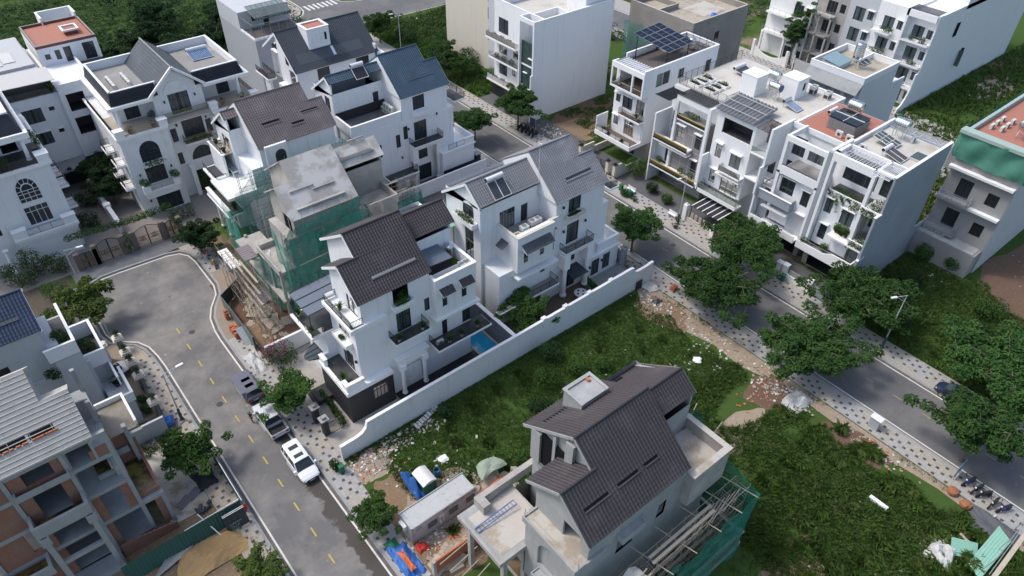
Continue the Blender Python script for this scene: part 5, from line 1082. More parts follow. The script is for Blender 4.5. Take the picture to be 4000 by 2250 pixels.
b.f=[(2*i,2*i+1,2*i+3,2*i+2) for i in range(23)]; cv=b.build('terrace_canopy',GLASSC,K); b=MB(); [b.bar((43.5+.92*k,118.6,14.95),(43.5+.92*k,122.2,15.85),.07) for k in range(8)]; [b.bar((43.5,118.7+1.15*k,15+.29*k),(49.9,118.7+1.15*k,15+.29*k),.07) for k in range(4)]; b.build('canopy_frame',GREYM,cv)
b=MB()
for k in range(14): b.lathe((43.7+.46*k,118.55,14.75),[(.23,0),(.23,.03)],k=10,ax=(0,1,0))
b.build('canopy_valance',GLASSC,cv)
def brick_mat():
 m=bpy.data.materials.new('red brick masonry'); m.use_nodes=True; nt=m.node_tree; b=nt.nodes['Principled BSDF']
 v=nt.nodes.new('ShaderNodeNewGeometry'); sx=nt.nodes.new('ShaderNodeSeparateXYZ'); nt.links.new(v.outputs['Position'],sx.inputs[0])
 ad=nt.nodes.new('ShaderNodeMath'); nt.links.new(sx.outputs[0],ad.inputs[0]); nt.links.new(sx.outputs[1],ad.inputs[1]); cb=nt.nodes.new('ShaderNodeCombineXYZ'); nt.links.new(ad.outputs[0],cb.inputs[0]); nt.links.new(sx.outputs[2],cb.inputs[1])
 br=nt.nodes.new('ShaderNodeTexBrick'); br.inputs['Scale'].default_value=1; br.inputs['Brick Width'].default_value=.2; br.inputs['Row Height'].default_value=.085; br.inputs['Mortar Size'].default_value=.012
 br.inputs['Color1'].default_value=(.25,.085,.05,1); br.inputs['Color2'].default_value=(.34,.125,.07,1); br.inputs['Mortar'].default_value=(.30,.22,.18,1); nt.links.new(cb.outputs[0],br.inputs['Vector'])
 c=_mix(nt,_ramp(nt,_noise(nt,v.outputs['Position'],.7,6,.7),.52,.72),br.outputs[0],(.27,.19,.155)); nt.links.new(c,b.inputs['Base Color']); b.inputs['Roughness'].default_value=.9
 bp=nt.nodes.new('ShaderNodeBump'); bp.inputs['Strength'].default_value=.6; bp.inputs['Distance'].default_value=.02; nt.links.new(br.outputs['Fac'],bp.inputs['Height']); bp.invert=True; nt.links.new(bp.outputs[0],b.inputs['Normal']); return m
BRICK=brick_mat()
POND=mat('stagnant water and algae',(.055,.045,.02),.25,var=.35,vs=.6,dirt=(.17,.13,.035),ds=.7,d0=.45,d1=.55)
L1=thing('unfinished_villa','brick and concrete frame house shell under a ribbed cement roof','house',(-4.5,50,0))
fr=MB(); br=MB(); sl=MB(); CB=CONCG
F=[0.3,4.45,8.1,11.7]; Y=47.4
def col(x,y,z0,z1,s=.32): fr.box(x-s/2,x+s/2,y-s/2,y+s/2,z0,z1)
for x in (-1.5,-4.7,-8.7,-12): 
 for y in (47.4,51.2,55.6): col(x,y,0,14.2)
for y in (47.4,52.3,56.2): col(.25,y,0,4.45)
for z in F[1:]: fr.box(-12,-1.34,Y-.15,Y+.17,z-.38,z+.02); fr.box(-12,-1.34,55.4,55.75,z-.38,z)
fr.box(-1.66,.41,Y-.15,Y+.17,F[1]-.38,F[1]+.02); fr.box(.08,.41,47.57,56.2,F[1]-.38,F[1]+.02); fr.box(-1.66,-1.34,47.57,55.4,F[2]-.35,F[2])
fr.box(-12,-1.3,Y-.12,Y+.2,13.75,14.15)
for z in F: sl.box(-11.9,-1.36,Y+.18,55.4,z-.15,z+.005)
sl.box(-1.36,.07,Y+.18,56.1,F[1]-.15,F[1])
for x0,x1,z0,z1 in ((-12,-8.9,8.1,11.3),(-8.5,-7.6,8.1,11.3),(-5.6,-4.9,8.1,11.3),(-12,-8.9,11.7,13.7),(-8.5,-7.5,11.7,13.7),(-5.5,-4.9,11.7,13.7),(-7.5,-5.5,11.7,12.2),(-12,-8.9,4.45,5.2),(-8.5,-7.9,4.45,7.7),(-5.4,-4.9,4.45,7.7),(-2.3,-1.7,4.45,7.7),(-4.5,-3.9,4.45,7.7),(-4.5,-4.0,.3,4.0),(-.5,.05,.3,4.0),(-12,-9.6,5.2,7.7),(-12,-8.9,.3,4.0),(-3.0,-1.68,11.7,12.7),(-8.5,-7.8,.3,4.0)): MB().box(x0,x1,Y-.05,Y+.15,z0,z1).build('brick_panel',BRICK,L1)
for y0,y1,z0,z1,x in ((51.5,55.4,8.1,10.9,-1.62),(47.6,50.9,11.7,13.7,-4.85)): MB().box(x,x+.2,y0,y1,z0,z1).build('brick_panel',BRICK,L1)
br.prism([(-4.4,46.4,0),(.3,46.4,0),(.3,46.4,.9),(-3.2,46.4,1.6),(-4.4,46.4,1.6)],(0,.15,0))
iw=MB(); 
for z0,z1 in zip(F,F[1:]+[14]): iw.box(-11.9,-1.4,51.9,52.05,z0,z1-.15)
iw.box(-1.4,.05,52.1,52.25,.3,4.1)
for x in (-4.7,-8.7): iw.box(x-.08,x+.08,47.6,51.9,.3,13.7)
fo=fr.build('concrete_frame',CB,L1); br.build('low_brick_wall',BRICK,L1); sl.build('floor_slab',CONCG,L1); iw.build('inner_wall',CONCG,L1)
def cbox(x0,x1,y0,y1,z0,z1,t=.15,base=True):
 b=MB(); b.box(x0,x1,y0,y0+t,z0,z1); b.box(x0,x0+t,y0+t,y1,z0,z1); b.box(x1-t,x1,y0+t,y1,z0,z1); 
 if base: b.box(x0+t,x1-t,y0+t,y1,z0,z0+.12)
 return b.build('projecting_box',CONCG,L1)
cbox(-8.7,-4.6,45.7,47.3,8.1,9.35,.25); cbox(-8.5,-4.7,46.7,47.3,11.7,12.3,.12); MB().box(-8.4,-4.9,45.98,47.3,8.22,8.24).build('standing_water',POND,L1); cbox(-12.5,-8.9,45.7,47.3,3.6,4.6,.25); MB().box(-12.2,-9.2,45.98,47.3,3.72,3.74).build('standing_water',POND,L1)
b=MB()
for x in (-8.3,-4.9): b.box(x-.2,x+.2,45.6,46.0,0,8.1); b.box(x-.35,x+.35,45.5,46.2,7.2,8.1)
b.box(-8.3,-4.9,45.65,45.95,4.0,4.4); b.box(-8.6,-4.6,45.4,47.3,-.05,.3); b.build('porch_frame',CONCG,L1)
def ribbed(x0,x1,y0,z0,y1,z1,name='roof'):
 d=MB(); s,n,L=slope_frame(x0,y0,z0,y1,z1); o=Vector((x0,y0,z0)); d.prism([o,o+Vector((x1-x0,0,0)),o+Vector((x1-x0,0,0))+s*L,o+s*L],-n*.14); r=d.build(name,mat('ribbed cement roof',(.40,.39,.355),.9,var=.1,dirt=(.26,.25,.23),ds=.5,d0=.5,d1=.75,fine=.1),L1); q=MB()
 k=int(L/.36)
 for i in range(k): p=o+s*(i*L/k+.12)+n*.02; q.bar(p,p+Vector((x1-x0,0,0)),.05,.05)
 for x in np.arange(x0+.8,x1,1.5): q.bar(Vector((x,0,0))+Vector((0,y0,z0))+n*.012,Vector((x,0,0))+Vector((0,y0,z0))+s*L+n*.012,.025,.03)
 q.build('batten',mat('pale roof batten',(.50,.49,.455),.85,dirt=(.36,.35,.32),ds=.9),r); return r
ribbed(-14,-2.2,47.0,14.35,50.2,17.05); ribbed(-14,-4.2,50.2,17.05,52.3,18.8); ribbed(-14,-2.2,53.6,14.6,50.2,17.05); ribbed(-14,-4.2,57.5,14.8,52.3,18.8)
b=MB()
for lx,y0,y1,yt,zt,zb in ((-2.5,47.3,53.0,50.2,16.9,11.7),(-4.4,47.4,56.6,52.3,18.6,11.7)): b.prism([(lx,y0,zb),(lx,y0,14.2),(lx,yt,zt-.1),(lx,y1,14.6),(lx,y1,zb)],(-.2,0,0))
b.build('gable_wall',CONCG,L1)
b=MB(); v2=MB()
for x0,x1 in ((-8.6,-6.0),(-5.8,-4.1)):
 y0,y1=48.35,48.75; z=lambda y:14.35+.845*(y-47)
 b.prism([(x0,y0,z(y0)+.02),(x1,y0,z(y0)+.02),(x1,y1,z(y1)+.02),(x0,y1,z(y1)+.02)],(0,0,-.04))
 for k in range(6): a=x0+(x1-x0)*k/6+.1; v2.box(a,a+.25+.05*(k%3),y0-.14,y0-.02,z(y0)-.06,z(y0)+.10)
o=b.build('roof_vent',VOID,L1); v2.build('vent_bricks',ORANGEB,o)
def pond(x0,x1,y0,y1,z,h,m=WHITE2,sides='lrfb',t=.22,floor=POND):
 b=MB()
 if 'f' in sides: b.box(x0,x1,y0,y0+t,z,z+h)
 if 'b' in sides: b.box(x0,x1,y1-t,y1,z,z+h)
 if 'r' in sides: b.box(x1-t,x1,y0+t,y1-t,z,z+h)
 if 'l' in sides: b.box(x0,x0+t,y0+t,y1-t,z,z+h)
 o=b.build('terrace_wall',m,L1); MB().box(x0+.01,x1-.01,y0+.01,y1-.01,z-.2,z+.02).build('terrace_floor',floor,o); return o
pond(-1.35,.35,47.7,52.3,4.5,.45,BRICK,'fr'); pond(-3.3,-1.75,48.3,55.5,8.15,.5,CONCG,'fr'); pond(-1.6,1.1,52.3,56.6,8.1,.55,WHITE2,'rb',floor=mat('wet cement with algae',(.20,.18,.15),.5,var=.3,dirt=(.15,.11,.03),ds=.6)); 
b=MB(); b.box(-1.6,1.1,52.3,56.6,7.6,7.9); b.box(-1.4,.4,52.3,56.5,4.5,7.6); b.build('upper_block',BRICK,L1); b=MB(); b.box(-2.0,-1.6,48.0,52.2,8.1,8.95); b.bar((-2.1,48,9.2),(-2.1,54.5,9.2),.18); b.build('edge_beam',CONC,L1); cb=cbox(-1.5,-.4,52.0-.0,53.2,6.0,6.7,.12) 
b=MB(); b.box(-.2,.15,51.8,52.3,4.4,9.2); b.box(-.1,1.2,51.9,52.25,7.5,7.95); b.build('bare_column',CB,L1); MB().box(-1.8,-1.3,52.0,52.3,8.1,9.0).build('brick_stub',BRICK,L1)
L2,L2w,X,frx=villa('grey rendered house with a navy tiled roof and narrow planted terraces',.4,64.2,-1,dict(roof=R_NAVY,wall=PALEG,f=(4.3,7.6,10.6),ze=13.0,finish=False,side=[(6.4,7.6,9.0,10.4,2)],front=[],slits=[(3.8,7.2,1.0,1.25)],slitm=mat('grey roof vent mesh',(.09,.095,.10),.6)))
parapet(L2,[(-2.9,63.2),(-.4,63.2),(-.4,69.6)],9.6,11.1,.16,.04); MB().box(-2.9,-.45,63.3,69.6,9.5,9.62).build('terrace_floor',DARKF,L2); MB().box(-2.6,-.3,63.15,70,0,9.5).build('terrace_block',PALEG,L2); railing(L2,[(-2.8,66,9.65),(-.6,66,9.65)],.9)
parapet(L2,[(-1.0,65.0),(1.5,65.0),(1.5,70.2),(-1.0,70.2)],5.6,7.4,.16,.04); MB().box(-1,1.42,65.1,70.1,5.5,5.62).build('terrace_floor',DARKF,L2); MB().box(-.4,1.42,65.1,70.1,0,5.5).build('terrace_block',PALEG,L2)
parapet(L2,[(.2,60.8),(2.0,60.8),(2.0,65.0)],3.2,4.3,.16,.04); MB().box(.0,1.92,60.9,65,0,3.3).build('terrace_block',PALEG,L2); parapet(L2,[(1.5,62.5),(1.5,65.0)],4.3,5.4,.12,.04); MB().box(-12,.0,63.9,64.15,0,7.5).build('plain_wall',PALEG,L2)
shrub(-1.3,65.4,9.6,.8,1.6,'leafy potted tree on the dark upper terrace of the grey house',LEAFB,n=420); shrub(.3,67.8,5.6,.95,1.5,'big-leaved plants filling the middle terrace of the grey house',LEAFB,n=420); shrub(-3.2,62.9,8.0,.7,1.1,'dark bush on the lower ledge of the grey house wall',LEAFD,n=300); potted(1.2,63.6,3.35,'leafy plant in a pot on the lowest terrace of the grey house','bush',POTD,r=.35,h=.5,ph=.9)
shrub(1.0,66.8,3.4,.5,1.6,'purple-leaved bush on the corner ledge of the grey house',mat('purple leaf',(.09,.05,.06),.7,var=.4,vs=6),n=320); shrub(1.9,65.6,3.4,.45,.9,'round bush in a corner tub beside the purple bush',LEAFD,n=220); shrub(2.5,61.5,0,.55,1.2,'row of low green bushes under the white parapet of the grey house',LEAFB,n=300); shrub(2.6,63.3,0,.5,1.0,'low green bush by the garden steps of the grey house',LEAFB,n=220)
FW=thing('garden_fence','low garden fence with iron bars between white capped pillars','fence',(3.4,66,0)); b=MB(); b.box(3.3,3.45,57.9,74,0,.7); b.build('fence_base',mat('grey fence plinth',(.2,.2,.2),.8),FW); railing(FW,[(3.38,58,.7),(3.38,74,.7)],1.2)
b=MB(); b.box(-.2,3.4,57.7,57.95,0,2.3); b.box(1.1,3.3,57.95,58.1,0,.6); wl=solo(b,'garden_wall',PALEG,'grey garden wall between the brick shell yard and the grey house garden','wall')
for k,y in enumerate((60.6,65.2,67.6,69.5,72.3)):
 p=thing('gate_pillar',['white stepped pillar cap with a small bonsai, beside the street lamp end of the fence','white stepped pillar cap with a bonsai, second from the brick shell','white stepped pillar cap with a bonsai, middle of the fence','white stepped pillar cap with a bonsai, fourth from the brick shell','white stepped pillar cap with a bonsai, farthest along the fence'][k],'pillar',(3.4,y,0),'fence pillars with stepped caps'); b=MB(); b.box(3.1,3.7,y-.3,y+.3,0,1.9); sh=b.build('pillar_shaft',mat('grey fence plinth',(.2,.2,.2),.8),p); c=MB(); c.box(2.85,3.95,y-.55,y+.55,1.9,2.05); c.box(2.95,3.85,y-.45,y+.45,2.05,2.25); c.box(3.1,3.7,y-.3,y+.3,2.25,2.42); c.build('stepped_cap',mat('cream coping',(.60,.56,.48),.7),p)
 q=thing('bonsai',['small bonsai on the pillar cap nearest the brick shell','small bonsai on the second pillar cap','small bonsai on the middle pillar cap','small bonsai on the fourth pillar cap','bushier bonsai on the farthest pillar cap'][k],'bonsai',(3.4,y,2.42),'bonsai on the fence pillars'); bush('foliage',q,[((3.4,y,2.95),(.32,.32,.28),110),((3.55,y+.15,2.75),(.25,.25,.15),60)],LEAFD,.12,seed=310+k); b=MB(); b.tube((3.4,y,2.42),(3.45,y+.05,2.9),.05,.03); b.box(3.2,3.6,y-.2,y+.2,2.42,2.5); b.build('trunk',BARK,q)
cp=thing('gate_pillar','white stepped pillar cap standing inside the garden of the grey house','pillar',(1.7,71.6,0)); b=MB(); b.box(1.4,2.0,71.3,71.9,0,2.4); b.build('pillar_shaft',PALEG,cp); b=MB(); b.box(1.2,2.2,71.1,72.1,2.4,2.55); b.box(1.35,2.05,71.25,71.95,2.55,2.8); b.build('stepped_cap',mat('cream coping',(.60,.56,.48),.7),cp)
rt=thing('round_table','round grey garden table in the narrow garden of the grey house','table',(2.3,69.0,0)); MB().lathe((2.3,69.0,0),[(.5,0),(.3,.1),(.25,.6),(1.0,.7),(1.05,.78),(1.0,.8)],k=22).build('table_top',mat('grey table stone',(.27,.29,.33),.5),rt)
mp=thing('signpost','short post with an orange brown board at the edge of the turning circle','post',(3.0,76.2,0)); b=MB(); b.box(2.93,3.07,76.1,76.3,0,2.6); b.build('post',PALEG,mp); MB().box(2.6,3.4,75.9,76.5,2.6,2.68).build('board',mat('orange brown board',(.26,.09,.045),.7),mp)
L3=thing('mansion','classical white mansion with a big fan-shaped arched window and iron balconies','house',(0,96,0))
b=MB(); block(b,-9,6.0,96,118,0,12.6,{'-y':[(1.3,3.8,8.1,11.4,'arch',9.7),(1.2,3.9,4.9,7.5),(-3.2,-2.0,4.9,7.4),(2.4,4.6,.8,3.0)]}); w=b.build('wall',OLDWHITE,L3)
window(w,'-y',96,1.3,3.8,8.1,11.4,nx=4,nz=2,arch=9.7,fm=WHITEM); window(w,'-y',96,1.2,3.9,4.9,7.5,nx=4,nz=1,fm=WHITEM,name='door'); window(w,'-y',96,-3.2,-2,4.9,7.4,nx=2); window(w,'-y',96,2.4,4.6,.8,3.0,nx=3,nz=1)
b=MB(); b.box(-1.2,6.2,94.3,95.98,4.1,4.45); b.box(-1.0,6.0,94.5,95.98,3.75,4.1); b.box(-.9,5.9,94.6,95.98,3.4,3.75)
for x0,x1 in ((-1.1,.4),(4.6,6.1)): b.box(x0,x1,94.4,95.2,4.45,5.5); b.box(x0-.08,x1+.08,94.32,95.3,5.5,5.62)
b.box(-.6,5.6,94.8,95.98,0,3.4); b.build('front_balcony',WHITE2,L3)
railing(L3,[(.4,94.6,4.45),(4.6,94.6,4.45)],1.0,mat('dark bronze iron',(.06,.045,.035),.5),sp=.1)
b=MB(); b.box(-9.2,6.3,95.7,118,12.3,12.65); b.box(-9.2,-2,95.8,96,12.65,12.9)
for x in (4.9,): b.box(x,6.25,95.75,97,12.65,13.7); b.box(x-.08,6.33,95.67,97.08,13.7,13.8)
b.build('cornice',WHITE2,L3); MB().box(-9,5.9,96.2,102,12.66,12.68).build('terrace_floor',DARKF,L3); railing(L3,[(-8,95.95,12.65),(4.9,95.95,12.65)],1.0,mat('dark bronze iron',(.06,.045,.035),.5),sp=.12); parapet(L3,[(6.1,97),(6.1,108)],12.65,13.5,.2,.05)
b=MB(); block(b,-9,4.6,100.5,112,12.66,15.6,{'-y':[(.2,1.6,12.8,15.0),(2.0,3.8,12.8,15.2,'arch',14.4)]}); u=b.build('upper_wall',OLDWHITE,L3); window(u,'-y',100.5,.2,1.6,12.8,15.0,nx=2,name='door'); opening(u,'-y',100.5,2.0,3.8,12.8,14.4,dep=1,wall=VOID,floor=DARKF)
b=MB(); b.box(-9,5.3,97.0,112,15.6,16.0); b.box(4.9,5.3,97,112,16.0,16.35); b.box(-9,4.9,97,97.35,16,16.35); b.build('roof_edge',WHITE2,L3); MB().prism([(-9,97.4,16.02),(4.85,97.4,16.02),(4.2,99.0,18.3),(-9,99.0,18.3)],(0,.15,0)).build('mansard_tiles',R_MANS,L3); MB().prism([(4.85,97.5,16.02),(4.85,112,16.02),(4.2,112,18.3),(4.2,99,18.3)],(-.15,0,0)).build('mansard_tiles',R_MANS,L3); MB().box(-9,4.3,99,112,18.2,18.5).build('roof_top',WHITE2,L3)
c=MB(); c.lathe((4.3,97.6,12.66),[(.35,0),(.35,.2),(.25,.3),(.22,2.5),(.33,2.7),(.35,2.94)],k=14); [c.lathe((x,95.0,0),[(.4,0),(.4,.3),(.28,.4),(.26,3.1),(.36,3.3),(.38,3.4)],k=14) for x in (-2.6,)]; c.build('column',WHITE2,L3)
for k,(y0,z) in enumerate(((97.2,8.2),(100.6,8.2),(97.4,5.0))): slab=MB(); slab.box(6.0,7.1,y0,y0+2.4,z-.3,z); sb=slab.build('side_balcony',WHITE2,L3); railing(sb,[(6.05,y0+.1,z),(7.0,y0+.1,z),(7.0,y0+2.3,z),(6.05,y0+2.3,z)],.9,mat('dark bronze iron',(.06,.045,.035),.5),sp=.12)
for k,(x,y,l) in enumerate(((.3,96.6,'round bush in a dark pot at the terrace rail, left of two'),(1.4,96.6,'round bush in a dark pot at the terrace rail, right of two'),(5.3,97.9,'yellowish plant in a pot at the corner column of the mansion terrace'))): potted(x,y,12.7,l,'bush',POTD,r=.42,h=.8,ph=1.0,lm=LEAFB if k<2 else LEAFY,group='pots on the mansion terrace')
shrub(5.8,99.4,13.3,.6,2.2,'tall bush growing from the corner of the mansion roof terrace',LEAFB,n=300)
L4=thing('mansion','large white villa with a mansard roof, a central gable and planted balconies','house',(22,97,0))
b=MB(); block(b,14.4,20.6,97,112,0,12.1,{'-y':[(16.3,18.9,8.0,10.9,'arch',9.5),(16.2,18.8,4.7,7.3),(16.4,19.7,.1,2.7)]},top=True); w=b.build('wall',OLDWHITE,L4)
window(w,'-y',97,16.3,18.9,8.0,10.9,nx=4,nz=2,arch=9.5); window(w,'-y',97,16.2,18.8,4.7,7.3,nx=4,nz=1,name='door'); window(w,'-y',97,16.4,19.7,.1,2.7,nx=3,name='garage_door')
b=MB(); block(b,20.6,27.2,98.6,112,0,12.1,{'-y':[(21.2,22.0,8.7,10.7),(22.9,25.8,8.6,11.4),(26.1,26.9,8.7,10.7),(23.0,26.2,5.3,7.2,'arch',5.35),(22.9,26.0,.1,3.6),(21.2,21.9,5.2,7.0)]}); w2=b.build('wall',OLDWHITE,L4)
window(w2,'-y',98.6,21.2,22,8.7,10.7,nx=1); window(w2,'-y',98.6,26.1,26.9,8.7,10.7,nx=1); window(w2,'-y',98.6,22.9,25.8,8.6,11.4,nx=4,nz=1,name='door'); window(w2,'-y',98.6,23,26.2,5.3,7.2,nx=4,arch=5.35); window(w2,'-y',98.6,22.9,26,.1,3.6,nx=3,name='garage_door'); window(w2,'-y',98.6,21.2,21.9,5.2,7.0,nx=1)
b=MB(); block(b,27.2,33.4,97.4,112,0,12.1,{}); b.build('wall',OLDWHITE,L4)
slab=MB(); slab.box(14.2,20.8,96.85,98,11.85,12.2); slab.box(20.8,27,98.3,99,11.85,12.2); slab.box(27,33.8,97.1,98.6,11.85,12.2); slab.box(14.1,14.4,97,112,11.85,12.2)
for x0,x1,y in ((14.2,15.3,96.95),(19.8,20.9,96.95),(27.0,28.0,97.3),(32.9,33.9,97.3)): slab.box(x0,x1,y,y+.9,12.2,13.1); slab.box(x0-.08,x1+.08,y-.08,y+.98,13.1,13.22)
slab.build('cornice',WHITE2,L4); MB().box(14.4,33.6,97.3,104,12.2,12.22).build('terrace_floor',BEIGEF,L4)
IR=mat('cream and dark iron balustrade',(.30,.24,.13),.6,var=.5,vs=6)
for p,q in (((15.3,97.15),(19.8,97.15)),((20.9,98.5),(27,98.5)),((28,97.6),(32.9,97.6))): railing(L4,[p+(12.2,),q+(12.2,)],.85,IR,sp=.08,name='balustrade')
railing(L4,[(14.3,98,12.2),(14.3,110,12.2)],.9); railing(L4,[(33.7,98.2,12.2),(33.7,110,12.2)],.9)
b=MB(); block(b,15.6,32.6,101.4,110,12.2,15.4,{'-y':[(17.0,18.9,12.3,14.7),(29.6,31.4,12.3,14.7)]}); u=b.build('upper_wall',OLDWHITE,L4); window(u,'-y',101.4,17.0,18.9,12.3,14.7,nx=2,name='door'); window(u,'-y',101.4,29.6,31.4,12.3,14.7,nx=2,name='door')
b=MB(); block(b,20.4,27.0,99.0,110,12.2,15.6,{'-y':[(22.3,25.0,12.4,15.3)]},top=False); b.prism([(20.4,99.0,15.6),(23.7,99.0,18.6),(27.0,99,15.6)],(0,.25,0)); gw=b.build('gable_wall',OLDWHITE,L4); window(gw,'-y',99,22.3,25,12.4,15.3,nx=4,nz=1,kind='c',name='door')
A=arc(22.0,25.3,15.45,17.0,14); b=MB(); [b.bar((p[0],98.96,p[1]),(q[0],98.96,q[1]),.09) for p,q in zip(A,A[1:])]; b.build('arch_moulding',OLDWHITE,gw)
MB().box(14.6,20.3,98.3,102,15.35,15.75).box(14.6,15.5,102,111,15.35,15.75).build('eaves',WHITE2,L4); MB().box(27.1,33.6,98.3,102,15.35,15.75).box(32.8,33.6,102,111,15.35,15.75).build('eaves',WHITE2,L4)
for x in (15.6,31.9): MB().lathe((x,99.0,12.2),[(.33,0),(.33,.15),(.24,.25),(.2,2.7),(.3,2.95),(.33,3.15)],k=14).build('column',WHITE2,L4)
mt=MB(); 
for x0,x1 in ((15.2,21.2),(26.2,33.0)): mt.prism([(x0,98.7,15.76),(x1,98.7,15.76),(x1-(.4 if x0>20 else 0),99.3,17.3),(x0+(.4 if x0<20 else 0),99.3,17.3)],(0,.12,0))
mt.prism([(15.2,98.7,15.76),(15.2,110.4,15.76),(15.6,110.4,17.3),(15.6,99.3,17.3)],(.12,0,0)); mt.prism([(33.0,98.7,15.76),(33.0,110.4,15.76),(32.6,110.4,17.3),(32.6,99.3,17.3)],(-.12,0,0)); ms=mt.build('mansard_tiles',R_MANS,L4)
b=MB()
for k in range(5): b.box(15.25,21.0,98.64+.12*k,98.70+.12*k,15.95+.3*k,16.0+.3*k); b.box(26.4,32.9,98.64+.12*k,98.70+.12*k,15.95+.3*k,16.0+.3*k)
b.build('tile_course',R_MANS,ms)
parapet(L4,[(15.7,99.4),(21.3,99.4)],16.3,17.35,.18,.03); parapet(L4,[(15.7,99.4),(15.7,110.4),(32.5,110.4),(32.5,99.4)],16.3,17.35,.18,.05); parapet(L4,[(26.5,99.4),(32.5,99.4)],16.3,17.35,.18,.03); MB().box(15.7,32.5,99.5,110.4,15.8,16.3).build('roof_deck',GREYF,L4)
rr=MB(); zr=19.0
for s in (-1,1):
 a=[(23.7,98.6,zr),(23.7,110.6,zr),(23.7+s*4.0,110.6,zr-3.5),(23.7+s*4.0,98.6,zr-3.5)]; rr.prism(a,(0,0,-.15))
ro=rr.build('gable_roof',roofmat('blue grey roof tile',(.075,.088,.105)),L4); rb=MB(); [rb.bar((23.7,98.45,zr-.02),(23.7+s*4.15,98.45,zr-3.62),.28,.3) for s in(-1,1)]; rb.build('verge_board',WHITE2,ro); V=[];
ct=MB()
for s in(-1,1):
 for k in range(12): u=(k+.5)/12; ct.bar((23.7+s*4.0*u,98.6,zr-3.5*u+.03),(23.7+s*4.0*u,110.6,zr-3.5*u+.03),.05,.04)
ct.build('tile_course',roofmat('blue grey roof tile',(.075,.088,.105)),ro); ridge_caps(ro,[(23.7,98.6,zr+.05),(23.7,110.6,zr+.05)],mat('pale ridge tile',(.3,.31,.32),.7))
for k in range(8): ac_outdoor(17.0+1.9*(k%2),102.3+.95*(k//2),16.3,'-x','white outdoor unit on the big villa roof, '+('left','right')[k%2]+' row, '+('nearest the mansard','second from the mansard','third from the mansard','nearest the back parapet')[k//2],'rooftop air conditioners on the big villa',h=.8)
water_heater(29.9,107.2,16.3,3.0,2.4,'solar water heater with a white drum and blue tubes on the flat roof of the big villa',pm=SOLARB,tm=WHITEM,panels=1)
b=MB(); b.box(15.0,19.9,95.6,97,4.0,4.35)
for x0 in (15.0,19.0): b.box(x0,x0+.95,95.65,96.5,4.35,5.2)
b.box(15.2,19.7,95.8,97,3.2,4.0); b.build('front_balcony',WHITE2,L4); railing(L4,[(15.95,95.85,4.35),(19.0,95.85,4.35)],.8,IR,sp=.08,name='balustrade')
slab_rail(L4,22.4,26.4,97.3,98.58,8.5,'lr',IR); planter(L4,16.2,19.0,96.3,96.98,7.5,7.9); bush('foliage',L4,[((17.6,96.4,7.9),(1.6,.5,.4),420),((24.4,97.5,9.0),(1.7,.25,.35),300)],LEAFB,.16,seed=401)
b=MB()
for x in (22.5,26.6): b.box(x-.3,x+.3,97.9,98.58,0,5.0); b.box(x-.4,x+.4,97.8,98.58,4.7,5.1)
b.build('pilaster',WHITE2,L4)
for k,(x,y,z) in enumerate(((15.5,96.0,5.25),(19.5,96.0,5.25))): shrub(x,y,z-.05,.7,1.0,['sprawling plant on the left balcony post of the big villa','sprawling plant on the right balcony post of the big villa'][k],LEAFB,n=260,stem=False)
for k,(x,y) in enumerate(((16.2,97.6),(19.2,97.6),(29.0,98.2),(31.8,98.2))): potted(x,y,12.22,['bushy plant in a clay pot left of the near terrace rail','bushy plant in a clay pot right of the near terrace rail','bushy plant in a clay pot left of the far terrace rail','bushy plant in a clay pot right of the far terrace rail'][k],'bush',TERRA,r=.3,h=.4,ph=.7,group='clay pots on the villa terrace')
for k,(z,y0) in enumerate(((8.0,98.0),(4.6,97.6),(4.6,102),(8.0,102.5))): sb=MB(); sb.box(13.2,14.4,y0,y0+2.6,z-.3,z); so=sb.build('side_balcony',WHITE2,L4); railing(so,[(14.35,y0+.1,z),(13.3,y0+.1,z),(13.3,y0+2.5,z),(14.35,y0+2.5,z)],.9,sp=.12)
for a,z,y in ((15.4,6.4,97),(19.6,6.4,97),(15.6,2.2,97),(22.2,11.0,98.6),(26.3,11.0,98.6),(21.7,14.4,99),(25.8,14.4,99)): wall_lamp(L4,'-y',y,a,z)
sc=thing('covered_motorbike','small motorbike under a cloth parked on the near terrace of the big villa','motorbike',(20,100.6,12.2)); b=MB(); [b.blob((19.8+.35*k,100.6,12.65+.12*(k%2)),.36) for k in range(3)]; b.build('cloth',mat('dull grey green cloth',(.11,.12,.12),.9),sc)
L5=thing('modern_house','modern white house with big dark windows and a red tiled roof deck','house',(10,113,0)); b=MB()
block(b,-4,11.6,113,132,0,13.6,{'-y':[(6.4,8.9,10.0,12.1),(6.5,8.9,6.6,8.5),(9.8,10.5,11.2,11.8),(9.9,10.6,7.8,8.4)]}); w=b.build('wall',WHITE,L5)
for h in ((6.4,8.9,10.0,12.1),(6.5,8.9,6.6,8.5)): window(w,'-y',113,*h,nx=4,nz=0,kind='c'); MB().box(h[0]-.1,h[1]+.1,112.6,112.99,h[3]+.12,h[3]+.22).build('window_hood',WHITE2,w)
for h in ((9.8,10.5,11.2,11.8),(9.9,10.6,7.8,8.4)): window(w,'-y',113,*h,nx=1); MB().box(h[0]-.1,h[1]+.1,112.7,112.99,h[3]+.1,h[3]+.18).build('window_hood',WHITE2,w)
b=MB(); block(b,11.6,16.5,112.2,130,3.6,14.0,{'-y':[(12.3,14.6,10.6,13.2),(12.3,14.6,7.0,9.6)]},bottom=True); w=b.build('bay_wall',WHITE,L5)
for h in ((12.3,14.6,10.6,13.2),(12.3,14.6,7.0,9.6)): opening(w,'-y',112.2,*h,dep=3,wall=mat('dark lilac wall',(.09,.08,.09),.8),floor=DARKF,name='loggia')
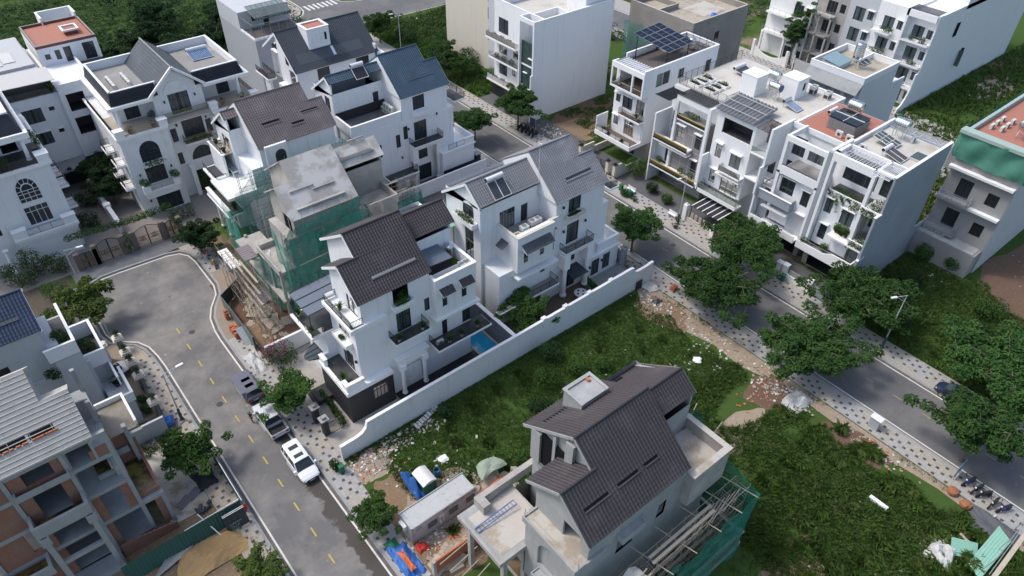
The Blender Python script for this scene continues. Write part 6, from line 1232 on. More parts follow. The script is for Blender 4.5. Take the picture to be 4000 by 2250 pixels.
b=MB(); b.box(5.6,11.6,109.6,113,3.3,3.6); b.build('concrete_awning',mat('old grey slab',(.3,.31,.31),.9,dirt=(.2,.21,.21),ds=.5),L5); MB().box(5.8,11.5,112.2,112.9,0,3.3).build('dark_base',CHAR,L5); b=MB(); block(b,11.7,18,112.6,125,0,3.6,{'-y':[(12.4,13.4,.6,3.0)]}); q=b.build('ground_floor',mat('dark lilac wall',(.09,.08,.09),.8),L5); window(q,'-y',112.6,12.4,13.4,.6,3,nx=1,name='door')
b=MB(); block(b,12.0,20.2,121.5,131,13.6,16.6,{'-y':[(12.8,13.5,14.9,15.7),(14.2,14.9,14.6,16.0),(15.4,16.4,13.7,16.2),(18.0,19.6,13.7,16.2)]}); u=b.build('roof_room',WHITE,L5)
for h in ((12.8,13.5,14.9,15.7),(14.2,14.9,14.6,16),(15.4,16.4,13.7,16.2),(18,19.6,13.7,16.2)): window(u,'-y',121.5,*h,nx=1)
MB().box(12.2,20.0,121.7,130.8,16.6,16.64).build('red_roof_deck',REDT,u); parapet(u,[(12.1,121.6),(20.1,121.6),(20.1,131),(12.1,131)],16.6,16.95,.14,.02,m=mat('dark red skirting',(.17,.06,.045),.8),capm=GREYF,closed=True); b=MB(); b.box(16.8,18.6,124.5,126.4,16.64,17.2); sk=b.build('skylight_curb',mat('dark red skirting',(.17,.06,.045),.8),u); parapet(sk,[(16.7,124.4),(18.7,124.4),(18.7,126.5),(16.7,126.5)],17.2,17.4,.14,.05,closed=True); MB().box(16.9,18.5,124.6,126.3,17.2,17.25).build('skylight_top',REDT,sk)
parapet(u,[(15.2,131),(15.2,134),(20,134),(20,131)],15.5,17.6,.2,.05); MB().box(12,20,113,121.5,13.6,13.63).build('terrace_floor',mat('brown roof tile floor',(.10,.085,.08),.8),L5); parapet(L5,[(11.9,112.5),(16.4,112.5),(16.4,121)],13.6,14.6,.2,.03)
b=MB(); b.prism([(-4,112.4,15.9),(11.8,112.4,15.5),(11.8,116.5,15.9),(-4,116.5,16.3)],(0,0,.08)); cv=b.build('terrace_awning',mat('pale awning sheet',(.52,.51,.49),.6,var=.06),L5); MB().box(-4,11.4,113.3,116,13.6,15.4).build('glazed_terrace',PANE,L5); railing(L5,[(-4,112.9,13.6),(11.5,112.9,13.6)],1.0,m=BLACKM,glass=True)
b=MB(); b.box(-4,11,117,131,15.4,15.7); b.box(3,10.8,118,130,15.7,16.1); b.build('pale_roof',mat('pale grey roof sheet',(.46,.47,.47),.7,var=.08),L5); potted(11.0,112.9,13.65,'yellow green potted palm at the corner of the glazed terrace',ph=1.5,pm=POTD,lm=LEAFY)
b=MB(); [b.box(4+1.7*k,5.5+1.7*k,119+.6*k,123+.6*k,16.1,16.22) for k in range(3)]; b.build('roof_panel',mat('pale roof panel',(.55,.55,.53),.5),L5); water_heater(2.4,121,15.7,2.4,2.0,'solar water heater with blue tubes on the pale roof at the left edge',pm=SOLARB,panels=1)
def house(name,label,x,y): return thing(name,label,'house',(x,y,0))
def hood(w,face,pos,a0,a1,z): b=MB(); fbox(b,face,pos,a0-.15,a1+.15,z,z+.12,-.45,-.002); b.build('window_hood',WHITE2,w)
def facade(parent,face,pos,a0,a1,z0,z1,wins,m,other=None,name='facade',fm=None,depth=.16,hoods=()):
 """one wall sheet with windows; wins: (a0,a1,z0,z1,nx,nz,kind)"""
 b=MB(); panel(b,face,pos,a0,a1,z0,z1,[w[:4] for w in wins],depth); o=b.build(name,m,parent)
 for i,w in enumerate(wins):
  if w[4]: window(o,face,pos,*w[:4],nx=w[4],nz=w[5],kind=w[6],fm=fm or FRAMEG,depth=depth,name='door' if w[3]-w[2]>2 else 'window')
  if i in hoods: hood(o,face,pos,w[0],w[1],w[3]+.08)
 return o
R2=house('townhouse','white four storey townhouse with a black solar panel array on its roof',86,67.3)
b=MB(); block(b,79.2,94.6,64.1,70.6,3.4,15.2,{'-y':[(80.7,83.7,12.6,14.7),(85.6,86.9,12.7,14.2),(92.0,93.4,11.9,13.9)],'-x':[(64.4,66.0,4.6,6.7),(64.4,66.0,8.2,10.6),(66.8,68.8,8.3,10.4),(69.2,70.2,4.9,6.6),(69.3,70.2,8.7,10.2),(65.8,67.9,4.1,6.7) ,(64.5,69.9,11.9,14.7)]},top=False); w=b.build('wall',WHITE,R2)
block_g=MB(); block(block_g,80.8,94.6,64.15,70.55,0,3.4,{'-x':[(66.5,68.5,.3,2.8)]}); g=block_g.build('ground_floor',WARMG,R2); window(g,'-x',80.8,66.5,68.5,.3,2.8,nx=3,fm=mat('blue grey door',(.06,.075,.10),.5))
window(w,'-y',64.1,85.6,86.9,12.7,14.2,nx=2,kind='c',fm=FRAMEG); window(w,'-y',64.1,80.7,83.7,12.6,14.7,nx=2,kind='v',fm=WHITEM)
for h in ((66.8,68.8,8.3,10.4,2),(69.3,70.2,8.7,10.2,2),(69.2,70.2,4.9,6.6,2),(64.4,66.0,8.2,10.6,2)): window(w,'-x',79.2,*h[:4],nx=h[4],kind='c',fm=FRAMEG); hood(w,'-x',79.2,h[0],h[1],h[3]+.08) if h[0]>66.5 else None
window(w,'-x',79.2,65.8,67.9,4.1,6.7,nx=4,kind='c',fm=FRAMEG,name='door'); hood(w,'-x',79.2,65.6,68.3,6.85); MB().box(79.1,79.19,64.3,65.8,4.5,6.8).build('wall_patch',WHITE,w)
opening(w,'-x',79.2,64.5,69.9,11.9,14.7,dep=3.4,wall=WHITE,floor=WOODF,name='loggia')
b=MB(); b.box(77.9,79.18,64.1,70.6,11.55,11.85); b.box(77.9,79.18,64.1,64.35,11.85,15.4); b.box(77.9,78.2,66.2,66.45,11.85,14.6); b.box(77.9,78.2,70.35,70.6,11.85,14.6); b.box(77.9,78.2,64.35,70.6,14.6,15.4); b.box(78.2,79.18,70.35,70.6,14.6,15.4); lg=b.build('loggia_frame',WHITE,R2); MB().box(78.0,79.18,64.4,70.5,11.85,11.87).build('floor',WOODF,lg); railing(lg,[(78.0,64.4,11.87),(78.0,66.2,11.87)],.9); railing(lg,[(78.0,66.5,11.87),(78.0,70.3,11.87)],.9,glass=True)
b=MB()
for k in range(11): y=64.8+.5*k; b.box(78.25,80.9,y,y+.16,15.1,15.3)
b.build('roof_slats',WHITEM,R2); MB().box(80.95,94.4,64.3,70.4,14.7,14.75).build('roof_deck',mat('brown roof tile floor',(.10,.085,.08),.8),R2); parapet(R2,[(80.95,70.5),(94.5,70.5),(94.5,64.2),(78.1,64.2)],15.1,15.75,.2,.04)
b=MB(); b.box(76.6,79.19,64.1,71.6,3.4,3.7); b.box(76.6,76.75,64.1,71.6,3.7,4.1); b.box(76.75,79.19,71.45,71.6,3.4,6.4); b.box(76.75,79.19,64.1,64.25,3.7,4.1); bb=b.build('balcony',WHITE2,R2); MB().box(76.8,79.15,64.3,71.4,3.7,3.72).build('floor',WOODF,bb); railing(bb,[(76.7,64.2,4.1),(76.7,71.4,4.1)],.75,glass=True)
b=MB(); b.box(78.1,79.19,64.1,68.6,7.35,7.6); bb=b.build('balcony',WHITE2,R2); MB().box(78.2,79.15,64.2,68.5,7.6,7.62).build('floor',WOODF,bb); railing(bb,[(79.1,68.5,7.6),(78.2,68.5,7.6),(78.2,64.2,7.6),(79.1,64.2,7.6)],.9)
for k,(x,y,z,l) in enumerate(((77.2,70.3,3.75,'spiky plant in a white bowl on the first balcony of the solar house'),(78.6,65.2,7.65,'spiky plant in a white pot on the second balcony of the solar house'),(78.5,69.2,11.9,'leafy tree in a white pot on the open loggia of the solar house'))): potted(x,y,z,l,'spiky' if k<2 else 'bush',ph=1.1,r=.25,group='pots on the solar house balconies')
sp=thing('solar_array','large tilted array of black solar panels on steel legs','solar panels',(86.3,68.2,14.75)); s0=Vector((82.0,70.6,18.4)); ux=Vector((6.0,.0,.0))/6; sy=Vector((2.6,-4.4,-2.0))
A0=Vector((81.7,70.5,18.6)); U=Vector((5.7,.05,.3)); Vv=Vector((3.2,-4.6,-2.3))
for i in range(4):
 for j in range(4):
  a=A0+U*(i/4+.006)+Vv*(j/4+.006); p=MB(); e=U*(1/4-.012); f_=Vv*(1/4-.012); p.prism([a,a+e,a+e+f_,a+f_],(0,0,-.05)); q=p.build('solar_panel',SOLARP,sp); fr=MB(); c=[a,a+e,a+e+f_,a+f_]; [fr.bar(c[k]+Vector((0,0,.012)),c[(k+1)%4]+Vector((0,0,.012)),.05) for k in range(4)]; fr.bar((c[0]+c[3])/2+Vector((0,0,.01)),(c[1]+c[2])/2+Vector((0,0,.01)),.02); fr.build('panel_frame',mat('aluminium frame',(.5,.51,.52),.35,metal=.8),q)
b=MB()
for u in (.08,.92):
 for v_ in (.08,.92): c=A0+U*u+Vv*v_; b.bar((c.x,c.y,14.75),(c.x,c.y,c.z-.05),.1)
for v_ in (.08,.5,.92): b.bar(A0+U*.0+Vv*v_-Vector((0,0,.08)),A0+U+Vv*v_-Vector((0,0,.08)),.07)
b.build('steel_leg',BLACKM,sp); railing(R2,[(81.2,64.6,14.75),(86,64.6,14.75),(93.8,64.6,14.75),(93.8,70,14.75),(88,70,14.75)],1.7,BLACKM,rails=3,sp=9)
water_heater(89.0,71.0,16.6,2.0,2.2,'solar water heater with a silver drum raised behind the solar panel array',tm=STEEL,pm=mat('pale collector glass',(.30,.32,.33),.2)); MB().box(87.8,90.4,68.7,70.3,14.75,16.6).build('stair_room',WHITE,R2)
water_tank(91.6,67.0,14.75,'upright steel water tank at the back of the solar house roof',r=.55,L=1.5,axis='z',stand=.3)
b=MB(); b.box(73.6,76.6,71.3,71.55,0,2.0); b.box(76.6,80.8,71.3,71.55,0,1.2); b.prism([(73.6,63.9,0),(79,63.9,0),(79,63.9,1.4),(76,63.9,1.4),(75,63.9,2.2),(73.6,63.9,2.2)],(0,-.2,0)); b.box(73.5,73.8,68.6,71.3,0,1.0); solo(b,'garden_wall',mat('cream coping',(.60,.56,.48),.7),'cream front yard wall of the solar house with lamp pillars','wall')
for k,y in enumerate((71.4,68.4,65.4,63.9)): p=thing('gate_pillar',['cream lamp pillar at the grass lot side of the solar house gate','cream lamp pillar left of the black double gate','cream lamp pillar right of the black double gate','cream lamp pillar beside the leafy corner tree'][k],'pillar',(73.7,y,0),'lamp pillars of the solar house'); MB().box(73.45,73.95,y-.25,y+.25,0,2.3).build('pillar_shaft',mat('cream coping',(.60,.56,.48),.7),p); b=MB(); b.box(73.35,74.05,y-.35,y+.35,2.3,2.4); b.lathe((73.7,y,2.4),[(.2,0),(.24,.15),(.16,.3)],k=10); b.build('pillar_lamp',BLACKM,p)
gt=thing('gate','black double iron gate between two cream lamp pillars','gate',(73.7,66.9,0)); b=MB(); [b.bar((73.7,65.7+.17*k,.1),(73.7,65.7+.17*k,1.9),.03) for k in range(15)]; [b.bar((73.7,65.6,z),(73.7,68.2,z),.05) for z in (.12,1.0,1.9)]; b.bar((73.7,66.9,.05),(73.7,66.9,2.0),.09); b.build('gate_leaf',BLACKM,gt)
R1=house('townhouse','white townhouse with a huge blank side wall facing the weedy lot',84,91)
b=MB(); block(b,77.4,93.2,85.4,98.2,0,15.4,{'-x':[(91.5,93.0,.3,2.8),(94.6,96.8,4.2,6.8),(92.2,93.2,5.0,6.6),(94.6,96.8,8.0,10.4),(91.2,93.0,8.2,10.0),(94.4,97.0,11.6,14.2)]},top=True); w=b.build('wall',WHITE,R1)
for h in ((91.5,93,.3,2.8,2),(94.6,96.8,4.2,6.8,3),(92.2,93.2,5,6.6,2),(94.6,96.8,8,10.4,3),(91.2,93,8.2,10,2),(94.4,97,11.6,14.2,3)): window(w,'-x',77.4,*h[:4],nx=h[4],kind='c',fm=FRAMEG)
b=MB(); b.box(75.3,77.39,85.4,85.7,3.2,17.1) ; b.box(75.3,77.39,88.9,89.15,3.2,17.1); b.box(75.3,75.6,85.7,88.9,16.4,17.1); b.box(75.6,77.39,85.7,88.9,9.2,9.4); b.box(74.9,77.3,85.36,85.58,0,8.3); fw=b.build('front_frame',WHITE,R1)
b=MB(); b.box(75.75,75.82,85.75,88.85,3.4,13.2); b.build('green_glass_screen',mat('dark green marbled glass',(.035,.07,.065),.2,var=.6,vs=1.2),fw); b=MB(); [b.box(75.5,75.74,y,y+1.0,z,z+.15) for y,z in ((86.0,5.2),(87.2,7.9),(86.0,10.6),(87.6,5.6))]; b.build('ledge',WHITE2,fw)
parapet(R1,[(77.5,98.1),(77.5,89.2),(77.5,85.5),(93.1,85.5),(93.1,98.1),(77.5,98.1)],15.4,17.05,.2,.03); MB().box(77.6,93,85.6,98,15.41,15.43).build('roof_deck',ROOFCEM,R1); b=MB(); b.box(87,93,86,90.5,15.43,19.5); b.build('stair_room',WHITE,R1); parapet(R1,[(77.6,89.1),(83.5,89.1),(83.5,85.7)],15.4,16.7,.18,.03)
for z,x,pl in ((3.3,75.6,1),(7.3,76.0,1),(11.0,75.4,1)):
 b=MB(); b.box(x,77.39,90.2,98.2,z-.2,z+.1); bb=b.build('balcony',WHITE2,R1); MB().box(x+.1,77.3,90.3,98.1,z+.1,z+.12).build('floor',GREYF,bb); railing(bb,[(x+.1,90.3,z+.1),(x+.1,98.1,z+.1)],.9,GREYM,glass=True)
 for k in range(3): shrub(x+.6,92.5+2*k,z+.1,.5,.9,['lowest','middle','top'][(z>5)+(z>9)]+' glass balcony of the blank-walled house, leafy plant '+('nearest the wall','in the middle','farthest from the wall')[k],LEAFB,'planter plants',n=130,group='balcony planting on the blank-walled house',stem=False)
b=MB(); b.box(75.6,77.39,85.7,88.9,2.9,3.4); b.box(75.0,77.39,86,90.1,3.4,3.6); b.build('dark_balcony',mat('brown balcony front',(.07,.045,.035),.5),R1); b=MB(); block(b,76.8,77.38,90.3,98.1,0,3.0,{}); b.build('dark_base',CHAR,R1)
cr=house('townhouse','cream house with a tall plain side wall beyond the planted lot',90,115); b=MB(); block(b,82.4,97,104.5,120,0,15,{'-y':[(88.5,89.5,9,12)],'-x':[(105.5,106.5,9.8,12.0),(105.5,106.5,5.8,8.0),(105.5,106.5,13,14.8)]}); w=b.build('wall',CREAM,cr); [window(w,'-x',82.4,*h,nx=2) for h in ((105.5,106.5,9.8,12.0),(105.5,106.5,5.8,8.0),(105.5,106.5,13,14.8))]; b=MB(); block(b,81.0,82.38,100.2,104.5,0,15,{}); b.build('white_front',PALEG,cr)
R3=house('unfinished_house','raw cement block of a house with a pale flat roof and green net strip',105,78); b=MB(); block(b,98,112.5,72,86,0,14.8,{'-y':[(104.2,105.4,11.6,13.0)]}); w=b.build('wall',mat('raw brownish cement',(.27,.25,.225),.9,var=.12,vs=.6,dirt=(.34,.32,.29),ds=.3,streak=(.19,.175,.155),fine=.1),R3); window(w,'-y',72,104.2,105.4,11.6,13.0,nx=1,kind='v'); parapet(R3,[(98.1,72.1),(112.4,72.1),(112.4,85.9),(98.1,85.9),(98.1,72.1)],14.8,15.8,.2,.03,m=mat('raw brownish cement',(.27,.25,.225)),capm=SCREED); MB().box(98.2,112.3,72.2,85.8,14.81,14.84).build('roof_deck',STAINED,R3); MB().box(104,110,74.5,79.5,14.85,14.87).build('dry_patch',SCREED,R3)
parapet(R3,[(98.2,80),(103.4,80),(103.4,85.7)],14.84,15.7,.2,.02,m=mat('raw brownish cement',(.27,.25,.225)),capm=SCREED); nn=thing('netting','strip of green netting hanging at the corner of the raw cement house','netting',(97.6,86,0)); net(nn,[(97.8,80.5),(97.6,84),(97.5,86.5)],2,12.5,m=NETL,seed=41); 
bl=solo(MB().blob((105.5,73.8,15.1),.5,12,.3,.6).blob((106.2,73.6,15.0),.4,12,.3,.5),'tarpaulin',mat('blue tarpaulin',(.03,.13,.42),.5,var=.15),'small blue tarpaulin bundle on the pale roof of the raw cement house','tarpaulin')
def rowhouse(label,y0,y1,zt,m=WHITE,xf=80.6,xb=92,roof=ROOFCEM,wins=(),hoods=(),z0=3.3):
 r=house('row_house',label,85,(y0+y1)/2); b=MB(); block(b,xf,xb,y0,y1,0,zt,{'-x':[w[:4] for w in wins]},top=True); w_=b.build('wall',m,r)
 for i,w in enumerate(wins):
  if w[4]: window(w_,'-x',xf,*w[:4],nx=w[4],nz=w[5],kind=w[6],fm=FRAMEG,name='door' if w[3]-w[2]>2 else 'window')
  if i in hoods: hood(w_,'-x',xf,w[0],w[1],w[3]+.08)
 MB().box(xf+.1,xb-.1,y0+.05,y1-.05,zt,zt+.03).build('roof_deck',roof,r); return r,w_
def bay(r,x0,x1,y0,y1,z0,z1,wins,m=WHITE,hoods=(),top=True):
 b=MB(); block(b,x0,x1,y0,y1,z0,z1,{'-x':[w[:4] for w in wins]},top=top,bottom=True); o=b.build('bay_wall',m,r)
 for i,w in enumerate(wins):
  if w[4]: window(o,'-x',x0,*w[:4],nx=w[4],nz=w[5],kind=w[6],fm=FRAMEG)
  elif w[5]: opening(o,'-x',x0,*w[:4],dep=w[5],wall=w[6][0],floor=w[6][1],name='loggia')
  if i in hoods: hood(o,'-x',x0,w[0],w[1],w[3]+.08)
 return o
def fin(r,x0,x1,y,z0,z1,m=WHITE,name='party_wall',t=.22): return MB().box(x0,x1,y-t/2,y+t/2,z0,z1).build(name,m,r)
r,w=rowhouse('end house of the row with a grey side wall and trailing plants on white balconies',26.35,33.9,16.0,xf=80.8,xb=90.3,wins=[(26.6,28.6,12.4,15.4,2,0,'d'),(29.2,33.4,12.4,15.6,3,0,'d'),(27.0,28.4,7.9,10.6,2,0,'d'),(29.0,33.2,.3,3.0,3,0,'d')]); RD=r
b=MB(); b.box(75.8,90.4,26.1,26.34,0,6.2); b.box(76.1,90.4,26.1,26.34,6.2,12.3); b.box(77.3,90.4,26.1,26.34,12.3,17.2); b.box(90.3,90.5,26.34,33.9,0,16.2); b.box(90.4,94.6,26.2,26.45,0,4.4); b.build('grey_side_wall',MIDG,r)
MB().box(77.2,90.45,26.05,26.38,17.2,17.27).build('coping',WHITE2,r); MB().box(75.75,77.2,26.05,26.38,6.2,6.28).build('coping',WHITE2,r); MB().box(76.0,77.3,26.05,26.38,12.3,12.38).build('coping',WHITE2,r)
bw=bay(r,78.2,80.79,28.7,33.4,4.0,11.6,[(32.2,33.2,8.7,10.9,1,0,'c'),(29.3,30.9,8.2,10.4,2,0,'c'),(31.9,32.9,4.9,7.2,1,0,'d')],hoods=(0,1,2)); b=MB(); panel(b,'-x',78.2,26.4,33.4,3.4,4.0,[]); 
lo=MB(); panel(lo,'-x',78.165,26.4,31.4,3.35,6.9,[(27.2,30.9,3.7,6.4)]); lo=lo.build('lower_front',WHITE,r); window(lo,'-x',78.2,27.2,30.9,3.7,6.4,nx=3,nz=0,kind='c',name='door'); b=MB(); fbox(b,'-x',78.2,26.6,31.2,6.5,6.75,-1.2,0); b.build('window_hood',WHITE2,lo)
b=MB(); b.box(77.2,80.79,26.4,28.69,6.6,6.9); b.box(77.2,77.35,26.4,28.69,6.9,7.5); b.box(77.2,80.79,26.4,28.69,11.3,11.6); b.box(77.2,77.35,26.4,28.69,11.6,12.3); bb=b.build('planted_balcony',WHITE2,r)
b=MB(); b.box(78.2,80.79,28.7,33.4,11.4,11.6); b.box(78.0,78.2,28.7,33.4,11.0,12.0); b.box(77.3,78.2,33.5,33.85,3.4,17.0); b.box(77.3,77.9,28.3,28.7,6.0,16.3); b.box(77.3,77.7,28.7,33.5,16.0,17.0); b.box(77.3,77.7,26.35,28.3,16.9,17.2); b.box(77.7,80.79,28.3,28.6,16.3,17.0); b.box(80.6,80.85,26.4,33.9,16.0,17.0); b.box(77.7,80.79,33.5,33.85,16.5,17.0); b.build('front_frame',WHITE,r); MB().box(78.25,80.75,28.75,33.35,11.6,11.63).build('terrace_floor',DARKF,r)
b=MB()
for k in range(12): b.box(77.75,80.6,28.75+.4*k,28.79+.4*k,16.55,16.6)
b.bar((78.8,28.7,16.57),(78.8,33.5,16.57),.04); b.bar((79.8,28.7,16.57),(79.8,33.5,16.57),.04); b.build('roof_bars',WHITEM,r); b=MB()
for k in range(11): b.bar((76.4+.1*0,26.55+.19*k,17.0),(79.9,26.55+.19*k,17.05),.05)
for x in (76.5,78.2,79.8): b.bar((x,26.45,17.0),(x,28.6,17.0),.06)
b.build('pergola_slats',WHITEM,r)
b=MB(); A=[]
for i in range(25): y=26.9+ (34.4-26.9)*i/24; A.append((76.4,y,0))
A=[(x,y,4.35+(.55 if y<29.2 else .275*(1+math.cos(pi*(y-29.2)/1.6)) if y<30.8 else 0)) for x,y,_ in A]
b.prism([(76.4,26.9,3.3),(76.4,34.4,3.3)]+[p for p in reversed(A)],(.15,0,0)); b.box(76.55,78.19,26.9,34.4,3.3,3.45); b.box(76.55,78.19,26.9,27.05,3.45,4.9); bb=b.build('balcony',WHITE2,r); MB().box(76.6,78.15,27.1,34.3,3.46,3.48).build('floor',GREYF,bb); railing(bb,[(76.5,29.5,4.4),(76.5,34.3,4.4)],.45,GREYM,sp=3)
def trail(parent,spots,m=LEAFY,seed=0,size=.13):
 g=np.random.default_rng(seed); P=[]
 for (x,y,z,L,n) in spots:
  k=int(n); t=g.uniform(0,1,k)**.8; P.append(np.stack([x-.05-.06*g.uniform(0,1,k),y+g.normal(0,.07,k)+.15*np.sin(t*5+y),z-t*L],1))
 P=np.concatenate(P); N=g.normal(size=P.shape)*.6+np.array([-1,0,.5]); N/=np.linalg.norm(N,axis=1)[:,None]; V,F=leafquads(P,N,size,g); return rawmesh('trailing_foliage',V-np.array([*rootloc(parent)]),F,m,parent)
rd=random.Random(3)
trail(r,[(78.0,28.9+.28*k,12.0,rd.uniform(.4,2.6),60) for k in range(16)]+[(77.2,26.6+.2*k,12.2,rd.uniform(.3,1.5),45) for k in range(10)]+[(77.15,26.6+.2*k,7.5,rd.uniform(.4,1.4),45) for k in range(10)]+[(78.15,29.2+.15*k,7.9,rd.uniform(.8,1.3),120) for k in range(12)],seed=5)
bush('foliage',r,[((78.4,31,12.2),(.35,2.3,.35),420),((79,27.5,12.0),(1.6,1,.7),500),((79,27.5,7.3),(1.6,1,.7),500),((77.9,30.1,8.0),(.5,1.0,.5),500)],LEAFB,.16,seed=500)
for k,(x,y,z,l) in enumerate(((77.0,33.6,3.5,'bushy shrub at the tree end of the curved white balcony'),(77.8,31.3,3.5,'leafy shrub left of the curtained balcony doors'))): shrub(x,y,z,.6,1.4,l,LEAFB,n=280)
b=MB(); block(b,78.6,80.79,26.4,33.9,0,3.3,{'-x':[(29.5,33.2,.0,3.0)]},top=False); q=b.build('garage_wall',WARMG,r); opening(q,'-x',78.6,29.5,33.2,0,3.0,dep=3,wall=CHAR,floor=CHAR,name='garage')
water_heater(83.6,30.6,16.03,2.0,2.4,'white-drummed solar water heater with brown grey panels on the end house roof',pm=mat('brown grey collector',(.085,.075,.068),.25))
water_tank(88.2,31.6,16.03,'horizontal ribbed steel tank with lettering on the end house roof',r=.62,L=1.7,axis='y',stand=1.5); 
ac_outdoor(82.4,32.9,16.03,'-x','small outdoor unit behind the white drum on the end house roof'); ac_outdoor(87.0,33.0,16.03,'-x','outdoor unit beside the lettered steel tank stand'); ac_outdoor(88.9,30.0,16.03,'-y','outdoor unit standing right of the lettered steel tank stand',h=.7)
sk=thing('skylight','low glass skylight near the grey wall edge of the end house roof','skylight',(85.6,27.6,16.03)); b=MB(); b.box(84.6,86.6,26.9,28.3,16.03,16.35); b.build('skylight_curb',PALEG,sk); [MB().box(84.7+.63*k,85.28+.63*k,27.0,28.2,16.36,16.4).build('pane',GLASSC,sk) for k in range(3)]
gs=thing('skylight','wide clear glass roof light in the middle of the end house roof','skylight',(86.3,31.6,16.03)); b=MB(); b.prism([(84.8,30.4,16.3),(87.0,30.4,16.3),(87.0,33.2,16.9),(84.8,33.2,16.9)],(0,0,.03)); b.build('pane',GLASSC,gs); b=MB(); [b.bar((84.8+.73*k,30.4,16.34),(84.8+.73*k,33.2,16.94),.05) for k in range(4)]; [b.bar((84.8,30.4+.93*k,16.34+.2*k),(87,30.4+.93*k,16.34+.2*k),.05) for k in range(4)]; b.build('glazing_bar',WHITEM,gs)
gr=thing('window_guard','white barred guard cage hanging off the back edge of the end house','guard cage',(91.4,30,14)); b=MB()
for k in range(9): b.bar((90.6,26.6+.9*k,16.0),(92.2,26.6+.9*k,15.9),.04); 
for k in range(7): b.bar((90.7+.25*k,26.5,16.0-.02*k),(90.7+.25*k,34,16.0-.02*k),.03)
for k in range(12): b.bar((92.2,26.5,15.9-.25*k),(92.2,29.5,15.9-.25*k),.03)
for k in range(5): b.bar((92.2,26.5+.7*k,13),(92.2,26.5+.7*k,15.9),.04)
b.build('cage_bars',WHITEM,gr)
r,w=rowhouse('row house with a red tiled roof deck and an open framed front terrace',34.15,41.9,15.6,xf=81.6,roof=REDT,wins=[(40.0,41.4,8.6,11.0,2,0,'d'),(39.4,41.2,12.0,14.6,3,0,'d'),(36.6,38.8,12.1,14.4,3,0,'c')]); RC=r
bw=bay(r,78.2,81.59,34.9,40.0,4.0,11.6,[(37.6,39.6,8.4,10.7,2,0,'d'),(35.3,36.4,7.9,10.2,1,0,'d'),(35.2,36.3,4.5,6.7,1,0,'d')],hoods=(0,1,2)); MB().box(78.3,81.55,35.0,39.9,11.6,11.63).build('terrace_floor',GREYF,r)
b=MB(); b.box(77.4,77.8,34.4,34.75,3.4,16.5); b.box(77.4,77.8,39.8,40.2,6.2,16.5); b.box(77.4,77.8,34.75,39.8,15.8,16.5); b.box(77.8,81.59,39.85,40.15,15.8,16.5); b.box(77.4,78.2,34.4,40.2,11.3,11.6); b.box(77.4,77.6,34.75,39.8,11.6,12.4); b.box(81.4,81.62,34.2,41.9,15.6,16.3); b.build('front_frame',WHITE,r); b=MB(); b.box(77.8,82.0,34.0,34.4,16.3,17.0); b.box(82.0,92,34.0,34.3,15.6,16.6); b.build('party_wall',WHITE,r)
MB().box(77.3,78.1,33.9,34.4,3.4,16.8).build('grey_fin',MIDG,r); railing(r,[(77.5,34.8,12.4),(77.5,39.7,12.4)],.2,BLACKM,sp=9)
b=MB(); b.box(77.0,78.19,36.9,41.8,6.9,7.1); b.box(77.0,77.12,36.9,41.8,7.1,8.2); b.box(77.12,78.19,36.9,37.02,7.1,8.2); bb=b.build('grey_balcony',MIDG,r); MB().box(76.9,77.2,36.8,41.8,8.2,8.27).build('coping',WHITE2,bb); b=MB(); fbox(b,'-x',78.2,37.0,40.8,6.0,6.15,-1.4,0); b.build('window_hood',PALEG,bb); lo=MB(); panel(lo,'-x',78.165,34.8,41.8,3.4,6.9,[(37.3,40.4,3.7,6.0)]); lo=lo.build('lower_front',PALEG,r); window(lo,'-x',78.2,37.3,40.4,3.7,6.0,nx=4,kind='c',name='door')
b=MB(); b.box(76.6,78.19,34.9,41.8,3.3,3.5); b.box(76.6,76.75,34.9,41.8,3.5,4.3); b.build('balcony',WHITE2,r); MB().box(77.9,81.59,40.15,41.8,8.2,8.4).build('side_balcony',WHITE2,r); railing(r,[(77.9,40.2,8.4),(77.9,41.8,8.4)],.9)
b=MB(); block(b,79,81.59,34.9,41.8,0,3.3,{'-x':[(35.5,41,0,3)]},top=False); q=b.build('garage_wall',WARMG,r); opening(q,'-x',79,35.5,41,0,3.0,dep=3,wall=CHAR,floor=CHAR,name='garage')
water_tank(88.6,38.0,15.63,'large ribbed steel tank with lettering on the red tiled roof',r=.62,L=1.8,axis='y',stand=1.6); water_heater(88.2,40.6,15.63,1.9,2.0,'solar water heater with a grey panel lying out over the red tiled roof',rise=.4)
sh=thing('glazed_roof_shed','black glass topped shed with louvred sides on the red tiled roof','roof shed',(86.0,37,15.63)); b=MB(); b.prism([(84.6,35.4,17.2),(88.0,35.4,17.2),(88.0,39.2,17.2),(84.6,39.2,17.2)],(0,0,.06)); b.build('glass_roof',mat('black glass',(.012,.014,.02),.06),sh); b=MB(); [b.box(84.6,84.66,35.4,39.2,15.7+.14*k,15.78+.14*k) for k in range(10)]; [b.box(84.6,88,35.38,35.44,15.7+.14*k,15.78+.14*k) for k in range(10)]; b.build('louvre_slats',GREYM,sh); b=MB(); b.box(84.75,87.9,35.5,39.1,15.63,17.15); b.build('dark_core',VOID,sh); b=MB(); b.bar((86.3,35.3,17.3),(86.3,39.3,17.3),.08); b.bar((84.5,37.2,17.3),(88,37.2,17.3),.06); b.build('roof_bar',WHITEM,sh)
ac_outdoor(83.5,36.7,15.63,'-x','outdoor unit on the red tiled roof, left of the pair',h=.85,group='pair of units on the red roof'); ac_outdoor(83.5,35.3,15.63,'-x','outdoor unit on the red tiled roof, right of the pair',h=.85,group='pair of units on the red roof')
r,w=rowhouse('white row house with a corrugated grey canopy over its top front terrace',42.1,51.6,15.2,xf=81.2,xb=94,wins=[(42.6,44.8,12.1,14.8,3,0,'c'),(42.6,43.9,8.2,11.0,2,0,'d')]); RB=r
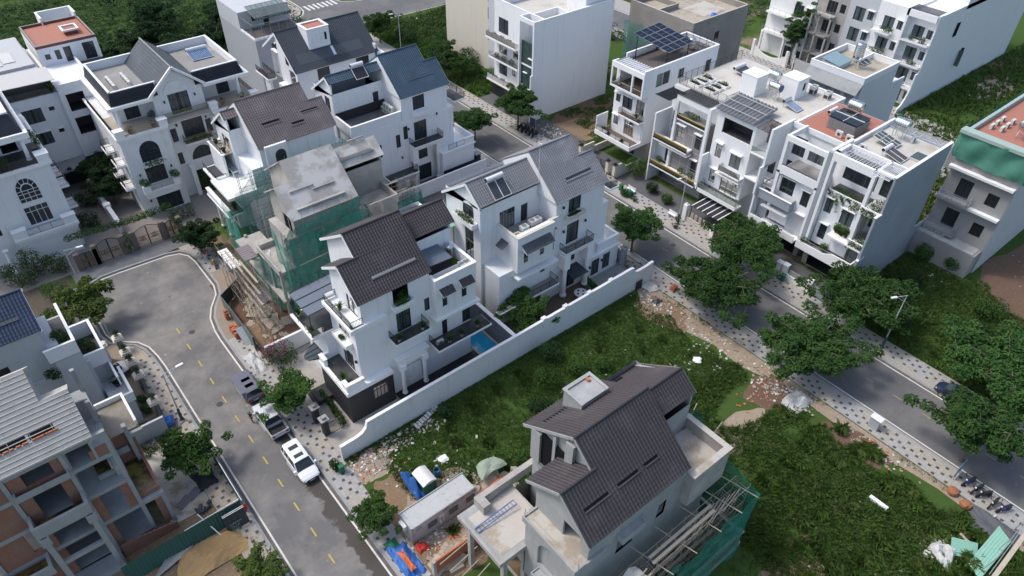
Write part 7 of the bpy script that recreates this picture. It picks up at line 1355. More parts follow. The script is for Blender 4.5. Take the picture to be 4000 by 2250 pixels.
bw=bay(r,78.2,81.19,44.9,51.0,4.0,15.2,[(45.3,49.9,12.4,14.6,0,2.2,(mat('dark room wall',(.05,.046,.045),.8),DARKF)),(49.2,50.2,8.6,10.8,1,0,'c'),(46.0,47.7,8.2,10.4,2,0,'c'),(49.3,50.3,4.6,6.8,1,0,'c'),(45.3,48.3,3.9,6.6,3,0,'c')],hoods=(1,2,3)); b=MB(); fbox(b,'-x',78.2,45.0,49.0,6.75,6.95,-.9,0); b.build('window_hood',WHITE2,bw); window
b=MB(); b.box(76.7,78.19,44.2,50.8,3.2,3.5); b.box(76.7,76.85,44.2,50.8,3.5,3.75); bb=b.build('balcony',WHITE2,r); MB().box(76.9,78.15,44.3,50.7,3.5,3.52).build('floor',mat('grey green balcony tile',(.30,.32,.29),.7),bb); railing(bb,[(78.1,50.7,3.75),(76.75,50.7,3.75),(76.75,44.3,3.75),(78.1,44.3,3.75)],.8,GREYM,glass=True); b=MB(); b.box(77.2,78.19,45.0,48.6,7.3,7.5); bb=b.build('balcony',WHITE2,r); railing(bb,[(78.1,48.5,7.5),(77.25,48.5,7.5),(77.25,45,7.5)],.85,GREYM,glass=True)
b=MB(); b.box(78.0,81.19,42.2,44.89,7.9,8.1); b.box(78.0,81.19,42.2,44.89,11.6,11.8); bb=b.build('side_balcony',WHITE2,r); railing(bb,[(78.1,42.3,11.8),(78.1,44.8,11.8)],.85,GREYM,glass=True); b=MB(); b.box(77.2,82,41.95,42.25,11.0,16.4); b.box(76.6,78.2,41.95,42.2,7.2,11.2); b.box(76.9,82,41.95,42.2,3.4,7.2); b.build('party_wall',WHITE,r); fin(r,76.7,78.2,51.1,3.4,8.8)
b=MB()
for k in range(12): b.bar((78.0+.3*k,42.4,15.3),(78.0+.3*k,44.9,15.35),.07)
for k in range(4): b.bar((77.9,42.4+.8*k,15.36),(81.5,42.4+.8*k,15.36),.05)
b.build('pergola_slats',mat('brown pergola steel',(.10,.075,.07),.6),r)
cc=thing('corrugated_canopy','grey scalloped corrugated canopy with pipe rails over the front of the white row house','canopy',(80,48,15.2)); b=MB()
nn_=44
for i in range(nn_+1): y=45.2+6.2*i/nn_; h=.16*abs(math.sin(pi*i/4)); b.v+=[(77.7,y,15.45+h),(82.8,y,16.15+h)]
b.f=[(2*i,2*i+1,2*i+3,2*i+2) for i in range(nn_)]; b.build('corrugated_sheet',mat('grey roofing sheet',(.15,.155,.165),.5,var=.1),cc); b=MB(); [b.tube((78.6+1.6*k,45.1,16.0+.2*k),(78.6+1.6*k,51.5,16.0+.2*k),.05,k=6) for k in range(3)]; [b.tube((78.4,45.3+3*k,15.9),(82.6,45.3+3*k,16.5),.045,k=6) for k in range(3)]; b.build('pipe_rail',GALV,cc)
for k,(x0,y0,l) in enumerate(((84.8,50.4,'white cube stair room on the row house roof, near the pipe rails'),(88.4,46.4,'white cube stair room with a small window on the pale row house roof'))):
 sr=thing('stair_room',l,'roof room',(x0+1.3,y0+1.2,15.2)); b=MB(); block(b,x0,x0+2.6,y0,y0+2.5,15.2,18.0,{'-y':[(x0+1.5,x0+2.1,16.2,17.3)] if k else []}); q=b.build('wall',WHITE,sr); window(q,'-y',y0,x0+1.5,x0+2.1,16.2,17.3,nx=1) if k else None; MB().box(x0-.05,x0+2.65,y0-.05,y0+2.55,18.0,18.06).build('coping',WHITE2,q)
water_tank(86.4,48.4,15.23,'shiny steel tank with a blue end cap between the two white roof cubes',r=.6,L=1.6,axis='y',stand=1.3); b=MB(); b.lathe((86.4,47.46,17.13),[(.5,0),(.5,.02)],k=20,ax=(0,-1,0)); solo(b,'tank_end_badge',mat('blue badge',(.03,.05,.22),.4),'round dark blue badge on the end of the shiny steel tank','badge')
water_heater(86.3,46.2,15.23,1.6,2.2,'solar water heater with bright blue tubes beside the white roof cube',pm=SOLARB,tm=STEEL,panels=1); vrf(92.2,46.0,15.23,1.0,'tall grey condenser at the back edge behind the white roof cube',h=1.3); vrf(92.6,44.0,15.23,1.0,'boxy grey condenser at the back edge of the pale roof',h=1.0)
water_tank(89.8,51.0,15.23,'steel tank behind the roof garden of the row house',r=.7,L=1.8,axis='y',stand=1.0)
parapet(r,[(81.3,42.2),(93.9,42.2),(93.9,51.5)],15.2,15.6,.2,.03)
r,w=rowhouse('row house with taupe wall panels, yellow-edged balconies and a roof garden',51.8,60.6,14.6,xf=80.6,xb=96,wins=[(58.4,60.0,8.0,10.8,2,0,'d')],m=WHITE); RA=r
bw=bay(r,78.6,80.59,52.6,57.6,3.4,11.6,[(56.0,57.3,8.4,10.4,2,0,'c'),(53.0,54.0,7.9,10.2,1,0,'d'),(53.0,54.0,4.2,6.2,1,0,'d')],m=TAUPE,hoods=(0,1,2)); b=MB(); [b.box(78.585,78.6,52.6,57.6,z,z+.05) for z in (4.6,7.2,9.6)]; [b.box(78.585,78.6,y,y+.05,3.4,11.6) for y in (54.4,55.9)]; b.build('panel_joint',PALEG,bw)
b=MB(); b.box(78.2,78.65,52.1,52.55,3.4,14.7); b.box(78.2,78.65,57.65,58.05,3.4,14.7); b.box(78.2,78.65,52.55,57.65,13.9,14.7); b.box(78.65,80.6,52.1,52.4,13.9,14.7); b.build('front_frame',WHITE,r); opening(r,'-x',80.42,52.6,57.6,11.65,13.9,dep=1.5,wall=WHITE,floor=GREYF,name='loggia')
YG=mat('yellow handrail',(.45,.36,.08),.5)
for (x0,x1,y0,y1,z,h) in ((77.3,78.58,54.2,60.5,7.6,.9),(77.3,78.58,51.9,60.5,3.3,.8),(78.3,78.6,52.6,57.6,11.6,.5)):
 b=MB(); b.box(x0,x1,y0,y1,z-.25,z); b.box(x0,x0+.1,y0,y1,z-.5,z+h*.55); bb=b.build('balcony',WHITE2,r); MB().box(x0-.05,x0+.12,y0,y1,z+h*.55,z+h*.62).build('yellow_rail',YG,bb); MB().box(x0-.02,x0-.001,y0,y1,z,z+h*.5).build('balcony_glass',mat('brown glass front',(.10,.075,.045),.25,var=.5,vs=3),bb)
b=MB(); panel(b,'-x',78.9,54.4,60.4,3.4,7.2,[(55.6,59.0,3.5,6.4)]); q=b.build('lower_front',WHITE,r); window(q,'-x',78.9,55.6,59,3.5,6.4,nx=4,name='door'); b=MB(); fbox(b,'-x',78.9,54.2,59.4,6.6,6.85,-1.4,0); b.build('window_hood',WHITE2,q)
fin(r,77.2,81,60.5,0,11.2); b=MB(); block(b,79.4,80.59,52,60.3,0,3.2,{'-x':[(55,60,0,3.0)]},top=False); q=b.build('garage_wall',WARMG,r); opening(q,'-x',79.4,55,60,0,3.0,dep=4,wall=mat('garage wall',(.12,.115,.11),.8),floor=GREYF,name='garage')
bush('foliage',r,[((77.9,59.2,4.0),(.4,.6,.6),220),((77.9,55.0,4.0),(.4,.6,.6),220),((77.9,53.2,4.0),(.4,.6,.6),220),((79.2,55.6,12.1),(.5,1.6,.5),300)],LEAFB,.16,seed=520)
b=MB()
for k in range(26): b.box(78.1,80.9,52.6+.21*k,52.66+.21*k,14.75,14.85)
for k in range(22): b.box(76.9,80.8,58.3+.12*k,58.34+.12*k,14.0,14.08)
b.bar((77,58.2,14.1),(77,61,14.1),.06); b.bar((80.8,58.2,14.1),(80.8,61,14.1),.06); b.build('black_slat_pergola',BLACKM,r)
railing(r,[(81.2,52.2,14.6),(81.2,60.4,14.6),(95.6,60.4,14.6)],1.3,BLACKM,rails=5,sp=9); railing(r,[(81.2,52.2,14.6),(84,52.2,14.6)],1.1,BLACKM,rails=5,sp=9)
rd=random.Random(9)
for k in range(6):
 x=82.6+1.4*(k%3); y=56.0+2.6*(k//3); pb=thing('planter_bed',['low white planter bed nearest the black rail on the row house roof garden','low white planter bed, middle of the near line on the roof garden','low white planter bed at the steel tank end of the near line','low white planter bed at the street end of the far line on the roof garden','low white planter bed, middle of the far line on the roof garden','low white planter bed at the back of the far line on the roof garden'][k],'planter',(x,y,14.63),'roof garden beds'); planter(pb,x-.5,x+.5,y-1.0,y+1.0,14.63,15.0); MB().box(x-.4,x+.4,y-.9,y+.9,14.64,14.9).build('soil',SOILP,pb); bush('foliage',pb,[((x,y+rd.uniform(-.4,.4),15.15+.3*(k==4)),(.35,.7,.3+.5*(k==4)),170)],LEAFB if k%2 else LEAFY,.13,seed=540+k)
water_heater(91.2,57.6,14.63,2.6,2.6,'solar water heater with a white drum and purple grey cells on the roof garden',pm=mat('purple grey cells',(.06,.055,.075),.2),panels=1)
def low_wall(label,y0,y1,h,m,x=73.6,t=.25): return solo(MB().box(x,x+t,y0,y1,0,h).box(x-.05,x+t+.05,y0,y1,h,h+.07),'front_wall',m,label,'wall')
lw_=low_wall('white low front wall with pebbled panel before the trailing-plant house',29.9,33.0,.9,WHITE2); 
for k,(y,h) in enumerate(((29.6,2.0),(33.3,2.2),(34.2,2.1))): solo(MB().box(73.4,74.0,y-.3,y+.3,0,h).box(73.3,74.1,y-.4,y+.4,h,h+.1),'gate_pillar',WHITE2,['white gate pillar between pebbled panel and grey sliding gate','white capped pillar beside the green wheelie bin','white mail pillar with a dark slot beside the green wheelie bin'][k],'pillar')
sg=thing('sliding_gate','plain grey sliding gate of the trailing-plant house','gate',(73.8,28,0)); MB().box(73.75,73.83,26.5,29.2,.08,1.5).build('gate_leaf',mat('grey gate sheet',(.28,.30,.32),.6),sg)
lc_=low_wall('cream slatted front wall before the white row house',45.2,49.6,.7,mat('cream coping',(.60,.56,.48),.7)); 
for k in range(6): MB().box(73.66,73.78,45.6+.72*k,46.05+.72*k,.78,1.7).build('fence_board',mat('warm beige board',(.40,.36,.31),.7),lc_)
MB().box(73.7,73.78,29.95,32.7,.98,1.75).build('fence_panel',mat('pebbled grey panel',(.30,.31,.32),.7,var=.4,vs=9),lw_)
for k,(y,h) in enumerate(((49.9,2.6),(44.9,1.7))): solo(MB().box(73.4,74.0,y-.3,y+.3,0,h).lathe((73.7,y,h),[(.12,0),(.2,.12),(.08,.3)],k=8),'gate_pillar',WHITE2,['tall white pillar by the patterned white bench','shorter white pillar beside the brown timber gate'][k],'pillar')
bg=thing('timber_gate','brown timber gate panel under the tall trees','gate',(73.8,43.6,0)); [MB().box(73.75,73.82,42.6+.4*k,42.97+.4*k,.1,1.7).build('plank',mat('orange brown timber',(.24,.105,.05),.6,var=.2,vs=3),bg) for k in range(5)]
cp=thing('carport_slats','black slatted carport cover with white edges behind the cream slatted wall','carport',(76,47,2.3)); b=MB(); [b.box(74.3,78,45.0+.9*k,45.8+.9*k,2.3,2.36) for k in range(5)]; b.build('dark_sheet',CHAR,cp); b=MB(); [b.box(74.3,78,44.85+.9*k,45.0+.9*k,2.33,2.42) for k in range(6)]; b.build('white_batten',WHITEM,cp); b=MB(); [b.box(x,x+.08,y,y+.08,0,2.3) for x in (74.3,77.9) for y in (45,49.4)]; b.build('post',BLACKM,cp)
R5=house('house','low white house with a stained roof deck, water tank and vent block back wall',112,50); b=MB(); block(b,107,117.2,46,55.2,0,12.4,{'-x':[(46.8,48.4,8.6,10.6),(49.0,50.2,8.4,10.6),(50.4,54.6,8.4,10.8)]}); w=b.build('wall',mat('bluish white render',(.62,.65,.68),.8,var=.03,streak=(.5,.53,.56)),R5)
parapet(R5,[(107.1,46.1),(117.1,46.1),(117.1,55.1),(107.1,55.1)],12.4,13.3,.2,.03,closed=True); MB().box(107.2,117,46.2,55,12.41,12.44).build('roof_deck',STAINED,R5); b=MB(); b.prism([(106.98,46,12.3),(106.98,55.2,12.3),(105.6,55.2,11.0),(105.6,46,11.0)],(0,0,-.1)); b.build('pent_roof',mat('old grey slab',(.3,.31,.31)),w); 
vb=MB(); 
for y0,y1 in ((46.8,48.4),(49.0,50.2),(50.4,54.6)):
 for i in range(int((y1-y0)/.22)):
  for j in range(9): vb.box(106.99,107.12,y0+.22*i+(.11 if j%2 else 0),y0+.22*i+.15+(.11 if j%2 else 0),8.55+.24*j,8.72+.24*j)
stuff(vb.build('vent_blocks',PALEG,w)); b=MB(); [b.box(107.14,107.18,y0,y1,8.4,10.8) for y0,y1 in ((46.8,48.4),(49,50.2))]; b.box(107.14,107.18,50.4,54.6,8.4,10.8); b.build('vent_backing',mat('blue grey panel',(.22,.26,.30),.7),w); MB().box(117.2,121.2,46.0,46.25,0,9.8).build('side_wall',mat('bluish white render',(.62,.65,.68)),R5); b=MB(); block(b,117.2,121,46.25,54,0,9.2,{}); b.build('front_block',WHITE,R5)
water_tank(111.5,50.2,12.44,'upright ribbed steel tank on a lattice stand on the stained roof',r=.75,L=1.9,axis='z',stand=2.0); sk=thing('skylight','raised pale blue glass skylight on the stained roof','skylight',(110,52.8,12.44)); MB().box(108.4,112.2,51.2,54.2,12.44,13.1).build('skylight_curb',PALEG,sk); MB().prism([(108.3,51.1,13.12),(112.3,51.1,13.12),(112.3,54.3,13.5),(108.3,54.3,13.5)],(0,0,.06)).build('glass_sheet',mat('pale blue glass',(.22,.32,.35),.15,var=.15),sk); water_heater(114.2,51.5,12.44,2.2,2.0,'solar water heater with a steel drum behind the glass skylight on the stained roof',tm=STEEL); b=MB(); parapet(R5,[(113,50.5),(117,50.5)],12.44,13.2,.18,.02)
def farhouse(label,y0,y1,zt,m,fl,xf=133.,name='row_house',xb=172,kind='c',arch=False,bal=True,frame=True):
 r=house(name,label,xf+6,(y0+y1)/2); hs=[]; c=(y0+y1)/2
 for i,z in enumerate(fl): hs+= [(y0+.5,y0+1.6,z+.8,z+2.4),(y0+2.2,y0+4.2,z+.1,z+2.5)]
 b=MB(); block(b,xf,xb,y0,y1,0,zt,{'-x':hs}); w=b.build('wall',m,r)
 for i,h in enumerate(hs): window(w,'-x',xf,*h,nx=1 if i%2==0 else 3,kind=kind,fm=FRAMEG); hood(w,'-x',xf,h[0],h[1],h[3]+.06) if i%2==0 and m is not CONC else None
 if bal:
  for z in fl[1:]:
   b=MB(); b.box(xf-1.5,xf-.01,y0+1.9,y1-.3,z-.25,z); bb=b.build('balcony',m if m is CONC else WHITE2,r); railing(bb,[(xf-.1,y0+2,z),(xf-1.4,y0+2,z),(xf-1.4,y1-.4,z)],.9,GREYM,rails=3,sp=9)
 return r,w
r,w=farhouse('end white house of the far row with a long blank wall over the grass',48.0,53.4,15.6,WHITE,[.2,3.9,7.6,11.3],bal=False); R6=r
b=MB(); b.box(131.0,133,48.0,48.25,0,6.6); b.box(131.9,133,48,48.25,6.6,16.5); b.box(133,172,48.0,48.02,15.6,16.4); b.box(131.4,131.8,48.25,53.4,15.4,16.5); b.box(131.4,133,53.0,53.4,3.3,16.5); b.box(131.4,132.99,48.25,53,11.2,11.5); b.box(131.4,132.99,48.25,53,7.3,7.6); b.box(131.4,132.99,48.25,53,3.4,3.7); bb=b.build('front_frame',WHITE,r); [railing(bb,[(131.5,48.4,z),(131.5,53,z)],.9,GREYM,rails=3,sp=9) for z in (11.5,7.6,3.7)]; bush('foliage',r,[((131.9,49.5,12.0),(.5,.6,.6),200),((132,51.6,12.0),(.4,.5,.5),160),((131.8,50,8.0),(.3,1.0,.4),200),((131.8,51,4.1),(.3,1.3,.4),200)],LEAFB,.2,seed=600)
b=MB(); [b.box(131.6,134.6,48.4+.25*k,48.5+.25*k,16.5,16.6) for k in range(20)]; b.build('black_slat_pergola',BLACKM,r); b=MB(); block(b,141.5,172,48.0,53.4,15.6,19.5,{'-y':[(145,146.2,16.5,18.2)]}); b.build('upper_block',WHITE,r); b=MB(); b.box(147,147.6,47.7,47.98,4.3,7.4); b.box(140,141.1,47.85,47.98,11.2,13.6); b.build('side_window',VOID,r); MB().prism([(131.0,48,0),(128.4,48,0),(128.6,48,.9),(129.6,48,1.3),(130.4,48,2.4),(131.0,48,4.2)],(0,.25,0)).build('curved_wing_wall',WHITE,r); b=MB(); [b.bar((146.2,47.9,4.5+.3*k),(146.2,47.2,4.5+.3*k),.03) for k in range(9)]; b.box(146.0,146.06,47.1,47.9,4.4,7.4); b.build('open_shutter',GLASSC,r)
r,w=farhouse('white far row house with planted balconies beside the end house',53.4,59.0,16.0,WHITE,[.2,3.9,7.6,11.3]); bush('foliage',r,[((131.8,56,12.0),(.4,1.4,.5),260),((131.8,56.5,8.1),(.4,1.8,.5),300)],LEAFB,.2,seed=601)
r,w=farhouse('panelled white far row house next to the bare cement one',59.0,64.4,16.0,PALEG,[.2,3.9,7.6,11.3],bal=False); r,w=farhouse('bare cement far row house with empty balconies',64.4,70.6,16.5,CONC,[.2,3.7,7.3,10.9],kind='v',name='unfinished_house'); [MB().box(131.5,131.8,y,y+.3,0,11).build('bare_column',CONC,r) for y in (66.3,68.6,70.2)]
r,w=farhouse('white far row house with arched openings and a sweeping curved front wall',70.8,80.4,15.5,WHITE2,[.2,4.6,8.4],kind='d'); b=MB(); 
for y in (71.5,74.5,79.6): b.box(131.4,131.8,y,y+.4,0,4.4)
b.build('column',WHITE2,r)
cw=MB(); A=[(129.4+0*i,72.0+ (79.6-72.0)*i/20,2.6-1.7*math.sin(pi*i/20)**.6) for i in range(21)]; cw.prism([(129.4,72,0)]+[(x,y,z) for x,y,z in A]+[(129.4,79.6,0)],(.25,0,0)); cw.box(129.3,129.75,71.7,72.2,0,3.2); cw.box(129.3,129.75,79.5,80.0,0,3.2); solo(cw,'garden_wall',WHITE2,'white front wall dipping in a long curve before the arched house','wall')
st=thing('striped_gate','small gate with dark slanted slats beside the curved white wall','gate',(129.5,71.0,0)); b=MB(); [b.bar((129.5,70.4,.2+.3*k),(129.5,71.5,.6+.3*k),.1,.06) for k in range(7)]; b.build('gate_slats',mat('dark brown slat',(.08,.06,.05),.6),st); b=MB(); b.box(129.4,129.6,70.2,70.35,0,3); b.box(129.4,129.6,71.5,71.65,0,3); b.build('post',WHITE2,st)
b=MB(); b.box(129.2,129.3,62.6,69.8,0,2.6); solo(b,'site_hoarding',mat('pale hoarding sheet',(.45,.46,.46),.6),'pale sheet hoarding before the bare cement far house','hoarding'); solo(MB().box(129.0,129.4,60.0,62.4,0,1.4),'front_wall',PALEG,'low pale wall beside the sheet hoarding of the far houses','wall')
R7=house('house','grey white house with green sheeting round its top storey and barred balconies',100,22); b=MB(); block(b,94.2,112,18.5,26.2,0,13.6,{'-x':[(22.9,24.6,4.6,7.2),(22.9,24.6,9.0,11.6),(19.6,21.0,5.0,6.8),(19.6,21.0,9.5,11.2)]}); w=b.build('wall',WARMG,R7)
for h in ((22.9,24.6,4.6,7.2),(22.9,24.6,9.0,11.6),(19.6,21,5,6.8),(19.6,21,9.5,11.2)): window(w,'-x',94.2,*h,nx=2,kind='v',fm=BLACKM)
b=MB(); b.box(93.5,94.19,18.5,26.4,8.2,8.5); b.box(93.5,94.19,18.5,26.4,12.6,12.9); b.build('concrete_ledge',WHITE2,w); b=MB(); b.box(94.25,112,18.42,18.49,0,13.6); b.build('side_render',PALEG,w)
for z in (4.3,8.7):
 b=MB(); b.box(93.0,94.19,22.2,26.2,z-.25,z); bb=b.build('balcony',WARMG,R7); railing(bb,[(94.1,26.1,z),(93.05,26.1,z),(93.05,22.3,z),(94.1,22.3,z)],1.1,mat('pale blue steel',(.32,.36,.42),.5),rails=6,sp=9)
b=MB(); b.box(92.2,94.19,18.9,26.6,3.5,3.62); b.build('tin_ledge',mat('blotchy pale tin',(.42,.45,.44),.7,var=.3,vs=.8,dirt=(.32,.29,.26),ds=.9),R7); b=MB(); b.box(92.2,94.19,18.6,26.6,0,3.5); b.build('lower_wall',WARMG,R7)
for k in range(3): ac_outdoor(93.4,25.6-1.0*k,3.65,'-x',['outdoor unit left of three under the lower barred balcony','outdoor unit middle of three under the lower barred balcony','outdoor unit right of three under the lower barred balcony'][k],'units under the barred balcony',h=.6)
nt_=thing('netting','green sheeting wrapped round the top storey of the grey white house','netting',(94,22,13.6)); net(nt_,[(112,18.0),(93.8,17.9),(93.8,26.8),(112,26.8)],13.9,17.4,m=mat('dull green sheeting',(.07,.23,.165),.8,var=.18,vs=.8,dirt=(.10,.28,.21),ds=.6),sag=.0,seed=51); MB().box(94.15,112,18.5,26.2,13.6,17.0).build('top_storey',WARMG,R7); MB().box(94.9,111.8,18.8,26,17.0,17.03).build('red_roof_deck',REDT,R7); b=MB(); b.box(93.6,94.9,17.8,26.9,17.2,17.62); b.box(94.9,112,26.0,26.4,17.0,17.6); b.build('sheet_coping',mat('pale green coping',(.33,.42,.38),.7),R7)
for k in range(6): ac_outdoor(98.0+.9*(k//2)+.3*k,25.0-1.1*(k%2),17.03,'-y',['outdoor unit at the near end of the group on the green sheeted roof','outdoor unit second in the group on the green sheeted roof','outdoor unit third in the group on the green sheeted roof','outdoor unit fourth in the group on the green sheeted roof','outdoor unit fifth in the group on the green sheeted roof','outdoor unit at the far end of the group on the green sheeted roof'][k],'units on the sheeted roof'); 
water_tank(98.4,21.6,17.03,'steel tank on a brown stand at the right edge of the picture',r=.7,L=1.8,axis='x',stand=1.2)
R8=thing('site_shelter','corner of a site shelter with a pale beam over dark brown earth','shelter',(54,-6,0)); b=MB(); b.bar((49.6,-2.4,4.0),(60,-2.3,4.0),.35,.5); b.build('eaves_beam',mat('pale painted beam',(.46,.40,.31),.8,dirt=(.33,.28,.22),ds=.7),R8); b=MB(); [b.bar((49.8+1.0*k,-2.0,4.25),(49.8+1.0*k,-1.6,.6),.05) for k in (3,6,9)]; b.bar((49.8,-2.05,4.05),(60,-1.9,4.1),.06); b.bar((52,-1.85,3.6),(60,-1.7,3.8),.05); b.build('steel_pole',GALV,R8)
def crown(seed,R,H,z0,ncl,per,size,droop=.35,layers=3,leaf=None,gap=.0):
 """limbs radiating from a fork, sprays of leaves along and below each limb"""
 g=np.random.default_rng(seed); wood=MB(); P=[];N=[]
 nl=int(9+R)
 for i in range(nl):
  a=2*pi*i/nl+g.uniform(-.35,.35); lay=g.uniform(0,1); L=R*g.uniform(.62,1.05)*(1-.35*lay); zt=z0+H*(.25+.7*lay)
  b=Vector((0,0,z0-.15*H*(1-lay))); e=Vector((math.cos(a)*L,math.sin(a)*L,zt)); mid=b.lerp(e,.55)+Vector((0,0,.12*H)); r=.035+.018*R
  wood.tube(b,mid,r,r*.6,k=5,cap=False); wood.tube(mid,e,r*.6,r*.15,k=5,cap=False)
  for j in range(ncl):
   u=.25+.85*(j+g.uniform(0,1))/ncl; c=(b.lerp(mid,u/.55) if u<.55 else mid.lerp(e,(u-.55)/.45)); sp=.16*R*(.5+u)
   c=np.array([*c])+g.normal(size=3)*np.array([sp,sp,.12*H*.6]); c[2]-=droop*max(0,u-.6)*H*.6
   if g.uniform()<.5:
    m2=Vector(c); wood.tube((b.lerp(mid,min(1,u/.55)) if u<.55 else mid.lerp(e,min(1,(u-.55)/.45))),m2,r*.25,r*.08,k=4,cap=False)
   q=g.normal(size=(per,3)); q/=np.linalg.norm(q,axis=1)[:,None]; rad=g.uniform(.2,1,per)**.5; w=.105*R+.18
   d=q*rad[:,None]*np.array([w*1.25,w*1.25,w*.55]); d[:,2]-=droop*.5*(d[:,0]**2+d[:,1]**2)/w
   P.append(c+d); n=q*.5+np.array([0,0,.9])+g.normal(size=(per,3))*.45; N.append(n/np.linalg.norm(n,axis=1)[:,None])
 P=np.concatenate(P);N=np.concatenate(N); return wood,leafquads(P,N,size,g)
TREES={}
def tree_proto(key,seed,R,H,z0,ncl,per,size,m,droop=.35,tr=.13,name='street_tree'):
 TREES[key]=(seed,R,H,z0,ncl,per,size,m,droop,tr,name)
def tree(key,x,y,z=0,rz=0.,s=1.,label='',group=None,cat='tree'):
 """tree > trunk, crown"""
 T=TREES[key]
 if len(T)==11:
  seed,R,H,z0,ncl,per,size,m,droop,tr,name=T; t=thing(name,label,cat,(0,0,0)); wood,(V,F)=crown(seed,R,H,z0,ncl,per,size,droop)
  rd=random.Random(seed); a=Vector((0,0,0));b=Vector((rd.uniform(-.15,.15),rd.uniform(-.15,.15),z0*.5)); wood.tube((0,0,-.1),b,tr*1.25,tr,k=8,cap=False); wood.tube(b,(0,0,z0-.05*H),tr,tr*.75,k=8,cap=False); wood.tube((0,0,-.1),(0,0,.25),tr*1.7,tr*1.25,k=8,cap=False)
  wood.build('trunk',BARK,t); rawmesh('crown',V,F,m,t); TREES[key]=(t,); t.location=(x,y,z); t.rotation_euler=(0,0,rz); t.scale=(s,s,s)
  if group: t['group']=group
  return t
 return dup(T[0],(x,y,z),rz,label,group,s)
tree_proto('street',3,3.6,3.0,3.1,9,100,.30,LEAF); tree_proto('wide',8,5.0,3.0,2.9,11,120,.33,LEAF,.5); tree_proto('dense',14,2.4,2.6,1.9,9,90,.25,LEAFB,.25,.09); tree_proto('bright',21,2.3,2.4,2.2,9,90,.26,LEAFY,.3,.09); tree_proto('dark',31,3.2,3.2,2.4,9,100,.31,LEAFD,.4); tree_proto('slim',43,2.3,7.2,3.2,6,70,.30,LEAF,.3,.14)
ST='street trees'
for k,x,y,s,rz,l in (('street',62.4,49.4,1.02,.3,'spreading street tree with layered fronds beside the silver-roofed villa gate'),('wide',61.7,35.5,1.0,1.1,'tall street tree leaning over the road beside the small brick heap'),('wide',61.6,22.3,1.02,2.4,'broad drooping street tree over the near pavement of the far street'),('street',63.4,5.2,1.2,.9,'street tree above the parked motorbikes at the lower right'),('wide',70.9,38.2,.98,3.6,'broad street tree before the red-roofed row house'),('wide',73.2,22.6,1.08,5.2,'broad yellow-flecked street tree beside the trailing-plant house'),('wide',74.2,6.8,1.2,4.4,'very broad dark street tree at the right edge of the picture'),('street',63.4,85.6,.95,2.0,'street tree at the corner of the blue-roofed villa'),('street',72.2,85.2,1.1,4.0,'tall street tree in front of the huge blank wall'),('street',73.6,107.5,.9,5.0,'street tree by the planted lot below the cream house'),('dense',72.8,130.2,1.45,1.0,'street tree near the road junction above the slate roof'),('street',76.5,113.5,.8,2.7,'street tree behind the weedy lot shrubs'),('slim',131.6,72.4,1.15,.5,'tall slim tree in front of the arched far house')): tree(k,x,y,.1,rz,s,l,ST)
for k,x,y,s,rz,l in (('dense',14.6,52.2,1.05,.4,'leafy tree over the parked pickup truck'),('dense',14.2,35.3,.78,2.0,'small tree on the pavement beside the site cabin'),('bright',3.8,36.4,.8,1.2,'small yellow green tree at the bottom edge beside the road'),('dense',3.7,51.6,1.05,3.1,'round street tree beside the cement yard of the brick shell'),('bright',2.3,78.6,1.22,.2,'yellow green tree at the left edge of the turning circle'),('dark',17.3,84.4,.82,5.0,'dark tree at the top corner of the turning circle'),('dark',12.2,114,.0,0,''),('dark',12.6,108.3,.95,1.0,'round dark tree in the garden between the two mansions'),('dark',12.0,103.0,.85,2.2,'dark tree in the mansion garden nearest the gates')): tree(k,x,y,.1,rz,s,l,'trees round the turning circle') if s else None
tree('dense',41.2,47.0,.1,2.2,1.12,'round bushy tree on the timber deck of the silver-roofed villa')
def hedge(pts,w,h,z,label,m=LEAFB,n=90,size=.17,seed=0,cat='hedge',name='hedge',wood=True):
 t=thing(name,label,cat,(pts[0][0],pts[0][1],z)); L=[]; b=MB()
 for i,(p,q) in enumerate(zip(pts,pts[1:])):
  d=math.dist(p,q); k=max(1,int(d/.6))
  for j in range(k+1): u=j/k; x=p[0]+(q[0]-p[0])*u; y=p[1]+(q[1]-p[1])*u; L.append(((x+random.uniform(-.1,.1),y+random.uniform(-.1,.1),z+h/2),(w*random.uniform(.75,1.15),w*random.uniform(.75,1.15),h*.5*random.uniform(.85,1.2)),n)); b.tube((x,y,z-.1 if h>1 else z),(x,y,z+h*.5),.04,.02,k=4)
 bush('foliage',t,L,m,size,seed); b.build('stems',BARK,t) if wood else None; return t
hedge([(10.4,92.0),(16.5,92.0)],.8,1.0,3.1,'thick climbing hedge arching over the second pair of iron gates',seed=61,n=150); hedge([(4.2,93.0),(10.0,92.4)],.7,1.0,2.9,'flower-flecked climber over the first pair of iron gates',seed=62,n=130); hedge([(9.9,90.2),(10.1,90.9)],.7,3.0,0,'bright green bush filling the gap between the iron gates',LEAFY,n=300,seed=63); hedge([(16.8,93.5),(19.5,93.5)],.7,2.2,0,'white-flowered shrub beyond the second gates',seed=64,n=160)
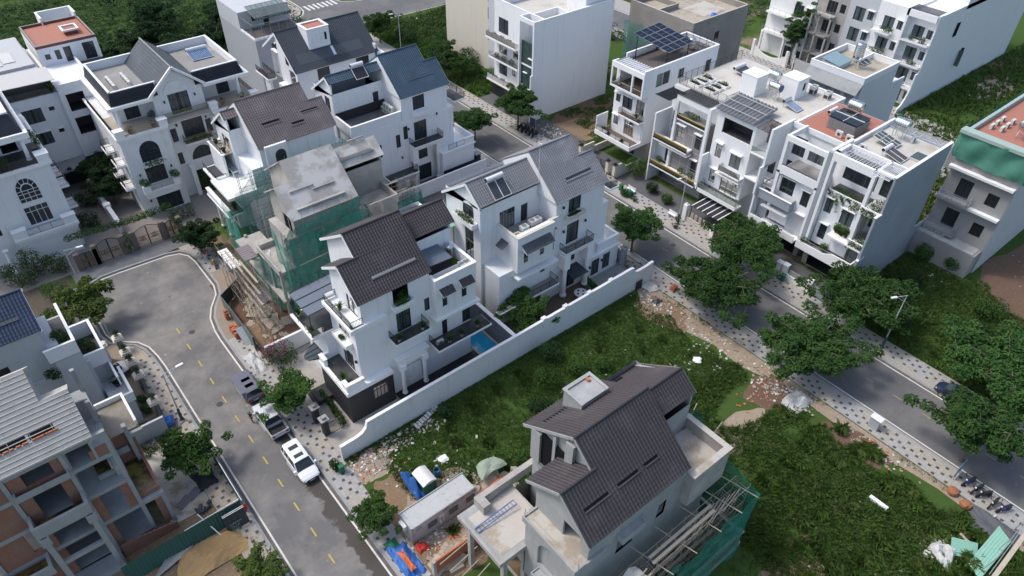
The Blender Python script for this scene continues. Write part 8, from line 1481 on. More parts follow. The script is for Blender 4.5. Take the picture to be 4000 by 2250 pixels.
for i,(x,y,r,h,l,m) in enumerate(((-2.5,91.5,2.0,3.4,'big leafy shrub at the left edge beside the mansion',LEAFB),(-.6,92.5,1.4,4.2,'feathery palm clump before the mansion balcony',LEAF),(1.6,91.6,1.5,2.8,'pink-flowered shrub by the far street lamp',LEAFB),(.2,86.3,1.6,2.4,'round green shrub behind the yellow green tree',LEAFB),(-.8,80.5,1.5,3.0,'tall dark shrub between navy roof and turning circle',LEAFD),(24.0,98.0,1.3,3.6,'big rounded garden bush by the garage of the large villa',LEAFB),(26.0,97.5,1.0,2.6,'bright round bush beside the pleated pergola',LEAFY),(.4,73.6,1.2,1.8,'low shrub in the corner garden of the grey house',LEAFB),(-1.6,77,1.4,2.6,'leafy bush under the navy roof corner',LEAFB),(7.5,99.5,1.6,2.2,'rocky garden shrub beside the white dividing wall',LEAFD),(8.8,105,1.4,2.0,'dark shrub along the mansion side wall',LEAFD))): shrub(x,y,0,r,h,l,m,n=int(420*r),size=.2)
for i,(x,y,r,h,l) in enumerate(((40.6,41.2,1.5,2.2,'dark weed shrub at the foot of the long white wall'),(41.4,37.8,1.3,1.8,'weed shrub in the grass below the white wall corner'),(37.8,38.6,1.7,2.2,'broad weed shrub in the middle of the grass lot'),(34.6,36.0,1.5,1.8,'weed shrub near the back of the charcoal roof'),(32.4,33.8,1.4,1.7,'weed shrub beside the bare cement columns'),(29.6,32.2,1.1,1.4,'low weed shrub near the covered planks'),(35.8,32.0,1.3,1.6,'weed shrub behind the roof dormer'),(44.2,36.4,1.0,1.2,'small weed shrub out in the open grass'),(46.5,33.2,.9,1.0,'small weed shrub near the rubbish strip'),(26.6,41.9,1.0,1.3,'creeping bush against the white wall near the broken slabs'))): shrub(x,y,0,r,h,l,LEAFB if i%3 else LEAFD,n=int(360*r),size=.2,group='weed shrubs in the grass lot')
for i,(x,y,r,h,l) in enumerate(((84,22,1.8,2.6,'shrub against the grey side wall of the row'),(91.5,24,1.2,2.6,'creeper bush at the foot of the grey sheeted house'),(92.6,20.5,1.2,2.2,'shrub before the plain lower wall of the sheeted house'),(87.5,13.5,2.2,2.4,'weed shrub in the middle of the right hand lot'),(81,12.5,2.6,2.6,'tall weed shrub behind the far lamp post'),(88,5.5,2.8,3.0,'dark shrub mass at the right edge'),(80.5,3.5,2.6,3.2,'yellow green shrub mass near the right edge'),(84.5,-.5,3.0,3.4,'large shrub mass in the right corner'),(77.6,28.8,.9,1.6,'potted-looking shrub in the dark forecourt'))): shrub(x,y,0,r,h,l,(LEAFD,LEAFB,LEAF,LEAFB)[i%4],n=int(380*r),size=.24,group='shrubs in the right hand lot')
for i,(x,y,r,h,l) in enumerate(((80,101,2.2,3.0,'flowering shrub by the dark base of the blank-walled house'),(78,106,2.4,3.2,'shrub in the planted lot nearest the street'),(82,111,2.6,3.0,'shrub in the planted lot before the cream house'),(79,118,2.6,3.4,'shrub in the middle of the planted lot'),(84,122,2.4,2.8,'shrub at the back of the planted lot'),(77,127,2.2,2.8,'shrub at the junction end of the planted lot'),(97,91,2.6,4.0,'tree-like shrub between the blank wall and the cement house'),(76.6,62.2,1.6,3.4,'leafy corner shrub beside the stairs of the end row house'),(75.2,57.5,1.0,1.8,'shrub in front of the garage of the taupe house'),(74.8,54.2,.9,1.6,'flowering shrub by the black forecourt wall'),(71.6,59.2,1.0,1.0,'leafy plants round the pavement bins'))): shrub(x,y,0,r,h,l,(LEAFB,LEAF,LEAFD)[i%3],n=int(380*r),size=.22,group='shrubs along the far street')
hedge([(44.4,44.5),(50.2,44.5)],.4,.7,0,'low hedge along the inside of the long white wall',seed=71,n=130); hedge([(52.9,46.2),(53.2,48.6)],.5,.7,.2,'dense green hedge by the round white table',seed=72,n=200); hedge([(17.6,47.4),(17.8,52.4)],.4,.9,.1,'planting strip below the black stone base of the pool villa',seed=73,n=150); hedge([(15.9,55),(15.9,57.5)],.5,1.4,.1,'dark hedge behind the covered car',LEAFD,seed=75,n=150)
bg=shrub(16.6,59.6,0,1.9,2.6,'bougainvillea bush covered in magenta flowers beside the rubble sacks',LEAFB,'bougainvillea',n=900,size=.17,name='bougainvillea'); bush('flowers',bg,[((16.4,59.7,2.2),(1.7,1.6,1.0),330),((15.7,60.3,1.8),(.7,.8,.8),150)],PINK,.13,seed=81)
shrub(14.3,43.0,.12,.55,1.5,'small potted tree beside the green wheelie bin',LEAFB,'tree',n=420,size=.15)
def vnoise(x,y,s,seed):
 g=np.random.default_rng(seed); G=g.uniform(size=(64,64)); u=x/s;v=y/s; i=np.floor(u).astype(int);j=np.floor(v).astype(int); fu=u-i;fv=v-j; fu=fu*fu*(3-2*fu);fv=fv*fv*(3-2*fv); q=lambda a,b:G[a%64,b%64]
 return (q(i,j)*(1-fu)+q(i+1,j)*fu)*(1-fv)+(q(i,j+1)*(1-fu)+q(i+1,j+1)*fu)*fv
def grass(name,x0,x1,y0,y1,dens,h,w=.03,blades=4,seed=0,mask=None,m=GRASSM,thr=.30,bend=.6,z=0,ns=2.2):
 g=np.random.default_rng(seed); n=int((x1-x0)*(y1-y0)*dens); x=g.uniform(x0,x1,n);y=g.uniform(y0,y1,n); k=vnoise(x,y,ns,seed+1)*.65+vnoise(x,y,ns*.31,seed+2)*.35; ok=k>thr
 if mask is not None: ok&=mask(x,y)
 x,y,k=x[ok],y[ok],k[ok]; hh=h*(.45+1.1*k)*g.uniform(.7,1.25,len(x))
 x=np.repeat(x,blades);y=np.repeat(y,blades);hh=np.repeat(hh,blades); N=len(x); a=g.uniform(0,6.283,N); sp=g.uniform(.1,1,N)*bend; x=x+g.normal(0,.07+h*.08,N);y=y+g.normal(0,.07+h*.08,N); hh=hh*g.uniform(.6,1.1,N)
 dx,dy=np.cos(a),np.sin(a); px_,py_=-dy*w,dx*w; Z=np.zeros(N)+z
 V=np.stack([np.stack([x-px_,y-py_,Z],1),np.stack([x+px_,y+py_,Z],1),np.stack([x+dx*sp*hh*.4+px_*.9,y+dy*sp*hh*.4+py_*.9,Z+hh*.62],1),np.stack([x+dx*sp*hh*.95,y+dy*sp*hh*.95,Z+hh*(1-.3*sp)],1)],1).reshape(-1,3)
 return stuff(rawmesh(name,V,np.arange(N*4).reshape(-1,4),m))
inN=lambda x,y:(x>17.2)&(x<38.5)&(y>12.8)&(y<28.6)
inC=lambda x,y:(x<24)&(y<35.5)&~((x>18.5)&(y>34.5))
def lot(x,y): return ~inN(x,y)&~inC(x,y)&~((x<18.2)&(y<43))&~((x>54.5)&(vnoise(x,y,1.7,5)*2+x>57))&~(((x-53.5)/5.2)**2+((y-23.2)/2.2)**2<1)
grass('short_grass',15.6,58.4,27,43.5,46,.26,.028,4,101,lot,thr=.16); grass('tall_grass',36,57.8,-9,28,17,.55,.03,6,102,lambda x,y:lot(x,y)&((x>38.4)|(y>21)),thr=.30,bend=.9); grass('short_grass',36,58.8,-9,30,22,.26,.03,4,103,lot,thr=.2)
b=MB(); g_=np.random.default_rng(5)
def clumps(name,pts,h,n,seed,m=GRASSM):
 g=np.random.default_rng(seed); X=[];Y=[]
 for (x,y,r) in pts: X.append(g.normal(x,r*.25,n));Y.append(g.normal(y,r*.25,n))
 x=np.concatenate(X);y=np.concatenate(Y);N=len(x);a=g.uniform(0,6.283,N);L=h*g.uniform(.6,1.25,N);sp=g.uniform(.35,1.1,N);w=.03;dx,dy=np.cos(a),np.sin(a);px_,py_=-dy*w,dx*w;Z=np.zeros(N)
 V=np.stack([np.stack([x-px_,y-py_,Z],1),np.stack([x+px_,y+py_,Z],1),np.stack([x+dx*sp*L*.35+px_,y+dy*sp*L*.35+py_,L*.75],1),np.stack([x+dx*sp*L,y+dy*sp*L,L*(.95-.45*sp)],1)],1).reshape(-1,3)
 return stuff(rawmesh(name,V,np.arange(N*4).reshape(-1,4),m))
rd=random.Random(17); clumps('tall_grass_clumps',[(rd.uniform(40,57.5),rd.uniform(-8,17),rd.uniform(.8,1.6)) for _ in range(75)],.85,200,104); clumps('tall_grass_clumps',[(rd.uniform(18,55),rd.uniform(29,42),rd.uniform(.5,1.1)) for _ in range(45)],.55,150,105)
rm=lambda x,y:((x-100)/10)**2+((y-11)/6)**2>1
grass('lot_grass',73.7,93.5,-10,26,22,.42,.05,4,110,lambda x,y:rm(x,y)&~((x>91.5)&(y>18)),thr=.2); grass('lot_grass',77,97,71.7,84.6,16,.35,.05,4,111,lambda x,y:(x>81)|(y<77),thr=.42); grass('lot_grass',126,185,18,47.6,5,.7,.12,4,112,thr=.3); grass('lot_grass',97,117,18,45,5,.7,.12,4,113,lambda x,y:(x<93)|(y>26.6),thr=.2); grass('lot_grass',73.8,99,98.5,138,7,.9,.12,4,114,lambda x,y:(x<81)|((y>121)&(x<99)),thr=.2); grass('yard_weeds',-.1,3.4,55.8,57.7,26,.5,.03,4,115,thr=.2); grass('pavement_weeds',3.6,5.6,36,41.5,20,.5,.03,4,116,thr=.3); grass('pavement_weeds',58.6,59.4,-8,43,14,.25,.02,4,117,thr=.5)
def scrub(name,x0,x1,y0,y1,dens,seed,mask,size=.55,per=16,rr=1.5):
 g=np.random.default_rng(seed); n=int((x1-x0)*(y1-y0)*dens); x=g.uniform(x0,x1,n);y=g.uniform(y0,y1,n); k=vnoise(x,y,11,seed+1)*.6+vnoise(x,y,4,seed+2)*.4; ok=(k>.22)&mask(x,y); x,y,k=x[ok],y[ok],k[ok]; N=len(x)
 c=np.stack([x,y,.1+2.6*k*g.uniform(.4,1.1,N)],1); q=g.normal(size=(N,per,3)); q/=np.linalg.norm(q,axis=2)[...,None]; P=(c[:,None]+q*np.array([rr,rr,rr*.5])*g.uniform(.3,1,(N,per,1))).reshape(-1,3); nn=q.reshape(-1,3)*.6+np.array([0,0,.8]); nn/=np.linalg.norm(nn,axis=1)[:,None]; P[:,2]=np.maximum(P[:,2],.05); V,F=leafquads(P,nn,size,g); return stuff(rawmesh(name,V,F,SCRUB))
scrub('scrub',-10,66,126,235,.55,120,lambda x,y:((x<40.5)|(y>132))&~((x<21)&(y<136)));scrub('scrub',78,112,100,138,.5,121,lambda x,y:((x<81)|(y>121))&((x>98)|(x<81)|(y>121)),.4,14,1.0); scrub('scrub',112,190,88,140,.35,122,lambda x,y:(x<116)|(x>132),.6,14,1.6)
for i,(x,y,s,l) in enumerate(((36,138,1.25,'dark round tree at the edge of the scrub behind the mansard villa'),(43,141,1.2,'dark tree in the scrub beside the tall narrow house'),(33,150,1.1,'tree in the scrub beyond the mansard roof'),(25,143,1.0,'tree in the scrub behind the red roof deck'),(38,160,1.1,'far tree in the scrub near the top edge'),(50,152,1.1,'far dark tree left of the road junction'))): tree('dark',x,y,0,i*1.3,s*1.2,l,'trees in the scrub')
bw=thing('boundary_wall','long white garden wall beside the grass lot, dipping in a curve at the road end','wall',(37.5,43.7,0)); b=MB(); P=[(15.4,2.0),(17.2,2.05),(17.9,2.25),(18.35,2.7),(18.55,3.45),(24,3.5),(37.3,3.6),(46,3.75),(55.6,3.95),(56.1,3.9),(56.4,3.2),(56.9,2.95),(58.6,2.95),(59.3,3.1),(59.8,3.1)]
b.prism([(15.4,43.58,0)]+[(x,43.58,z) for x,z in P]+[(59.8,43.58,0)],(0,.24,0)); b.build('wall_body',OLDWHITE,bw); c=MB()
for p,q in zip(P,P[1:]): c.bar((p[0],43.7,p[1]+.03),(q[0],43.7,q[1]+.03),.34,.07)
for x in (41.3,44.6,48.4,52): c.box(x,x+.6,43.5,44.0,3.66,3.95+(x-41)*.01)
c.build('coping',WHITE2,bw)
cw=thing('boundary_wall','white dividing wall between the pool yard and the timber deck','wall',(37.6,51,0)); MB().box(37.45,37.75,43.85,60.3,0,3.2).build('wall_body',mat('slate clad wall',(.17,.18,.19),.7,var=.3,vs=2),cw); MB().box(37.4,37.85,43.85,60.3,3.2,3.3).build('coping',WHITE2,cw)
for a in ((15.5,38,60.5,2.2,'low white wall between the pool villa and the netted building plot'),(38.2,59.4,77.3,2.2,'white back garden wall below the blue-roofed villa')): solo(MB().box(a[0],a[1],a[2],a[2]+.2,0,a[3]).box(a[0],a[1],a[2]-.05,a[2]+.25,a[3],a[3]+.06),'boundary_wall',OLDWHITE,a[4],'wall')
gw=solo(MB().box(6.0,6.35,94.5,108,0,2.2).box(5.9,6.45,94.4,108,2.2,2.35).box(5.7,6.6,99,99.8,2.2,2.6),'garden_wall',OLDWHITE,'weathered white wall dividing the two mansion gardens','wall'); gw.location.x+=4.3
for k,(y,l) in enumerate(((47.5,'black stone gate pillar with a grey cap nearer the long white wall'),(49.5,'black stone gate pillar with a grey cap under the pavement tree'))):
 p=thing('gate_pillar',l,'pillar',(15.7,y,0)); MB().box(15.4,16.0,y-.3,y+.3,.1,2.3).build('pillar_shaft',CHAR,p); b=MB(); b.box(15.25,16.15,y-.45,y+.45,2.3,2.42); b.box(15.5,15.9,y-.2,y+.2,2.42,2.7); b.build('cap',KERB,p)
g=thing('gate','half open dark barred gate beside the black stone pillars','gate',(16.6,47.1,.1)); b=MB(); [b.bar((16.0+.11*k,47.1,.2),(16.0+.11*k,47.1,1.9),.03) for k in range(13)]; [b.bar((15.95,47.1,z),(17.4,47.1,z),.05) for z in (.2,1.9)]; b.build('gate_leaf',mat('dark brown iron',(.06,.045,.04),.5),g)
solo(MB().box(16.6,19.2,51.2,53.2,.12,.45).box(16.9,19.2,51.2,53.2,.45,.7),'entrance_steps',CHAR,'black stone steps to the entrance of the pool villa','steps')
def irongate(x0,x1,y,h,label,gold,arch=.5):
 t=thing('gate',label,'gate',((x0+x1)/2,y,0)); 
 for s in (0,1):
  b=MB(); a0=x0+(x1-x0)*s/2+.04; a1=x0+(x1-x0)*(s+1)/2-.04; n=12; top=lambda x:h+arch*math.sin(pi*(x-x0)/(x1-x0))
  for i in range(n+1): x=a0+(a1-a0)*i/n; b.bar((x,y,.1),(x,y,top(x)),.03 if 0<i<n else .08)
  for i in range(n): xa=a0+(a1-a0)*i/n;xb=a0+(a1-a0)*(i+1)/n; b.bar((xa,y,top(xa)),(xb,y,top(xb)),.07)
  for z in (.15,h*.45,h*.62): b.bar((a0,y,z),(a1,y,z),.05)
  l=b.build('gate_leaf',gold[0],t); c=MB(); cx=(a0+a1)/2
  for q in range(14): u=2*pi*q/14;v=2*pi*(q+1)/14; c.bar((cx+.36*math.cos(u),y-.03,h*.53+.36*math.sin(u)),(cx+.36*math.cos(v),y-.03,h*.53+.36*math.sin(v)),.06)
  for q in range(10): u=2*pi*q/10; c.bar((cx,y-.03,h*.53),(cx+.3*math.cos(u),y-.03,h*.53+.3*math.sin(u)),.03); c.bar((cx+.6*math.cos(u),y-.02,h*.3+.25*math.sin(u)),(cx+.6*math.cos(u+.6),y-.02,h*.3+.25*math.sin(u+.6)),.03)
  c.build('scroll_work',gold[1],l)
 for x in (x0-.35,x1+.35): p=MB(); p.box(x-.3,x+.3,y-.3,y+.3,0,h+.3); p.build('gate_post',mat('brown stone post',(.16,.13,.11),.8,var=.2),t)
irongate(6.5,9.2,90.2,2.7,'black wrought iron double gate with gilded rosettes under the climber',(BLACKM,GOLD)); irongate(11.2,14.3,90.3,2.6,'bronze scrolled double gate under the arching hedge',(mat('bronze iron',(.10,.07,.05),.5),GOLD)); irongate(15.2,16.6,90.5,2.3,'narrow bronze scrolled side gate at the corner of the turning circle',(mat('bronze iron',(.10,.07,.05),.5),GOLD),.2)
irongate(4.3,5.7,90.2,2.3,'narrow black iron side gate behind the far street lamp',(BLACKM,GOLD),.1)
def lamp(x,y,h,hx,hy,label,base=True):
 t=thing('street_lamp',label,'street lamp',(x,y,.12)); b=MB(); b.tube((x,y,.12),(x,y,h),.085,.05,k=8); b.bar((x,y,h-.9),(x+(hx-x)*.8,y+(hy-y)*.8,h+.05),.05); b.tube((x,y,h-.05),(x+(hx-x)*.8,y+(hy-y)*.8,h+.05),.035,k=6); b.build('pole',mat('pale lamp pole',(.42,.45,.47),.45),t)
 if base: c=MB(); c.lathe((x,y,.12),[(.24,0),(.24,.12),(.15,.22),(.17,.9),(.12,1.0),(.14,1.6),(.1,1.75)],k=12); c.build('cast_base',mat('dark green iron',(.03,.055,.055),.5),t)
 d=Vector((hx-x,hy-y,0)); d.normalize(); p=Vector((x,y,0))+d*(Vector((hx-x,hy-y,0)).length*.75); p.z=h+.05; MB().bar(p,p+d*.75+Vector((0,0,.04)),.26,.1).build('lamp_head',WHITEM,t)
lamp(4.95,58.3,7.0,6.7,58.4,'street lamp leaning its head over the dusty road beside the capped fence pillars'); lamp(2.9,85.8,6.4,4.6,85.3,'street lamp behind the yellow green tree at the turning circle',False); lamp(72.0,49.6,8,70.5,49.7,'street lamp with a dark green base beside the white bench'); lamp(71.9,18.5,8.2,70.3,19.2,'street lamp at the weedy lot with its head over the road'); lamp(71.2,119.6,9.5,69.8,119.8,'tall pale street lamp by the planted lot')
def ring(x,pts): return [(x,y,z) for y,z in pts]+[(x,-y,z) for y,z in reversed(pts)]
def loft(b,rings):
 n=len(b.v);k=len(rings[0])
 for r in rings: b.v+=r
 for i in range(len(rings)-1):
  for j in range(k): b.f.append((n+i*k+j,n+i*k+(j+1)%k,n+(i+1)*k+(j+1)%k,n+(i+1)*k+j))
 b.f.append(tuple(range(n+k-1,n-1,-1))); b.f.append(tuple(n+(len(rings)-1)*k+j for j in range(k)))
def car(name,label,x,y,rz,paint,L=4.8,W=1.93,H=1.68,kind='suv'):
 t=thing(name,label,'pickup truck' if kind=='pickup' else 'car',(0,0,0)); w=W/2; b=MB(); bed=kind=='pickup'
 st=[(-L/2,.45,.78,.80),(-L/2+.12,.34,.98,.92),(-L/2+.6,.28,1.02,1.0),(-.9,.27,1.03,1.0),(.45,.27,1.02,1.0),(L/2-1.35,.28,1.0,.99),(L/2-.55,.30,.90,.96),(L/2-.15,.36,.78,.86),(L/2,.45,.66,.72)]
 if bed: st=[s for s in st if s[0]>-1.5]; st=[(-1.0,.3,1.05,1.0)]+st[1:] if st[0][0]<-1 else [(-1.0,.3,1.05,1.0)]+st
 loft(b,[ring(u,[(w*k*.86,zl),(w*k,zl+.14),(w*k,zt-.2),(w*k*.95,zt-.05),(w*k*.80,zt),(w*k*.3,zt+.025)]) for u,zl,zt,k in st]); body=b.build('body',paint,t,smooth=False)
 if bed:
  q=MB(); X0=-L/2; q.box(X0+.06,-1.01,-w,-w+.1,.45,1.07); q.box(X0+.06,-1.01,w-.1,w,.45,1.07); q.box(X0,X0+.06,-w,w,.5,1.07); q.box(X0+.06,-1.01,-w+.1,w-.1,.45,.55); q.box(-1.08,-1.01,-w+.1,w-.1,.55,1.1); q.build('cargo_bed',paint,t); MB().box(X0+.07,-1.09,-w+.11,w-.11,.551,.57).build('bed_liner',BLACKM,t); q=MB(); [q.bar((X0+.2,s*(w-.08),1.1),(-1.05,s*(w-.08),1.1),.06) for s in(-1,1)]; q.bar((-1.15,-w+.1,1.15),(-1.15,w-.1,1.15),.08); q.build('bed_rail',BLACKM,t)
 r0,r1,f0,f1=(-L/2+.22,-L/2+.55,.55,1.35) if not bed else (-1.0,-.85,.75,1.45); zb=1.0; g=MB(); tw=w*.78; bw_=w*.93
 A=[(r0,-bw_,zb),(f1,-bw_,zb),(f0,-tw,H-.05),(r1,-tw,H-.05)]; B=[(p[0],-p[1],p[2]) for p in A]
 for q in (A,B,[A[1],B[1],B[2],A[2]],[A[0],B[0],B[3],A[3]]): g.poly(*q)
 g.build('window_glass',PANE,t); rf=MB(); loft(rf,[ring(u,[(tw*k,H-.07),(tw*k*1.01,H-.03),(tw*k*.85,H),(tw*k*.3,H+.02)]) for u,k in ((r1-.12,.93),(r1,1.0),((r1+f0)/2,1.02),(f0-.1,1.0),(f0+.1,.95))]); 
 for s in(-1,1):
  for (p,q) in ((A[1],A[2]),(A[0],A[3])): rf.bar((p[0],p[1]*s,p[2]),(q[0],q[1]*s,q[2]),.08,.07)
  um=(r1+f0)/2+.1; rf.bar((um,-s*bw_,zb),(um,-s*tw,H-.05),.09,.05)
  if kind=='suv': rf.bar((r1+.45,-s*bw_,zb),(r1+.4,-s*tw,H-.05),.12,.05)
 rf.build('roof',paint,t); ex=MB()
 if kind=='suv':
  sr=MB(); sr.box(r1+.55,r1+1.05,-.45,.45,H+.01,H+.03); sr.box(f0-.75,f0-.3,-.45,.45,H+.01,H+.03); sr.build('sunroof',PANE,t)
 for s in(-1,1):
  for u in (L*.295,-L*.30):
   wh=MB(); wh.lathe((u,s*(w-.24),.35),[(.30,0),(.35,.03),(.35,.2),(.30,.23)],k=18,ax=(0,s,0)); o=wh.build('wheel',mat('tyre rubber',(.018,.018,.019),.8),t); rm=MB(); rm.lathe((u,s*(w-.005),.35),[(.21,0),(.22,.015),(.06,.025)],k=14,ax=(0,s,0)); rm.build('rim',STEEL,o)
  MB().box(f1-.32,f1-.12,s*(w-.02),s*(w+.2),.98,1.14).build('wing_mirror',paint,t); MB().box(L/2-.34,L/2-.10,s*w*.5,s*w*.86,.66,.76).build('headlight',mat('headlamp glass',(.5,.52,.54),.15),t); MB().box(-L/2-.015,-L/2+.12,s*w*.62,s*w*.88,.70,.92).build('tail_light',mat('red lamp glass',(.30,.015,.015),.25),t); MB().box(-1.0,1.0,s*(w-.04),s*(w+.10),.30,.36).build('side_step',GREYM,t)
  for u in (.2,-.75): MB().box(u,u+.2,s*(w-.002),s*(w+.025),.86,.89).build('door_handle',paint,t)
 ex.box(L/2-.06,L/2+.02,-w*.55,w*.55,.50,.68); ex.box(L/2-.12,L/2+.015,-w*.7,w*.7,.32,.42); ex.box(-L/2-.02,-L/2+.1,-w*.8,w*.8,.36,.46); ex.build('grille',BLACKM,t); MB().box(L/2+.021,L/2+.03,-.26,.26,.44,.54).build('number_plate',WHITEM,t); MB().box(-L/2-.03,-L/2-.018,-.26,.26,.56,.68).build('number_plate',WHITEM,t)
 t.location=(x,y,0); t.rotation_euler=(0,0,rz); return t
CARW=mat('white car paint',(.74,.75,.76),.22,var=.01,spec=.6); CARS=mat('silver white car paint',(.56,.58,.60),.25,var=.02,spec=.6)
car('parked_car','white sport utility car with two dark sunroof panels parked by the kerb',11.9,45.6,-pi/2,CARW,4.95,1.96,1.70); car('pickup_truck','silver white pickup truck with an empty black cargo bed',11.9,52.35,pi/2,CARS,5.2,1.88,1.78,'pickup')
cc=car('parked_car','car under a slate blue fabric cover behind the bougainvillea tree',12.0,58.0,pi/2,mat('slate blue car cover',(.13,.135,.175),.8,var=.08,vs=3),4.6,1.9,1.6,'suv'); MB().prism([(-2.1,-.98,.9),(2.1,-.98,.9),(1.2,-.75,1.63),(-1.7,-.75,1.63)],(0,1.96,0)).build('cover_cloth',mat('slate blue car cover',(.13,.135,.175)),None); o=bpy.data.objects['cover_cloth']; o.parent=cc
car('parked_car','dark blue car half hidden under the broad tree at the right edge',70.9,9.3,pi/2,mat('dark blue car paint',(.02,.03,.06),.25,spec=.6),4.4,1.8,1.5,'sedan')
BIKES={}
def bike(x,y,rz,col,label,group=None):
 """motorbike > wheel, frame, body panel, seat, handlebar, headlamp"""
 if col.name not in BIKES:
  t=thing('motorbike',label,'motorbike',(0,0,0)); 
  for u in(-.6,.62): MB().lathe((u,-.05,.29),[(.2,-.0),(.29,.0),(.29,.1),(.2,.1)],k=16,ax=(0,1,0)).build('wheel',mat('tyre rubber',(.018,.018,.019),.8),t)
  b=MB(); b.tube((.62,0,.3),(.42,0,.95),.05,k=6); b.tube((-.6,0,.3),(0,0,.42),.06,k=6); b.box(-.2,.25,-.13,.13,.25,.5); b.build('frame',BLACKM,t); b=MB(); loft(b,[ring(u,[(a*.5,z0),(a,(z0+z1)/2),(a*.6,z1)]) for u,a,z0,z1 in ((-.75,.06,.6,.75),(-.4,.15,.45,.74),(0,.13,.42,.62),(.3,.17,.4,.85),(.48,.1,.55,.98))]); b.build('body_panel',col,t); b=MB(); loft(b,[ring(u,[(a,.74),(a*.9,z1)]) for u,a,z1 in ((-.75,.08,.8),(-.3,.14,.84),(.08,.1,.78))]); b.build('seat',mat('black seat',(.02,.02,.02),.6),t)
  b=MB(); b.bar((.38,-.36,1.03),(.38,.36,1.03),.04); b.bar((.36,-.3,1.03),(.3,-.42,1.25),.02); b.bar((.36,.3,1.03),(.3,.42,1.25),.02); b.build('handlebar',BLACKM,t); MB().lathe((.48,0,.93),[(.05,0),(.1,.06),(.09,.1)],k=10,ax=(1,0,0)).build('headlamp',WHITEM,t); b=MB(); [b.box(.25,.32,s*.38,s*.48,1.22,1.3) for s in(-1,1)]; b.build('mirror',BLACKM,t); t.location=(x,y,.12); t.rotation_euler=(0,0,rz); BIKES[col.name]=t
  if group: t['group']=group
  return t
 return dup(BIKES[col.name],(x,y,.12),rz,label,group)
BB=mat('blue bike paint',(.02,.06,.42),.3);BK=mat('black bike paint',(.02,.02,.023),.3);BY=mat('yellow bike paint',(.50,.34,.03),.3)
for i,(x,y,rz,c,l) in enumerate(((61.1,3.4,2.8,BB,'blue and white motorbike nearest the blue signboard'),(60.9,2.5,2.9,BK,'black motorbike second from the blue signboard'),(60.8,1.8,2.6,BK,'black motorbike with a blue seat bag in the middle of the row'),(60.5,.8,3.0,BK,'black motorbike between the planter slabs at the lower right'),(60.7,-.1,2.7,BB,'blue motorbike at the gravel end of the row'),(72.0,84.4,.3,BK,'black motorbike at the far end of the row under the tall tree'),(72.2,83.6,.2,BK,'black motorbike second in the row beside the purple banner'),(72.3,82.8,.4,BK,'black motorbike third in the row beside the purple banner'),(72.3,81.9,.3,BK,'black motorbike fourth in the row near the lot rubble'),(72.4,81.0,.2,BK,'black motorbike at the near end of the row by the lot rubble'),(17.5,80.6,1.4,BY,'yellow and black motorbike parked by the corner hedge'),(76.6,27.4,1.0,BK,'black motorbike in the forecourt of the trailing-plant house'))): bike(x,y,rz,c,l,'motorbikes at the gravel' if i<5 else 'motorbikes by the purple banner' if i<10 else None)
def skin(name,verts,edges,m,parent,root=0,sub=1):
 me=bpy.data.meshes.new(name); me.from_pydata([v[:3] for v in verts],edges,[]); o=bpy.data.objects.new(name,me); COL.objects.link(o); md=o.modifiers.new('s','SKIN'); 
 for i,v in enumerate(verts): d=me.skin_vertices[0].data[i]; d.radius=(v[3],v[3] if len(v)<5 else v[4]); d.use_root=(i==root)
 sb=o.modifiers.new('u','SUBSURF'); sb.levels=sub; sb.render_levels=sub; dg=bpy.context.evaluated_depsgraph_get(); ev=o.evaluated_get(dg); nm=bpy.data.meshes.new_from_object(ev); bpy.data.objects.remove(o); nm.materials.clear(); nm.materials.append(m); nm.shade_smooth(); return link(bpy.data.objects.new(name,nm),parent)
pe=thing('person','person in a dark shirt and grey shorts standing on the road beside the pickup','person',(10.45,53.6,0)); SK=mat('skin',(.30,.17,.11),.6,var=.03)
V=[(0,0,.93,.12),(0,0,1.15,.125),(.01,0,1.36,.13),(.02,0,1.47,.06),(.04,0,1.55,.055),(.05,0,1.64,.095),(.05,0,1.72,.08)]; E=[(i,i+1) for i in range(6)]
for s in(-1,1):
 n=len(V); V+=[(0,s*.09,.86,.095),(.03*s,s*.1,.5,.062),(-.01+.03*s,s*.1,.28,.055),(0+.03*s,s*.1,.08,.04),(.12+.03*s,s*.11,.04,.035),(.2+.03*s,s*.11,.03,.025)]; E+=[(0,n)]+[(n+i,n+i+1) for i in range(5)]
 n=len(V); V+=[(.0,s*.19,1.40,.06),(-.03,s*.25,1.14,.043),(.14,s*.22,1.0,.034),(.19,s*.2,.97,.03)]; E+=[(2,n)]+[(n+i,n+i+1) for i in range(3)]
 for f,(dy,l) in enumerate(((-.03,.07),(-.01,.085),(.01,.08),(.03,.06))): k=len(V); V+=[(.22,s*(.2+dy),.965,.009),(.22+l*.6,s*(.2+dy),.95,.008),(.22+l*.9,s*(.2+dy),.92,.007)]; E+=[(n+3,k),(k,k+1),(k+1,k+2)]
 k=len(V); V+=[(.19,s*.155,.985,.01),(.23,s*.14,.97,.009)]; E+=[(n+3,k),(k,k+1)]
